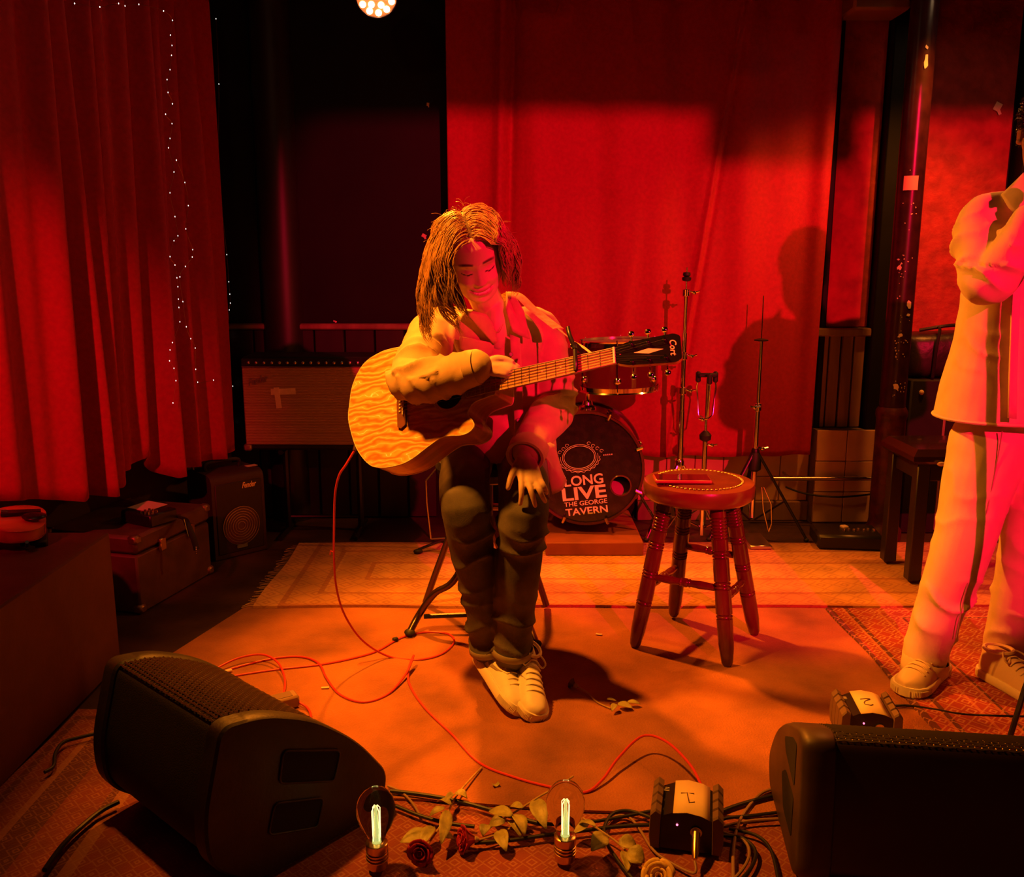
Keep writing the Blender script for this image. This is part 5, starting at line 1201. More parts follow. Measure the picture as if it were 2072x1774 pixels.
# jacket
M_jkt = mat('tan_canvas', (.56, .35, .19), .8, var=.10, vscale=25, bump=.12, bscale=500, sheen=.1)
jm = MB()
rings(jm, [(Vector((-.045, 2.855, .705)), .185, .15), (Vector((-.05, 2.865, .80)), .182, .148), (Vector((-.06, 2.86, .92)), .18, .145), (Vector((-.066, 2.83, 1.02)), .178, .135), (Vector((-.07, 2.80, 1.09)), .172, .118), (Vector((-.07, 2.79, 1.135)), .135, .092), (Vector((-.068, 2.775, 1.165)), .078, .07)])
limb(jm, [Vector((-.11, 2.80, 1.10)), sR, sR.lerp(eR, .5)+Vector((-.018, .0, -.01)), eR+Vector((-.012, 0, 0)), eR.lerp(wR, .5)+Vector((0, 0, -.006)), eR.lerp(wR, .93)], [.062, .070, .070, .064, .057, .047], 20)
limb(jm, [Vector((-.03, 2.81, 1.10)), sL, sL.lerp(eL, .5)+Vector((.015, 0, 0)), eL+Vector((.012, .01, 0)), eL.lerp(wL, .5)+Vector((.006, 0, .012)), eL.lerp(wL, .90)], [.062, .066, .064, .062, .058, .046], 20)
jv, jn, jf = remesh(jm, .0062, 5, .5)
f1, f2_, f3, f4 = seg_wr(sR, eR, 95, 1.), seg_wr(eR, wR, 120, 2.), seg_wr(sL, eL, 90, 3.), seg_wr(eL, wL, 105, 4.)
def jfn(q):
    q_ = Vector(q); dR = (q_-eR).length; dL = (q_-eL).length; s_ = 0.
    if q[0] < -.13 or dR < .2: s_ += (f1(q) if q[2] > eR.z+.02 and q[0] < -.2 else f2_(q))*math.exp(-(dR/.17)**2)*1.5
    if dL < .25: s_ += (f3(q) if q[2] > eL.z else f4(q))*math.exp(-(dL/.15)**2)*1.5
    s_ += .55*mnoise.noise(Vector((q[0]*8, q[1]*8, q[2]*5+3)))+.5*abs(mnoise.noise(Vector((q[0]*14+4, q[1]*14, q[2]*7))))
    return s_
jv = wrinkle(jv, jn, .0115, jfn)
jk = mesh_obj('jacket', jv, jf, M_jkt, pw)
def plate(pts, name, m, parent, th=.004, bulge=0., sub=2):
    """cloth flap from an outline in world space, filled from its centre"""
    p_ = [Vector(q) for q in pts]; c_ = sum(p_, Vector())/len(p_)
    mb = MB(); n_ = len(p_); nr = 4; nrm = Vector((0, -1, .1)); vs = []
    for r_ in range(1, nr+1):
        for q in p_: vs.append(c_.lerp(q, r_/nr)+nrm*(bulge*(1-(r_/nr)**2)))
    vs.append(c_+nrm*bulge); fs = []
    for r_ in range(nr-1):
        for k in range(n_): fs.append((r_*n_+k, r_*n_+(k+1) % n_, (r_+1)*n_+(k+1) % n_, (r_+1)*n_+k))
    fs += [(len(vs)-1, (k+1) % n_, k) for k in range(n_)]
    mb.add(vs, fs); return mb.build(name, m, parent, angle=70, solid=th)
plate([P(1024, 590, 2.73), P(1044, 600, 2.70), P(1060, 630, 2.675), P(1067, 660, 2.66), P(1072, 686, 2.655), P(1052, 679, 2.652), P(1037, 671, 2.65), P(1030, 650, 2.652), P(1024, 625, 2.66)], 'collar', M_jkt, jk, .005, .006)
plate([P(938, 628, 2.67), P(962, 630, 2.66), P(985, 636, 2.655), P(998, 655, 2.648), P(1008, 692, 2.645), P(1000, 697, 2.648), P(985, 680, 2.65), P(962, 655, 2.66)], 'collar', M_jkt, jk, .005, .004)
# placket with its edge and buttons, open over the lap
plate([P(1032, 676, 2.652), P(1052, 684, 2.655), P(1056, 760, 2.67), P(1058, 840, 2.685), P(1063, 930, 2.69), P(1044, 931, 2.69), P(1040, 840, 2.685), P(1036, 760, 2.67)], 'placket', M_jkt, jk, .004, .002)
for a_, b_, Y_ in ((1034, 717, 2.655), (1046, 770, 2.662), (1049, 850, 2.676), (1050, 905, 2.68)):
    q = P(a_, b_, Y_-.004); MB().lathe([(.0065, 0), (.0065, .002), (.005, .0035), (.0, .0035)], 14, q, (0, -1, .2)).build('button', M_steel, jk)
# chest pocket flap
plate([P(930, 680, 2.665), P(1000, 694, 2.655), P(998, 716, 2.655), P(965, 722, 2.655), P(930, 706, 2.662)], 'pocket_flap', M_jkt, jk, .004, .003)
# open cuff hanging from the left wrist and turned cuff on the right
cf = MB(); cpts = cat([P(1046, 884, 2.55), P(1044, 905, 2.50), P(1046, 924, 2.475), P(1075, 928, 2.465), P(1098, 925, 2.475)], 4)
cf.loft([[q+Vector((0, -.004, .0)) for q in cpts], [q+Vector((.0, .03, .045)) for q in cpts]], caps=False, closed=False)
plate([P(1090, 905, 2.50), P(1112, 895, 2.53), P(1122, 900, 2.55), P(1136, 950, 2.55), P(1146, 972, 2.55), P(1138, 990, 2.54), P(1117, 1001, 2.53), P(1110, 965, 2.515), P(1107, 930, 2.50)], 'cuff_flap', M_jkt, jk, .004, .012)
axc = (wR-eR).normalized(); xx_, yy_, _ = frame(axc); cc_ = eR.lerp(wR, .80); c2_ = eR.lerp(wR, .97)
ck_ = MB(); ck_.loft([[c0+xx_*(r_*math.cos(t_)*1.08)+yy_*(r_*math.sin(t_)) for t_ in [2*math.pi*k/28 for k in range(28)]] for c0, r_ in ((cc_, .046), (cc_.lerp(c2_, .1), .051), (cc_.lerp(c2_, .5), .050), (c2_, .048), (c2_-axc*.003, .040), (cc_.lerp(c2_, .3), .036))], caps=False); ck_.build('cuff', M_jkt, jk, angle=60)
MB().tube([wR+axc*.006+xx_*(.027*math.cos(t_))+yy_*(.027*math.sin(t_)) for t_ in [2*math.pi*k/20 for k in range(20)]], .004, 6, loop=True).build('wristband', M_rubber, pw)
axl = (wL-eL).normalized(); xl_, yl_, _ = frame(axl); cl_ = eL.lerp(wL, .84)
ck_ = MB(); ck_.loft([[c0+xl_*(r_*math.cos(t_)*1.1)+yl_*(r_*math.sin(t_)) for t_ in [2*math.pi*k/28 for k in range(28)]] for c0, r_ in ((cl_, .050), (cl_+axl*.006, .054), (cl_+axl*.04, .051), (cl_+axl*.056, .050), (cl_+axl*.054, .042), (cl_+axl*.02, .038))], caps=False); ck_.build('cuff', M_jkt, jk, angle=60)
br_ = MB()
for k in range(18):
    t_ = 2*math.pi*k/18; br_.sphere(wL-axl*.004+xl_*(.028*math.cos(t_))+yl_*(.028*math.sin(t_)), .0048, 8, 6)
br_.build('bead_bracelet', mat('beads', (.12, .03, .03), .2), pw)
# fine necklace
MB().tube(cat([P(985, 640, 2.66), P(1000, 668, 2.645), P(1010, 672, 2.643), P(1018, 655, 2.647)], 5), .0009, 5).build('necklace', M_brass, pw)
# jeans
M_jean = mat('washed_denim', (.10, .08, .07), .85, var=.5, vscale=9, bump=.2, bscale=500)
def denim():
    m = M_jean; return m
dm = MB()
dm.sphere(PEL+Vector((0, -.01, .01)), (.155, .125, .095), 24, 14)
limb(dm, [hipR, hipR.lerp(kR, .5)+Vector((0, 0, .012)), kR, kR.lerp(aR, .3), kR.lerp(aR, .65), aR+Vector((0, 0, .0)), aR+Vector((0, -.004, -.028))], [.088, .080, .073, .066, .058, .052, .054], 22)
limb(dm, [hipL, hipL.lerp(kL, .5)+Vector((0, 0, .012)), kL, kL.lerp(aL, .3), kL.lerp(aL, .65), aL, aL+Vector((0, -.006, -.03))], [.088, .080, .072, .066, .061, .058, .061], 22)
dv, dn, df = remesh(dm, .0062, 4, .5)
g1, g2 = seg_wr(kR, aR, 85, 5.), seg_wr(kL, aL, 85, 7.)
def dfn(q):
    s_ = .5*mnoise.noise(Vector((q[0]*10, q[1]*10, q[2]*6)))
    w_ = (.25+math.exp(-((q[2]-kL.z+.13)/.08)**2)+.9*math.exp(-((q[2]-.24)/.08)**2)) if q[1] < 2.75 else 0
    return s_+w_*1.3*(g2(q) if q[0] > (kR.x+kL.x)/2 else g1(q))
dv = wrinkle(dv, dn, .0105, dfn)
jn_ = mesh_obj('jeans', dv, df, M_jean, pw)
for a_, k_, r_ in ((aR, kR, .0555), (aL, kL, .0625)):
    ax_ = (a_-k_).normalized(); x_, y_, _ = frame(ax_); b_ = a_+Vector((0, -.005, -.03)); hm = MB()
    hm.loft([[b_+ax_*o_+x_*(rr*math.cos(t_))+y_*(rr*math.sin(t_)) for t_ in [2*math.pi*k/28 for k in range(28)]] for o_, rr in ((-.014, r_*.97), (-.012, r_), (.006, r_*1.02), (.008, r_*.98), (.0, r_*.9))], caps=False); hm.build('hem', mat('hem_denim', (.30, .25, .17), .85) if 'hem_denim' not in bpy.data.materials else bpy.data.materials['hem_denim'], jn_, angle=60)
sm_ = MB(); sm_.tube(cat([P(903, 1035, 2.53), P(911, 1075, 2.55), P(922, 1130, 2.57), P(940, 1200, 2.585), P(958, 1262, 2.60)], 5), .002, 5); sm_.build('side_seam', bpy.data.materials['hem_denim'], jn_)
# shoes
M_shoe = mat('white_leather', (.82, .72, .55), .5, var=.05, vscale=30, bump=.05, bscale=200); M_sole = mat('white_rubber', (.80, .70, .52), .6); M_swoosh = mat('grey_leather', (.30, .22, .14), .5)
def shoe(parent, heel, toe, up, m=M_shoe, ms=M_sole, L=.275, swoosh=True, lace_m=None, wide=1.):
    fx = (Vector(toe)-Vector(heel)).normalized(); uz = Vector(up); uz = (uz-fx*uz.dot(fx)).normalized(); ly = uz.cross(fx); k_ = L/.275
    Mx = basis(heel, fx*k_, ly*k_*wide, uz*k_)
    xs = [0, .012, .04, .08, .12, .16, .20, .235, .26, .272, .2755]; ws = [.012, .030, .036, .038, .040, .045, .049, .047, .036, .020, .006]; hs_ = [.075, .100, .108, .106, .094, .080, .068, .059, .052, .046, .040]
    X = np.linspace(0, .2755, 34); Wd = np.interp(X, xs, ws); Ht = np.interp(X, xs, hs_)
    up_m = MB(Mx)
    up_m.loft([[Vector((x, wd*math.copysign(abs(math.cos(t_))**.7, math.cos(t_))*(1-.25*max(0, math.sin(t_))), .022+(h_-.022)*max(0., math.sin(t_))**.8 if math.sin(t_) > 0 else .020)) for t_ in [2*math.pi*k/28 for k in range(28)]] for x, wd, h_ in zip(X, Wd, Ht)])
    so = up_m.build('shoe', m, parent, angle=60)
    sl_ = MB(Mx); Wo = np.interp(X, xs, [w_+.005 for w_ in ws])
    sl_.loft([[Vector((-.004+x*1.028, wd*c_, z_)) for c_, z_ in ((-.92, .0), (-1., .006), (-1., .026), (-.94, .030), (.94, .030), (1., .026), (1., .006), (.92, .0))] for x, wd in zip(X, Wo)])
    sole = sl_.build('sole', ms, so, angle=50)
    rb = MB(Mx)
    for k in range(26):
        x = .21+.064*k/25; wd = float(np.interp(x, xs, ws))+.0052
        for sg in (-1, 1): rb.box((x*1.02, sg*wd, .014), (.0012, .002, .017))
    for k in range(12):
        x = .002+.05*k/11; wd = float(np.interp(x, xs, ws))+.0052
        for sg in (-1, 1): rb.box((x, sg*wd, .014), (.0014, .002, .017))
    rb.build('sole_ridges', ms, sole)
    lm_ = lace_m or m
    for k in range(6):
        x = .105+.02*k; h_ = float(np.interp(x, xs, hs_))+.0015; wd = float(np.interp(x, xs, ws))*.62
        MB(Mx).tube(cat([(x, -wd, h_-.012), (x+.002, -wd*.5, h_-.001), (x+.004, 0, h_+.001), (x+.006, wd*.5, h_-.001), (x+.008, wd, h_-.012)], 3), .0032, 6, flat=.6).build('lace', lm_, so)
    MB(Mx).tube(cat([(.10, 0, .10), (.095, .02, .112), (.115, .04, .10), (.125, .03, .088), (.105, .008, .098)], 4), .0028, 6).build('lace_bow', lm_, so)
    MB(Mx).tube(cat([(.10, 0, .10), (.09, -.018, .112), (.11, -.036, .10), (.122, -.028, .088), (.105, -.006, .098)], 4), .0028, 6).build('lace_bow', lm_, so)
    MB(Mx).tube([Vector((.055+.045*math.cos(t_), .034*math.sin(t_), .104+.004*math.cos(t_))) for t_ in [2*math.pi*k/24 for k in range(24)]], .006, 6, loop=True).build('collar', m, so)
    if swoosh:
        for sg in (-1, 1):
            pts = [(.055, .070), (.070, .050), (.095, .042), (.13, .052), (.17, .070), (.13, .058), (.10, .054), (.08, .060)]
            n_ = len(pts); vs = []
            for e in (.0, .0022):
                for a_, b_ in pts: 
                    wd = float(np.interp(a_, xs, ws)); hh_ = float(np.interp(a_, xs, hs_)); sn_ = min(1, max(0, (b_-.022)/(hh_-.022)))**(1/.8); cs_ = max(0, 1-sn_*sn_)**.5
                    vs.append(Vector((a_, sg*(wd*cs_**.7*(1-.25*sn_)+e+.0006), b_)))
            MB(Mx).add(vs, [tuple(range(n_)), tuple(range(2*n_-1, n_-1, -1))]+[(k, (k+1) % n_, n_+(k+1) % n_, n_+k) for k in range(n_)]).build('side_emblem', M_swoosh, so, smooth=False)
    return so
hA, tA = P(970, 1338, 2.66), P(1033, 1436, 2.475)
shoe(pw, hA+Vector((-.004, 0, .004)), tA+Vector((0, 0, .012)), (.62, -.2, .72), swoosh=True, L=.262)
hB, tB = P(1040, 1335, 2.655), P(1070, 1441, 2.45)
shoe(pw, hB+Vector((.004, 0, -.004)), tB+Vector((.006, 0, 0)), (.38, -.35, .85), swoosh=True, L=.258)
# hair -------------------------------------------------------------------
gl = HR.transposed() @ Vector((0, 0, -1))
EA = (.080, .106, .124); EC = Vector((0, .004, .0))
def hair_strand(root, part_x, ln, seed, clump, layer):
    rr = random.Random(seed); p_ = Vector(root); sg = -1 if p_.x < part_x else 1
    v_ = Vector((sg*.8, .15*(1 if p_.y > 0 else -.25), .25)); out_ = [p_.copy()]; n_ = int(ln/.011); ph = clump*2.1; 
    front = p_.y < -.03
    for i in range(n_):
        s_ = i/n_; pull = gl*(.22+.35*s_)
        v_ = (v_*(1-.10-.2*s_)+pull); v_.normalize(); p_ = p_+v_*.011
        q = p_-EC; e = math.sqrt((q.x/EA[0])**2+(q.y/EA[1])**2+(q.z/EA[2])**2)
        lim = 1.03+layer*min(1, .25+s_*3)+.12*min(1, s_*2.2)
        if e < lim and p_.z > -.10: p_ = EC+q*(lim/max(e, 1e-4))
        # keep the face clear: a little hair falls over one side, the other is tucked behind the ear
        if p_.y < -.0 and p_.z < .075:
            edge = -.033 if sg < 0 else .070
            if sg < 0 and p_.x > edge: p_.x = edge-rr.random()*.006
            if sg > 0 and p_.x < edge: p_.x = edge+rr.random()*.006
            if sg > 0 and p_.y < -.01: p_.y += .006
        if sg < 0 and p_.z < -.0: p_.x += (-.0014 if s_ < .55 else .0034*(s_-.5)*2)
        if sg < 0 and front and s_ > .3: p_.x += (-.044-p_.x)*.085
        wv = .0062*min(1, s_*2.5); out_.append(p_+Vector((math.sin(i*.62+ph)*wv, math.cos(i*.55+ph*1.7)*wv*.8, 0)))
    return [HR @ q+HO_ for q in out_]
hm_ = MB(); cnt = 0; rr = random.Random(5)
while cnt < 4200:
    th, ph = rr.uniform(0, 2*math.pi), math.acos(rr.uniform(-.25, 1))
    q = Vector((EA[0]*math.sin(ph)*math.cos(th), EA[1]*math.sin(ph)*math.sin(th), EA[2]*math.cos(ph)))
    if q.y < -.045 and q.z < .082: continue
    if q.z < -.0 and q.y < .03: continue
    cl = (round(q.x*45)*7+round(q.y*45)*3+round(q.z*30)) % 17; pxx = -.004
    if abs(q.x-pxx) < .0025 and q.y < .05: continue
    ln = rr.uniform(.215, .25) if q.x < 0 else rr.uniform(.17, .215)
    st = hair_strand(q+EC, pxx, ln*(1-.25*max(0, q.y/.1)), cnt, cl+rr.uniform(-.5, .5), rr.uniform(.0, .20)**1.)
    n_ = len(st); hm_.tube(st, [.00125*(1 if k < n_*.7 else (1-(k-n_*.7)/(n_*.34))) for k in range(n_)], 3, caps=False); cnt += 1
M_hair = mat('brown_hair', (.36, .17, .065), .42, var=.35, vscale=35, spec=.6)
hair = hm_.build('hair', M_hair, pw, angle=180)
fly = MB()
for k in range(240):
    th = rr.uniform(0, 2*math.pi); ph = math.acos(rr.uniform(-.1, 1)); q = Vector((EA[0]*1.13*math.sin(ph)*math.cos(th), EA[1]*1.1*math.sin(ph)*math.sin(th), EA[2]*1.07*math.cos(ph)))
    if q.y < -.03 and q.z < .09: continue
    d_ = q.normalized(); t_ = Vector((rr.uniform(-1, 1), rr.uniform(-1, 1), rr.uniform(-1, .3)))*.02
    fly.tube([HR @ c_+HO_ for c_ in cat([q, q+d_*.010+t_*.3, q+d_*.018+t_*1.0, q+d_*.015+t_*1.9], 3)], .00045, 3, caps=False)
fly.build('flyaway_hair', M_hair, hair, kind='stuff')
cap = MB(); 
def capf(u, v):
    th, ph = 2*math.pi*u, math.pi*.60*v; y_ = math.sin(ph)*math.sin(th); z_ = math.cos(ph)
    if y_ < -.4 and z_ < .60: ph = math.acos(max(.60, z_))
    q = Vector((EA[0]*.965*math.sin(ph)*math.cos(th), EA[1]*.965*math.sin(ph)*math.sin(th), EA[2]*.975*math.cos(ph)))+EC
    return HR @ q+HO_
cap.grid(capf, 48, 24); cap.build('hair_roots', mat('dark_roots', (.10, .045, .02), .6), hair)
# guitar strap: shoulder to headstock, and round the back to the tail
M_strap = mat('woven_strap', (.66, .42, .20), .8, var=.3, vscale=60, stretch=(1, 1, 1))
tie = GM @ hpt(.012, .0, .004)
s_pts = [P(1000, 618, 2.92), P(1030, 594, 2.80), P(1048, 596, 2.745), P(1075, 622, 2.695), P(1100, 642, 2.66), P(1130, 665, 2.60)]
sw = MB(); sc2 = cat(s_pts, 6); sw.tube(sc2, .019, 8, flat=.14, up=(.25, -.55, .8)); strap = sw.build('strap', M_strap, None)
thn = MB(); thn.tube([P(1128, 664, 2.60), P(1160, 690, 2.53), P(1180, 702, 2.47), P(1212, 726, 2.40), tie], [.004, .0022, .0055, .0035, .002], 6, flat=.5); tst = thn.build('strap_tie', M_strap, None)
bk = MB(); bk.tube(cat([P(1000, 618, 2.92), Vector((-.12, 2.99, 1.0)), Vector((-.25, 2.96, .86)), Vector((-.36, 2.80, .80)), GM @ Vector((-.19, .0, -.05))], 6), .016, 8, flat=.16); bks = bk.build('strap', M_strap, None)
bpy.context.view_layer.update()
for o_ in (strap, tst, bks): o_.parent = gt; o_.matrix_parent_inverse = gt.matrix_world.inverted()
# ================================================================== STANDING PERSON AT THE EDGE
M_cream = mat('cream_cotton', (.74, .60, .42), .8, var=.06, vscale=20, bump=.1, bscale=500, sheen=.1)
M_creamrib = mat('cream_rib', (.70, .55, .38), .85)
mx, my = P(2098, 700, 2.70).x, 2.70
pm = thing('person', 'standing person in loose cream jacket and wide cream trousers on the red rug', 'person', (mx, my, .022))
MHR = Matrix.Rotation(math.radians(-14), 3, 'Z') @ Matrix.Rotation(math.radians(8), 3, 'X')
MHO = P(2126, 262, 2.66)
hv, hf, hcol = head_mesh(MHR, MHO, .2, .08)
S1, S2 = P(1996, 440, 2.70), Vector((mx+.19, 2.72, 0)); S2.z = S1.z
E1, E2 = P(2000, 572, 2.56), Vector((mx+.24, 2.56, 0)); E2.z = E1.z
HD1, HD2 = P(2098, 418, 2.47), P(2124, 410, 2.47)
B1 = G(1868, 1372, .05); B1.y = 2.70; B1 = P(1868, 1345, 2.68); B2 = P(2040, 1345, 2.74)
H1, H2 = P(2003, 890, 2.70), P(2118, 890, 2.71)
K1, K2 = P(1945, 1105, 2.66), P(2082, 1105, 2.70)
A1, A2 = P(1872, 1318, 2.69), P(2036, 1322, 2.75)
bm2 = MB(); PC = Vector((mx-.01, 2.71, .92)); NK2 = Vector((mx, 2.69, 1.48))
rings(bm2, [(PC, .15, .10), (Vector((mx, 2.72, 1.15)), .14, .095), (Vector((mx, 2.71, 1.35)), .16, .10), (Vector((mx, 2.70, 1.45)), .10, .07)])
limb(bm2, [NK2+Vector((0, 0, -.08)), NK2, MHO+Vector((0, .02, -.06)), MHO+Vector((0, .02, 0))], [.06, .056, .054, .05])
limb(bm2, [S1, E1, E1.lerp(HD1, .85)], [.05, .042, .028]); limb(bm2, [S2, E2, E2.lerp(HD2, .85)], [.05, .042, .028])
for h_, k_, a_ in ((H1, K1, A1), (H2, K2, A2)): limb(bm2, [h_, k_, a_, a_+Vector((0, -.02, -.09))], [.06, .05, .035, .035])
for w_, sgn in ((E1.lerp(HD1, .86), -1), (E2.lerp(HD2, .86), 1)):
    hd = HD1 if sgn < 0 else HD2; ax_ = (hd-w_).normalized(); sd = Vector((0, -1, .1)).cross(ax_).normalized()*sgn; fw_ = Vector((0, -1, 0))
    K_ = [w_+ax_*.075+fw_*(.022-.015*i)+sd*.004 for i in range(4)]
    fg = [[k_+ax_*.028-sd*.012, k_+ax_*.036-sd*.03, k_+ax_*.022-sd*.042] for k_ in K_]
    hand(bm2, w_, K_, fg, [w_+ax_*.02+fw_*.02, w_+ax_*.05+fw_*.03-sd*.01, w_+ax_*.08+fw_*.03-sd*.02], .024)
bv, bn, bf = remesh(bm2, .0045, 3, .4)
nb = len(hv); mesh_obj('body', [tuple(q) for q in hv]+[tuple(q) for q in bv], list(hf)+[tuple(i+nb for i in q) for q in bf], M_skin2, pm, list(hcol)+[(1, 1, 1, 1)]*len(bv))
# jacket
j2 = MB(); hz0 = P(1900, 848, 2.62).z
def jl(px, py, Y): return P(px, py, Y).x
ringsL = []
for py, px, hy_ in ((846, 1902, .165), (780, 1918, .16), (700, 1940, .15), (620, 1953, .14), (520, 1962, .135), (450, 1972, .12)):
    q = P(px, py, 2.70); hx_ = mx-q.x; ringsL.append((Vector((mx, 2.71, q.z)), hx_, hy_))
ringsL += [(Vector((mx, 2.705, ringsL[-1][0].z+.045)), .13, .09), (Vector((mx, 2.70, ringsL[-1][0].z+.075)), .08, .07)]
rings(j2, ringsL)
limb(j2, [Vector((mx-.06, 2.70, S1.z)), S1, S1.lerp(E1, .5)+Vector((-.02, 0, 0)), E1, E1.lerp(HD1, .4)+Vector((0, 0, -.02)), E1.lerp(HD1, .80)], [.07, .072, .068, .066, .060, .045], 20)
limb(j2, [Vector((mx+.06, 2.70, S2.z)), S2, S2.lerp(E2, .5)+Vector((.02, 0, 0)), E2, E2.lerp(HD2, .4)+Vector((0, 0, -.02)), E2.lerp(HD2, .80)], [.07, .072, .068, .066, .060, .045], 20)
jv, jn, jf = remesh(j2, .0075, 5, .5)
q1, q2 = seg_wr(S1, E1, 80, 11.), seg_wr(E1, HD1, 95, 12.)
def j2fn(q):
    d_ = (Vector(q)-E1).length; d2_ = (Vector(q)-E2).length
    s_ = (q1(q) if q[2] > E1.z+.05 and q[0] < E1.x else q2(q))*math.exp(-(min(d_, d2_)/.17)**2)*1.6
    return s_+.7*mnoise.noise(Vector((q[0]*6, q[1]*6, q[2]*2.2+5)))+.35*mnoise.noise(Vector((q[0]*16, q[1]*16, q[2]*4)))
jv = wrinkle(jv, jn, .011, j2fn)
jk2 = mesh_obj('jacket', jv, jf, M_cream, pm)
zs = ringsL[0][0].z; yfr = 2.71-.165
plate([P(2040, 846, yfr-.012), P(2056, 848, yfr-.012), P(2058, 760, yfr-.004), P(2062, 640, yfr+.012), P(2066, 560, yfr+.022), P(2050, 560, yfr+.022), P(2046, 640, yfr+.012), P(2042, 760, yfr-.004)], 'placket', M_cream, jk2, .006, .0)
plate([P(2026, 395, 2.66), P(2050, 372, 2.65), P(2072, 350, 2.645), P(2086, 380, 2.60), P(2070, 420, 2.585), P(2056, 436, 2.585), P(2040, 420, 2.61)], 'collar', M_cream, jk2, .006, .008)
plate([P(2110, 380, 2.60), P(2126, 350, 2.645), P(2150, 372, 2.65), P(2172, 395, 2.66), P(2156, 420, 2.61), P(2140, 436, 2.585), P(2124, 420, 2.585)], 'collar', M_cream, jk2, .006, .008)
hb_ = MB(); hb_.tube([Vector((mx+ringsL[0][1]*1.005*math.copysign(abs(math.cos(t_))**.85, math.cos(t_)), 2.71+.166*math.copysign(abs(math.sin(t_))**.85, math.sin(t_)), zs+.004)) for t_ in [2*math.pi*k/48 for k in range(48)]], .005, 6, loop=True); hb_.build('hem', M_cream, jk2)
# trousers
t2_ = MB(); t2_.sphere(PC+Vector((0, 0, -.02)), (.20, .14, .14), 24, 14)
limb(t2_, [H1, H1.lerp(K1, .5), K1, K1.lerp(A1, .5), A1, A1+Vector((-.004, -.012, -.025))], [.112, .100, .088, .078, .070, .066], 24)
limb(t2_, [H2, H2.lerp(K2, .5), K2, K2.lerp(A2, .5), A2, A2+Vector((-.004, -.012, -.025))], [.112, .100, .088, .078, .070, .066], 24)
tv_, tn_, tf_ = remesh(t2_, .0075, 4, .5)
h1, h2 = seg_wr(K1, A1, 55, 21.), seg_wr(K2, A2, 55, 23.)
tv_ = wrinkle(tv_, tn_, .011, lambda q: .6*mnoise.noise(Vector((q[0]*9, q[1]*9, q[2]*2.0)))+(1.2*math.exp(-((q[2]-.24)/.1)**2)+.25)*(h1(q) if q[0] < (K1.x+K2.x)/2-.02 else h2(q)))
tro = mesh_obj('trousers', tv_, tf_, M_cream, pm)
for a_, k_ in ((A1, K1), (A2, K2)):
    ax_ = (a_-k_).normalized(); x_, y_, _ = frame(ax_); b_ = a_+Vector((-.004, -.014, -.03)); n_ = 56
    MB().loft([[b_+ax_*o_+x_*((rr_+(.0018 if k % 2 else 0))*math.cos(2*math.pi*k/n_))+y_*((rr_+(.0018 if k % 2 else 0))*math.sin(2*math.pi*k/n_)) for k in range(n_)] for o_, rr_ in ((-.02, .064), (-.01, .069), (.02, .066), (.045, .06), (.05, .052), (.03, .05))], caps=False).build('ribbed_cuff', M_creamrib, tro, angle=180)
cr = MB(); cr.tube(cat([P(2028, 872, 2.583), P(2012, 960, 2.585), P(1985, 1080, 2.575), P(1955, 1190, 2.585), P(1935, 1290, 2.60)], 5), .0018, 5); cr.build('crease_seam', mat('seam', (.35, .26, .18), .8), tro)
# shoes
sh1h = G(1912, 1362, .022); sh1t = G(1822, 1408, .022)
shoe(pm, Vector((sh1h.x-.0, sh1h.y+.03, .0245)), Vector((sh1t.x+.01, sh1t.y, .0245)), (0, 0, 1), m=mat('beige_suede', (.70, .52, .36), .7), ms=M_sole, swoosh=False, L=.27, wide=1.1)
sh2h = G(1995, 1370, .022); sh2t = G(2100, 1420, .022)
shoe(pm, Vector((sh2h.x, sh2h.y+.03, .0245)), Vector((sh2t.x, sh2t.y, .0245)), (0, 0, 1), m=bpy.data.materials['beige_suede'], ms=M_sole, swoosh=False, L=.27, wide=1.1)
# short dark hair
hm2 = MB(); cnt = 0; rr = random.Random(9)
while cnt < 1300:
    th, ph = rr.uniform(0, 2*math.pi), math.acos(rr.uniform(-.35, 1))
    d_ = Vector((math.sin(ph)*math.cos(th), math.sin(ph)*math.sin(th), math.cos(ph))); q = Vector((.076*d_.x, .100*d_.y, .120*d_.z))
    if (q.y < -.05 and q.z < .07) or (q.z < 0 and q.y < .035): continue
    t_ = Vector((rr.uniform(-1, 1), rr.uniform(-.4, 1), rr.uniform(-.6, .6))); t_ = (t_-d_*t_.dot(d_))
    ln = .022 if q.z > .03 else .012
    hm2.tube([MHR @ (q*1.0)+MHO, MHR @ (q+d_*ln*.6+t_*ln*.5)+MHO, MHR @ (q+d_*ln*.7+t_*ln*1.3)+MHO], [.0016, .0014, .0005], 3, caps=False); cnt += 1
M_dark = mat('black_hair', (.02, .012, .01), .4)
hr2 = hm2.build('hair', M_dark, pm, angle=180)
cp2 = MB(); cp2.grid(lambda u, v: MHR @ (Vector((.0755*math.sin(math.pi*.58*v)*math.cos(2*math.pi*u), .100*math.sin(math.pi*.58*v)*math.sin(2*math.pi*u)*(1 if math.sin(2*math.pi*u) > 0 else .90), .119*math.cos(math.pi*.58*v)+(.05*v*max(0, -math.sin(2*math.pi*u))))))+MHO, 40, 20); cp2.build('hair_roots', M_dark, hr2)
# microphone held to the chin in both hands
mk = thing('microphone', 'black handheld microphone held close to the chin', 'microphone', (HD1+HD2)/2)
cmid = (HD1+HD2)/2
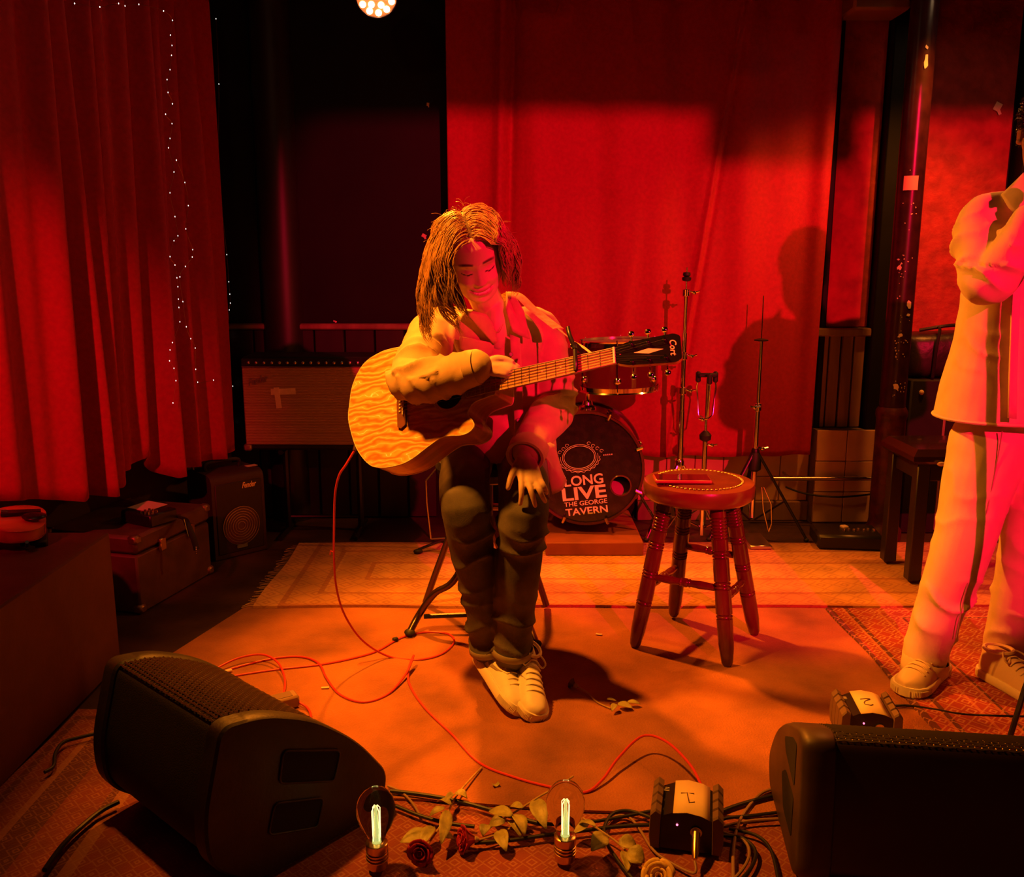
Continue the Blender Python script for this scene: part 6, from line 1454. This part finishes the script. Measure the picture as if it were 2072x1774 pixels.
# ================================================================== MICROPHONE STAND at the edge
ms0, ms1 = G(2042, 1500, .022), P(2078, 1385, 2.30)
mb0 = P(2040, 1503, 2.22)
mst = thing('microphone_stand', 'slim black microphone stand behind the monitor with the turned back', 'microphone stand', (mb0.x+.06, 2.24, .022))
MB().tube([Vector((mb0.x-.01, 2.24, .03)), mb0, P(2074, 1392, 2.24), P(2110, 1300, 2.26)], .0075, 8).build('leg', M_blackmetal, mst)
cst = P(2110, 1300, 2.26)
for dx_, dy_ in ((.30, -.05), (.18, .30)): MB().tube([cst, Vector((cst.x+dx_, 2.26+dy_, .03))], .0075, 8).build('leg', M_blackmetal, mst)
MB().cyl(cst+Vector((0, 0, -.03)), cst+Vector((0, 0, 1.12)), .011, n=12).build('pole', M_blackmetal, mst)
MB().lathe([(.018, -.02), (.022, 0), (.018, .02)], 12, cst).build('leg_collar', M_blackmetal, mst)
tp = cst+Vector((0, 0, 1.12)); dm_ = (cmid-tp)
MB().cyl(tp, tp+Vector((.0, .02, .06)), .012, n=10).build('clip', M_rubber, mst)
mdir = Vector((.02, .9, .45)).normalized(); mo = tp+Vector((0, .01, .07))
mk.location = mo
MB().lathe([(.009, -.09), (.012, -.085), (.015, .05), (.018, .07)], 16, mo, mdir).build('handle', M_blackmetal, mk)
MB().lathe([(.018, .07), (.025, .085), (.0265, .105), (.022, .125), (.010, .135), (.0, .137)], 18, mo, mdir).build('grille', M_steel, mk)
mk['label'] = 'black vocal microphone on the slim stand before the standing person'
# ================================================================== ON THE FLOOR
CZ = .0185
M_redcab = mat('red_cable', (.62, .035, .03), .4); M_blackcab = mat('black_cable', (.014, .012, .011), .5); M_browncab = mat('grey_cable', (.30, .17, .10), .5)
ej = GM @ EJ
def floor_pts(L, z=CZ): return [G(q[0], q[1], z+(q[2] if len(q) > 2 else 0)) for q in L]
# guitar lead
jk_dir = (P(676, 965, 2.67)-ej).normalized()
hang = [ej+(P(712, 932, 2.64)-ej)*.6, P(700, 940, 2.65), P(686, 962, 2.66), P(678, 1000, 2.67), P(676, 1060, 2.68), P(676, 1130, 2.69), P(681, 1190, 2.71), P(698, 1245, 2.75), P(735, 1297, 2.79)]
lead = hang+floor_pts([(790, 1329), (850, 1334), (895, 1322), (919, 1298), (905, 1282), (860, 1279), (812, 1290), (765, 1316), (720, 1330), (650, 1344), (560, 1354), (480, 1366), (405, 1380), (398, 1376)])
gl_ = thing('guitar_lead', 'thin red guitar lead hanging from the guitar and trailing across the carpet', 'cable', (lead[-1].x, lead[-1].y, .016))
MB().tube(cat(lead, 7), .0034, 8).build('cord', M_redcab, gl_)
MB().cyl(ej, lead[0], .0075, .006, n=12).build('plug', M_steel, gl_)
MB().tube([P(676, 1118, 2.69), P(669, 1114, 2.685), P(668, 1122, 2.685)], .002, 6).build('cable_tie', M_redcab, gl_)
MB().box(G(800, 1293, CZ+.005), (.02, .014, .012), rz(.5), bev=.003).build('black_tape', M_rubber, gl_)
l2 = floor_pts([(402, 1379), (440, 1362), (500, 1344), (560, 1331), (612, 1329), (645, 1342, .002), (661, 1372, .002), (688, 1405), (735, 1420), (785, 1404), (822, 1362, .012), (837, 1326, .035), (827, 1352, .012), (829, 1385), (858, 1430), (915, 1486), (970, 1543), (1040, 1572), (1110, 1591), (1180, 1603), (1218, 1578, .01), (1252, 1532, .03), (1300, 1489, .05), (1348, 1500, .06), (1395, 1545, .07), (1420, 1590, .075)])
ld2 = thing('instrument_cable', 'long red instrument cable looping over the carpet to the labelled box 1', 'cable', (l2[10].x, l2[10].y, .016))
MB().tube(cat(l2, 7), .0036, 8).build('cord', M_redcab, ld2)
MB().box(G(460, 1357, CZ+.004), (.03, .012, .006), rz(.5), bev=.002).build('tape_flag', M_tape, ld2); MB().box(G(658, 1391, CZ), (.024, .008, .004), rz(.1), bev=.001).build('tape_flag', M_tape, ld2)
l3 = floor_pts([(405, 1379), (432, 1356, .01), (480, 1332, .02), (530, 1324, .025), (562, 1340, .02), (576, 1372, .01), (574, 1402), (562, 1414, .012)])
l3b = floor_pts([(472, 1412), (520, 1413), (556, 1416, .012)])
l4 = floor_pts([(604, 1420, .012), (622, 1432, .004), (629, 1450), (620, 1474), (600, 1490)])
ib = G(567, 1433, .0165)
sup = thing('power_adapter', 'brown inline adapter block with red cord beside the grille of the scuffed monitor', 'adapter', (ib.x, ib.y, .016))
Ri = rz(.55)
MB().box(Vector((ib.x, ib.y, .036)), (.105, .05, .038), Ri, bev=.006).build('block', mat('adapter_brown', (.30, .17, .09), .55), sup)
MB().box(Vector((ib.x, ib.y, .0557)), (.07, .034, .001), Ri).build('rating_label', mat('adapter_label', (.20, .11, .06), .7), sup)
for q in (l3, l3b, l4): MB().tube(cat(q, 6), .0036, 8).build('cord', M_redcab, sup)
# labelled stage boxes
M_paper = mat('paper_note', (.85, .62, .34), .8); M_ink = mat('marker_ink', (.10, .03, .02), .6)
def stage_box(c_, ang, label, digit, cat_='stage box'):
    R = rz(ang); c_ = Vector((c_.x, c_.y, CZ-.0015)); t = thing('stage_box', label, cat_, c_)
    L = lambda x, y, z: c_+R @ Vector((x, y, z))
    sec = [(-.056, 0), (.056, 0), (.056, .078), (.03, .09), (0, .094), (-.03, .09), (-.056, .078)]
    MB().loft([[L(x_, y_, z_) for x_, z_ in sec] for y_ in (-.062, .062)]).build('case', M_blackmetal, t, angle=20)
    for sg in (-1, 1):
        bp = [(sg*(.058), 0), (sg*.078, .0), (sg*.082, .03), (sg*.08, .085), (sg*.068, .098), (sg*.056, .09)]
        ys = [-.07, -.066, -.041, -.039, -.033, -.031, -.006, -.004, .002, .004, .029, .031, .037, .039, .064, .068]
        sc_l = [.9, 1, 1, .9, .9, 1, 1, .9, .9, 1, 1, .9, .9, 1, 1, .9]
        mb = MB(); mb.loft([[L(sg*.068+(x_-sg*.068)*s_, y_, .05+(z_-.05)*s_) for x_, z_ in bp] for y_, s_ in zip(ys, sc_l)]); mb.build('bumper', mat('bumper_rubber', (.16, .085, .045), .65) if 'bumper_rubber' not in bpy.data.materials else bpy.data.materials['bumper_rubber'], t, angle=30)
    pv = [(-.03, .0905), (0, .0955), (.032, .0905), (.05, .083)]
    MB().loft([[L(x_, y_, z_+e) for x_, z_ in pv] for y_, e in ((-.066, .0005), (.066, .0005))], caps=False, closed=False).build('paper_note', M_paper, t, solid=.001)
    ink = MB()
    # the note reads upright from the stage side, so the digit stands on its head here
    Z = .0975
    def S(pts): ink.tube([L(-x_+.002, -y_, Z-abs(-x_+.002)*.14) for x_, y_ in pts], .0011, 5)
    if digit == 1: S([(-.014, .018), (-.002, .026), (.004, -.012)]); S([(-.012, -.014), (.018, -.011)])
    else: S([tuple(q)[:2] for q in cat([(-.012, .016, 0), (-.002, .024, 0), (.010, .018, 0), (.008, .004, 0), (-.012, -.016, 0), (.004, -.013, 0), (.016, -.012, 0)], 5)])
    ink.build('handwriting', M_ink, t)
    for k in range(3): MB().box(L(-.047, .045-.006*k, .0835), (.016, .0015, .001), R).build('print_line', M_print, t)
    MB().sphere(L(-.02, -.0635, .062), .0026, 8, 6).build('led', mat('led_red', (1, .3, .4), .3, emit=(1, .15, .3), estr=3.) if 'led_red' not in bpy.data.materials else bpy.data.materials['led_red'], t)
    MB().lathe([(.0, 0), (.013, 0), (.013, .004), (.0, .004)], 18, L(.022, -.062, .05), R @ Vector((0, -1, 0))).build('socket', M_steel, t)
    MB().lathe([(.0, 0), (.008, 0), (.008, .012), (.0, .012)], 14, L(.03, .062, .075), R @ Vector((0, 1, 0))).build('socket', M_chrome, t)
    return L, R
b1c = G(1388, 1700, .0); L1_, R1_ = stage_box(b1c, -.22, 'stage box noted 1, rubber bumpers, among the cables beside the yellow rose', 1)
b2c = G(1747, 1494, .0); L2_, R2_ = stage_box(b2c, -.12, 'stage box noted 2, rubber bumpers, behind the turned monitor by the red rug', 2)
xp0, xp1 = L1_(.022, -.068, .05), L1_(.022, -.125, .022)
xl = thing('microphone_cable', 'thin grey-brown cable with a metal plug into the front of stage box 1', 'cable', (xp1.x, xp1.y, .016))
MB().lathe([(.0095, 0), (.0095, .03), (.008, .045), (.005, .06)], 14, xp0, xp1-xp0).build('plug', M_brass, xl)
MB().tube(cat([xp1, L1_(.02, -.145, .006)]+floor_pts([(1345, 1738), (1318, 1715), (1296, 1680), (1275, 1655), (1250, 1650), (1228, 1668), (1222, 1700)], CZ), 6), .0032, 8).build('cord', M_browncab, xl)
def cable(L, r_, m, label, z=CZ):
    mb = MB(); mb.tube(cat(floor_pts(L, z+r_), 7), r_, 8); return based(mb, 'stage_cable', m, label, 'cable')
CB_ = [([(1430, 1655), (1478, 1634), (1530, 1618), (1600, 1600), (1622, 1594)], .005, M_blackcab, 'thick black cable leaving stage box 1 highest, toward the monitor with the turned back'),
       ([(1430, 1670), (1470, 1655), (1520, 1650), (1600, 1640), (1622, 1638)], .004, M_blackcab, 'black cable leaving stage box 1 at mid height toward the monitor'),
       ([(1430, 1680), (1462, 1672), (1520, 1660), (1600, 1655), (1622, 1654)], .0035, M_browncab, 'brown cable running straight from stage box 1 to the monitor'),
       ([(1620, 1588), (1600, 1592), (1550, 1600), (1520, 1625), (1495, 1665), (1484, 1720), (1484, 1790)], .0038, M_browncab, 'brown cable bending round behind stage box 1 and toward the audience'),
       ([(1460, 1690), (1500, 1695), (1528, 1720), (1520, 1755), (1480, 1800)], .0042, M_blackcab, 'black cable curling in a wide arc beside stage box 1'),
       ([(1464, 1684), (1505, 1700), (1516, 1730), (1495, 1768), (1455, 1800)], .0036, M_browncab, 'brown cable curling in the inner arc beside stage box 1'),
       ([(1475, 1676), (1530, 1690), (1560, 1720), (1575, 1780)], .004, M_blackcab, 'black cable swinging outward from stage box 1 toward the audience'),
       ([(1320, 1640), (1260, 1652), (1200, 1662), (1130, 1668), (1060, 1660)], .004, M_blackcab, 'black cable running from stage box 1 behind the standing bulb'),
       ([(1320, 1668), (1250, 1672), (1180, 1680), (1100, 1690), (1030, 1700), (960, 1705)], .0046, M_blackcab, 'black cable running from stage box 1 past the red rose'),
       ([(1318, 1654), (1270, 1640), (1235, 1650), (1222, 1690), (1250, 1740), (1290, 1790)], .0042, M_blackcab, 'black cable looping round in front of stage box 1'),
       ([(790, 1600), (850, 1607), (910, 1617), (970, 1632), (1030, 1650), (1100, 1668)], .0052, M_blackcab, 'thick black cable lying along the carpet edge behind the roses'),
       ([(800, 1630), (850, 1650), (905, 1665), (960, 1672)], .0045, M_blackcab, 'black cable passing under the rose leaves by the scuffed monitor'),
       ([(785, 1590), (812, 1602), (835, 1625), (850, 1650)], .003, M_browncab, 'thin brown cable arching from the tip of the scuffed monitor'),
       ([(1775, 1432), (1830, 1427), (1890, 1435), (1960, 1446), (2100, 1450)], .004, M_blackcab, 'black cable crossing the red rug by stage box 2'),
       ([(1612, 1495), (1585, 1500), (1572, 1520), (1578, 1542), (1605, 1550)], .0032, M_blackcab, 'small black cable loop beside the monitor with the turned back'),
       ([(240, 1622), (205, 1640), (165, 1672), (125, 1712), (90, 1760)], .006, M_blackcab, 'thick black cable coming from under the scuffed monitor toward the audience'),
       ([(215, 1479), (160, 1492), (128, 1502), (112, 1524), (108, 1550), (90, 1562)], .005, M_blackcab, 'black cable bend between the stage block and the scuffed monitor')]
for q in CB_: cable(*q)
# bulb lamps
M_glass = mat('clear_glass', (1., .96, .9), .02, trans=1.); M_glass.node_tree.nodes['Principled BSDF'].inputs['IOR'].default_value = 1.09
M_fil = mat('filament', (1, .8, .4), .5, emit=(1., .74, .22), estr=3.2); M_stemglass = mat('stem_glass', (.8, .9, .6), .1, trans=.9, emit=(.7, .8, .25), estr=.35)
def bulb(px, py, label, s=1.):
    b = G(px, py, CZ-.0018); t = thing('bulb_lamp', label, 'lamp', b)
    z = lambda L: [(r_*s, h_*s) for r_, h_ in L]
    MB().lathe(z([(.0, 0), (.021, 0), (.0225, .004), (.0225, .04), (.024, .045), (.0245, .058), (.022, .060), (.0, .060)]), 24, b).build('base', M_brass, t)
    for k in range(3): MB().tube([b+Vector((.0236*s*math.cos(2*math.pi*q/24), .0236*s*math.sin(2*math.pi*q/24), (.02+.008*k)*s)) for q in range(24)], .0012, 5, loop=True).build('ring', M_brass, t)
    MB().lathe(z([(.017, .059), (.0185, .070), (.024, .085), (.035, .104), (.0415, .125), (.0425, .143), (.038, .162), (.026, .178), (.010, .186), (.0, .187)]), 32, b, caps=False).build('globe', M_glass, t)
    st = MB().lathe(z([(.009, .060), (.007, .075), (.0045, .1), (.003, .14), (.004, .145), (.0, .147)]), 12, b).build('stem', M_stemglass, t)
    for k in range(4):
        a_ = 2*math.pi*(k+.5)/4; d_ = Vector((math.cos(a_), math.sin(a_), 0))
        MB().tube([b+d_*.008*s+Vector((0, 0, .066*s)), b+d_*.010*s+Vector((0, 0, .138*s)), b+d_*.004*s+Vector((0, 0, .146*s))], .0008*s, 5).build('filament', M_fil, st)
bulb(764, 1752, 'round clear filament bulb on a brass base at the tip of the scuffed monitor')
bulb(1143, 1738, 'round clear filament bulb on a brass base among the rose stems')
# roses
M_stem = mat('rose_stem', (.42, .26, .09), .6, var=.2, vscale=40); M_leaf = mat('rose_leaf', (.36, .30, .07), .5, var=.4, vscale=30, bump=.2, bscale=120)
M_redp = mat('red_petal', (.42, .012, .03), .5, var=.3, vscale=30); M_yelp = mat('yellow_petal', (.80, .52, .12), .5, var=.15, vscale=25)
def leaf(mb_parent, p0, d, up, L, wd, curl=.25, m=None):
    d = Vector(d).normalized(); up = Vector(up); sd = up.cross(d).normalized(); up = d.cross(sd); n_ = 7; rows = []
    for i in range(n_+1):
        s_ = i/n_; w_ = wd*math.sin(math.pi*min(1, s_*.92+.06))**.8*(1-.35*s_); c_ = p_ = Vector(p0)+d*(L*s_)+up*(curl*L*math.sin(s_*2.6)*.4-curl*L*s_*s_*.35)
        rows.append([c_-sd*w_+up*(w_*.35), c_-sd*w_*.5+up*(w_*.08), c_, c_+sd*w_*.5+up*(w_*.08), c_+sd*w_+up*(w_*.35)])
    mb = MB(); mb.loft(rows, caps=False, closed=False); return mb.build('leaf', m or M_leaf, mb_parent, angle=180, solid=.0007)
def rose(label, bloom, axis, size, m, stem, leaves, rnd=1):
    rr = random.Random(rnd); base = Vector(stem[len(stem)//2]) if stem else Vector(bloom); t = thing('rose', label, 'rose', (base.x, base.y, .0165))
    if stem:
        st = MB().tube(cat(stem, 5), .0024, 7).build('stem', M_stem, t)
        c_ = cat(stem, 5)
        for k in range(3, len(c_)-2, 5): MB().cyl(c_[k], c_[k]+Vector((rr.uniform(-.004, .004), rr.uniform(-.004, .004), .006)), .0011, .0001, n=5).build('thorn', M_stem, st)
    if bloom is not None:
        ax_ = Vector(axis).normalized(); x_, y_, z_ = frame(ax_); o_ = Vector(bloom)
        MB().lathe([(.0, -.010), (.006, -.008), (.008, .0), (.004, .006)], 10, o_-ax_*.012*size/.03, ax_).build('calyx', M_stem, t)
        for ring, (cnt_, r0, r1, h_, op) in enumerate(((3, .10, .22, .95, .0), (4, .25, .48, 1.0, .1), (5, .40, .78, .95, .25), (5, .5, 1.0, .82, .45))):
            for k in range(cnt_):
                a0 = 2*math.pi*k/cnt_+ring*.7+rr.uniform(-.2, .2); da = 1.25*math.pi/cnt_*1.15; rows = []
                for i in range(6):
                    s_ = i/5; rad = size*(r0*(.35+.65*math.sin(s_*1.57))+(r1-r0)*s_**1.6+op*.35*max(0, s_-.75)**1.2); hh = size*(-.35+1.35*h_*(s_ if s_ < .9 else .9-.4*(s_-.9)))
                    wdt = da*(.55+.45*math.sin(math.pi*min(1, s_*.75+.1)))*(1 if s_ < .9 else .8)
                    rows.append([o_+x_*(rad*math.cos(a0+wdt*q))+y_*(rad*math.sin(a0+wdt*q))+ax_*(hh-.10*size*q*q) for q in (-1, -.5, 0, .5, 1)])
                MB().loft(rows, caps=False, closed=False).build('petal', m, t, angle=180, solid=.0008)
    for (px, py, dx, dy, L, wd, h_) in leaves:
        p0 = G(px, py, CZ+h_); p1 = G(px+dx, py+dy, CZ+h_*.6); leaf(t, p0, p1-p0, (rr.uniform(-.3, .3), rr.uniform(-.5, .1), 1), (p1-p0).length if L is None else L, wd, rr.uniform(.1, .5))
    return t
rose('dark red rose lying by the bulb at the monitor tip, petals toward the audience', G(855, 1718, .045), (-.25, -1, .15), .030, M_redp,
     [G(862, 1712, .04), G(885, 1680, .03), G(905, 1645, .035), G(925, 1608, .03), G(950, 1578, .025), G(975, 1552, .02)],
     [(868, 1685, -58, 18, None, .022, .02), (876, 1672, -24, 40, None, .018, .025), (905, 1640, -12, 66, None, .018, .045), (900, 1635, -32, 16, None, .012, .03), (912, 1628, -28, -8, None, .012, .03), (920, 1606, 26, 8, None, .016, .02), (925, 1600, 20, 14, None, .012, .02), (893, 1690, 26, 6, None, .012, .02), (900, 1622, 20, -18, None, .009, .03)], 2)
rose('deep red rose facing sideways under the bare forked stem', G(950, 1698, .035), (-.9, -.3, .2), .031, M_redp,
     [G(965, 1700, .03), G(1000, 1690, .03), G(1040, 1672, .03)],
     [(1010, 1680, 14, 40, None, .020, .02), (985, 1668, -8, 22, None, .016, .02)], 3)
rose('long bare rose stem with leaves leaning on the bulb among the stems', None, None, .03, M_redp,
     [G(974, 1686, .015), G(1010, 1662, .03), G(1050, 1638, .05), G(1090, 1612, .075), G(1130, 1590, .10), G(1160, 1570, .115)],
     [(1035, 1650, -46, -10, None, .020, .04), (1022, 1662, -34, 8, None, .018, .03), (1040, 1648, 22, 40, None, .020, .03), (1082, 1618, 22, 56, None, .024, .05), (1030, 1660, 24, 32, None, .018, .02), (1058, 1634, -28, -2, None, .012, .05)], 4)
rose('pale yellow rose at the front of stage box 1', G(1333, 1776, .045), (-.15, -.75, .75), .036, M_yelp,
     [G(1325, 1770, .035), G(1290, 1745, .03), G(1250, 1705, .03), G(1215, 1680, .035), G(1180, 1655, .04)],
     [(1270, 1722, 34, 22, None, .026, .03), (1252, 1705, 38, 8, None, .022, .03), (1225, 1690, -28, 30, None, .024, .03), (1190, 1665, -36, 22, None, .020, .03), (1205, 1672, -36, -4, None, .012, .04), (1262, 1722, 8, 40, None, .016, .02)], 5)
rose('small wilted rose sprig on the carpet in the shadow of the seated person', G(1160, 1384, .028), (-.8, .5, .3), .016, mat('dried_petal', (.16, .05, .035), .7),
     [G(1165, 1387, .022), G(1190, 1402, .02), G(1208, 1420, .02), G(1236, 1433, .02)],
     [(1246, 1424, -8, 14, None, .011, .02), (1250, 1424, 30, 8, None, .016, .012), (1270, 1420, 26, 4, None, .011, .014), (1228, 1414, 20, 4, None, .007, .014)], 6)
# scraps on the carpet
for i, (a_, b_, sx_, sy_, an_, lab) in enumerate(((1212, 1284, .022, .010, -.3, 'cream scrap of paper on the carpet beside the wooden stool'), (1003, 1590, .018, .012, .4, 'curled dry petal on the carpet between the roses and the lead'))):
    q = G(a_, b_, CZ-.002); mb = MB(); R = rz(an_)
    mb.grid(lambda u, v: q+R @ Vector(((u-.5)*sx_, (v-.5)*sy_, .002+.006*(u-.5)**2*(4 if i else 1.))), 6, 4)
    based(mb, 'scrap', M_tape if i == 0 else M_leaf, lab, 'scrap', solid=.0006)
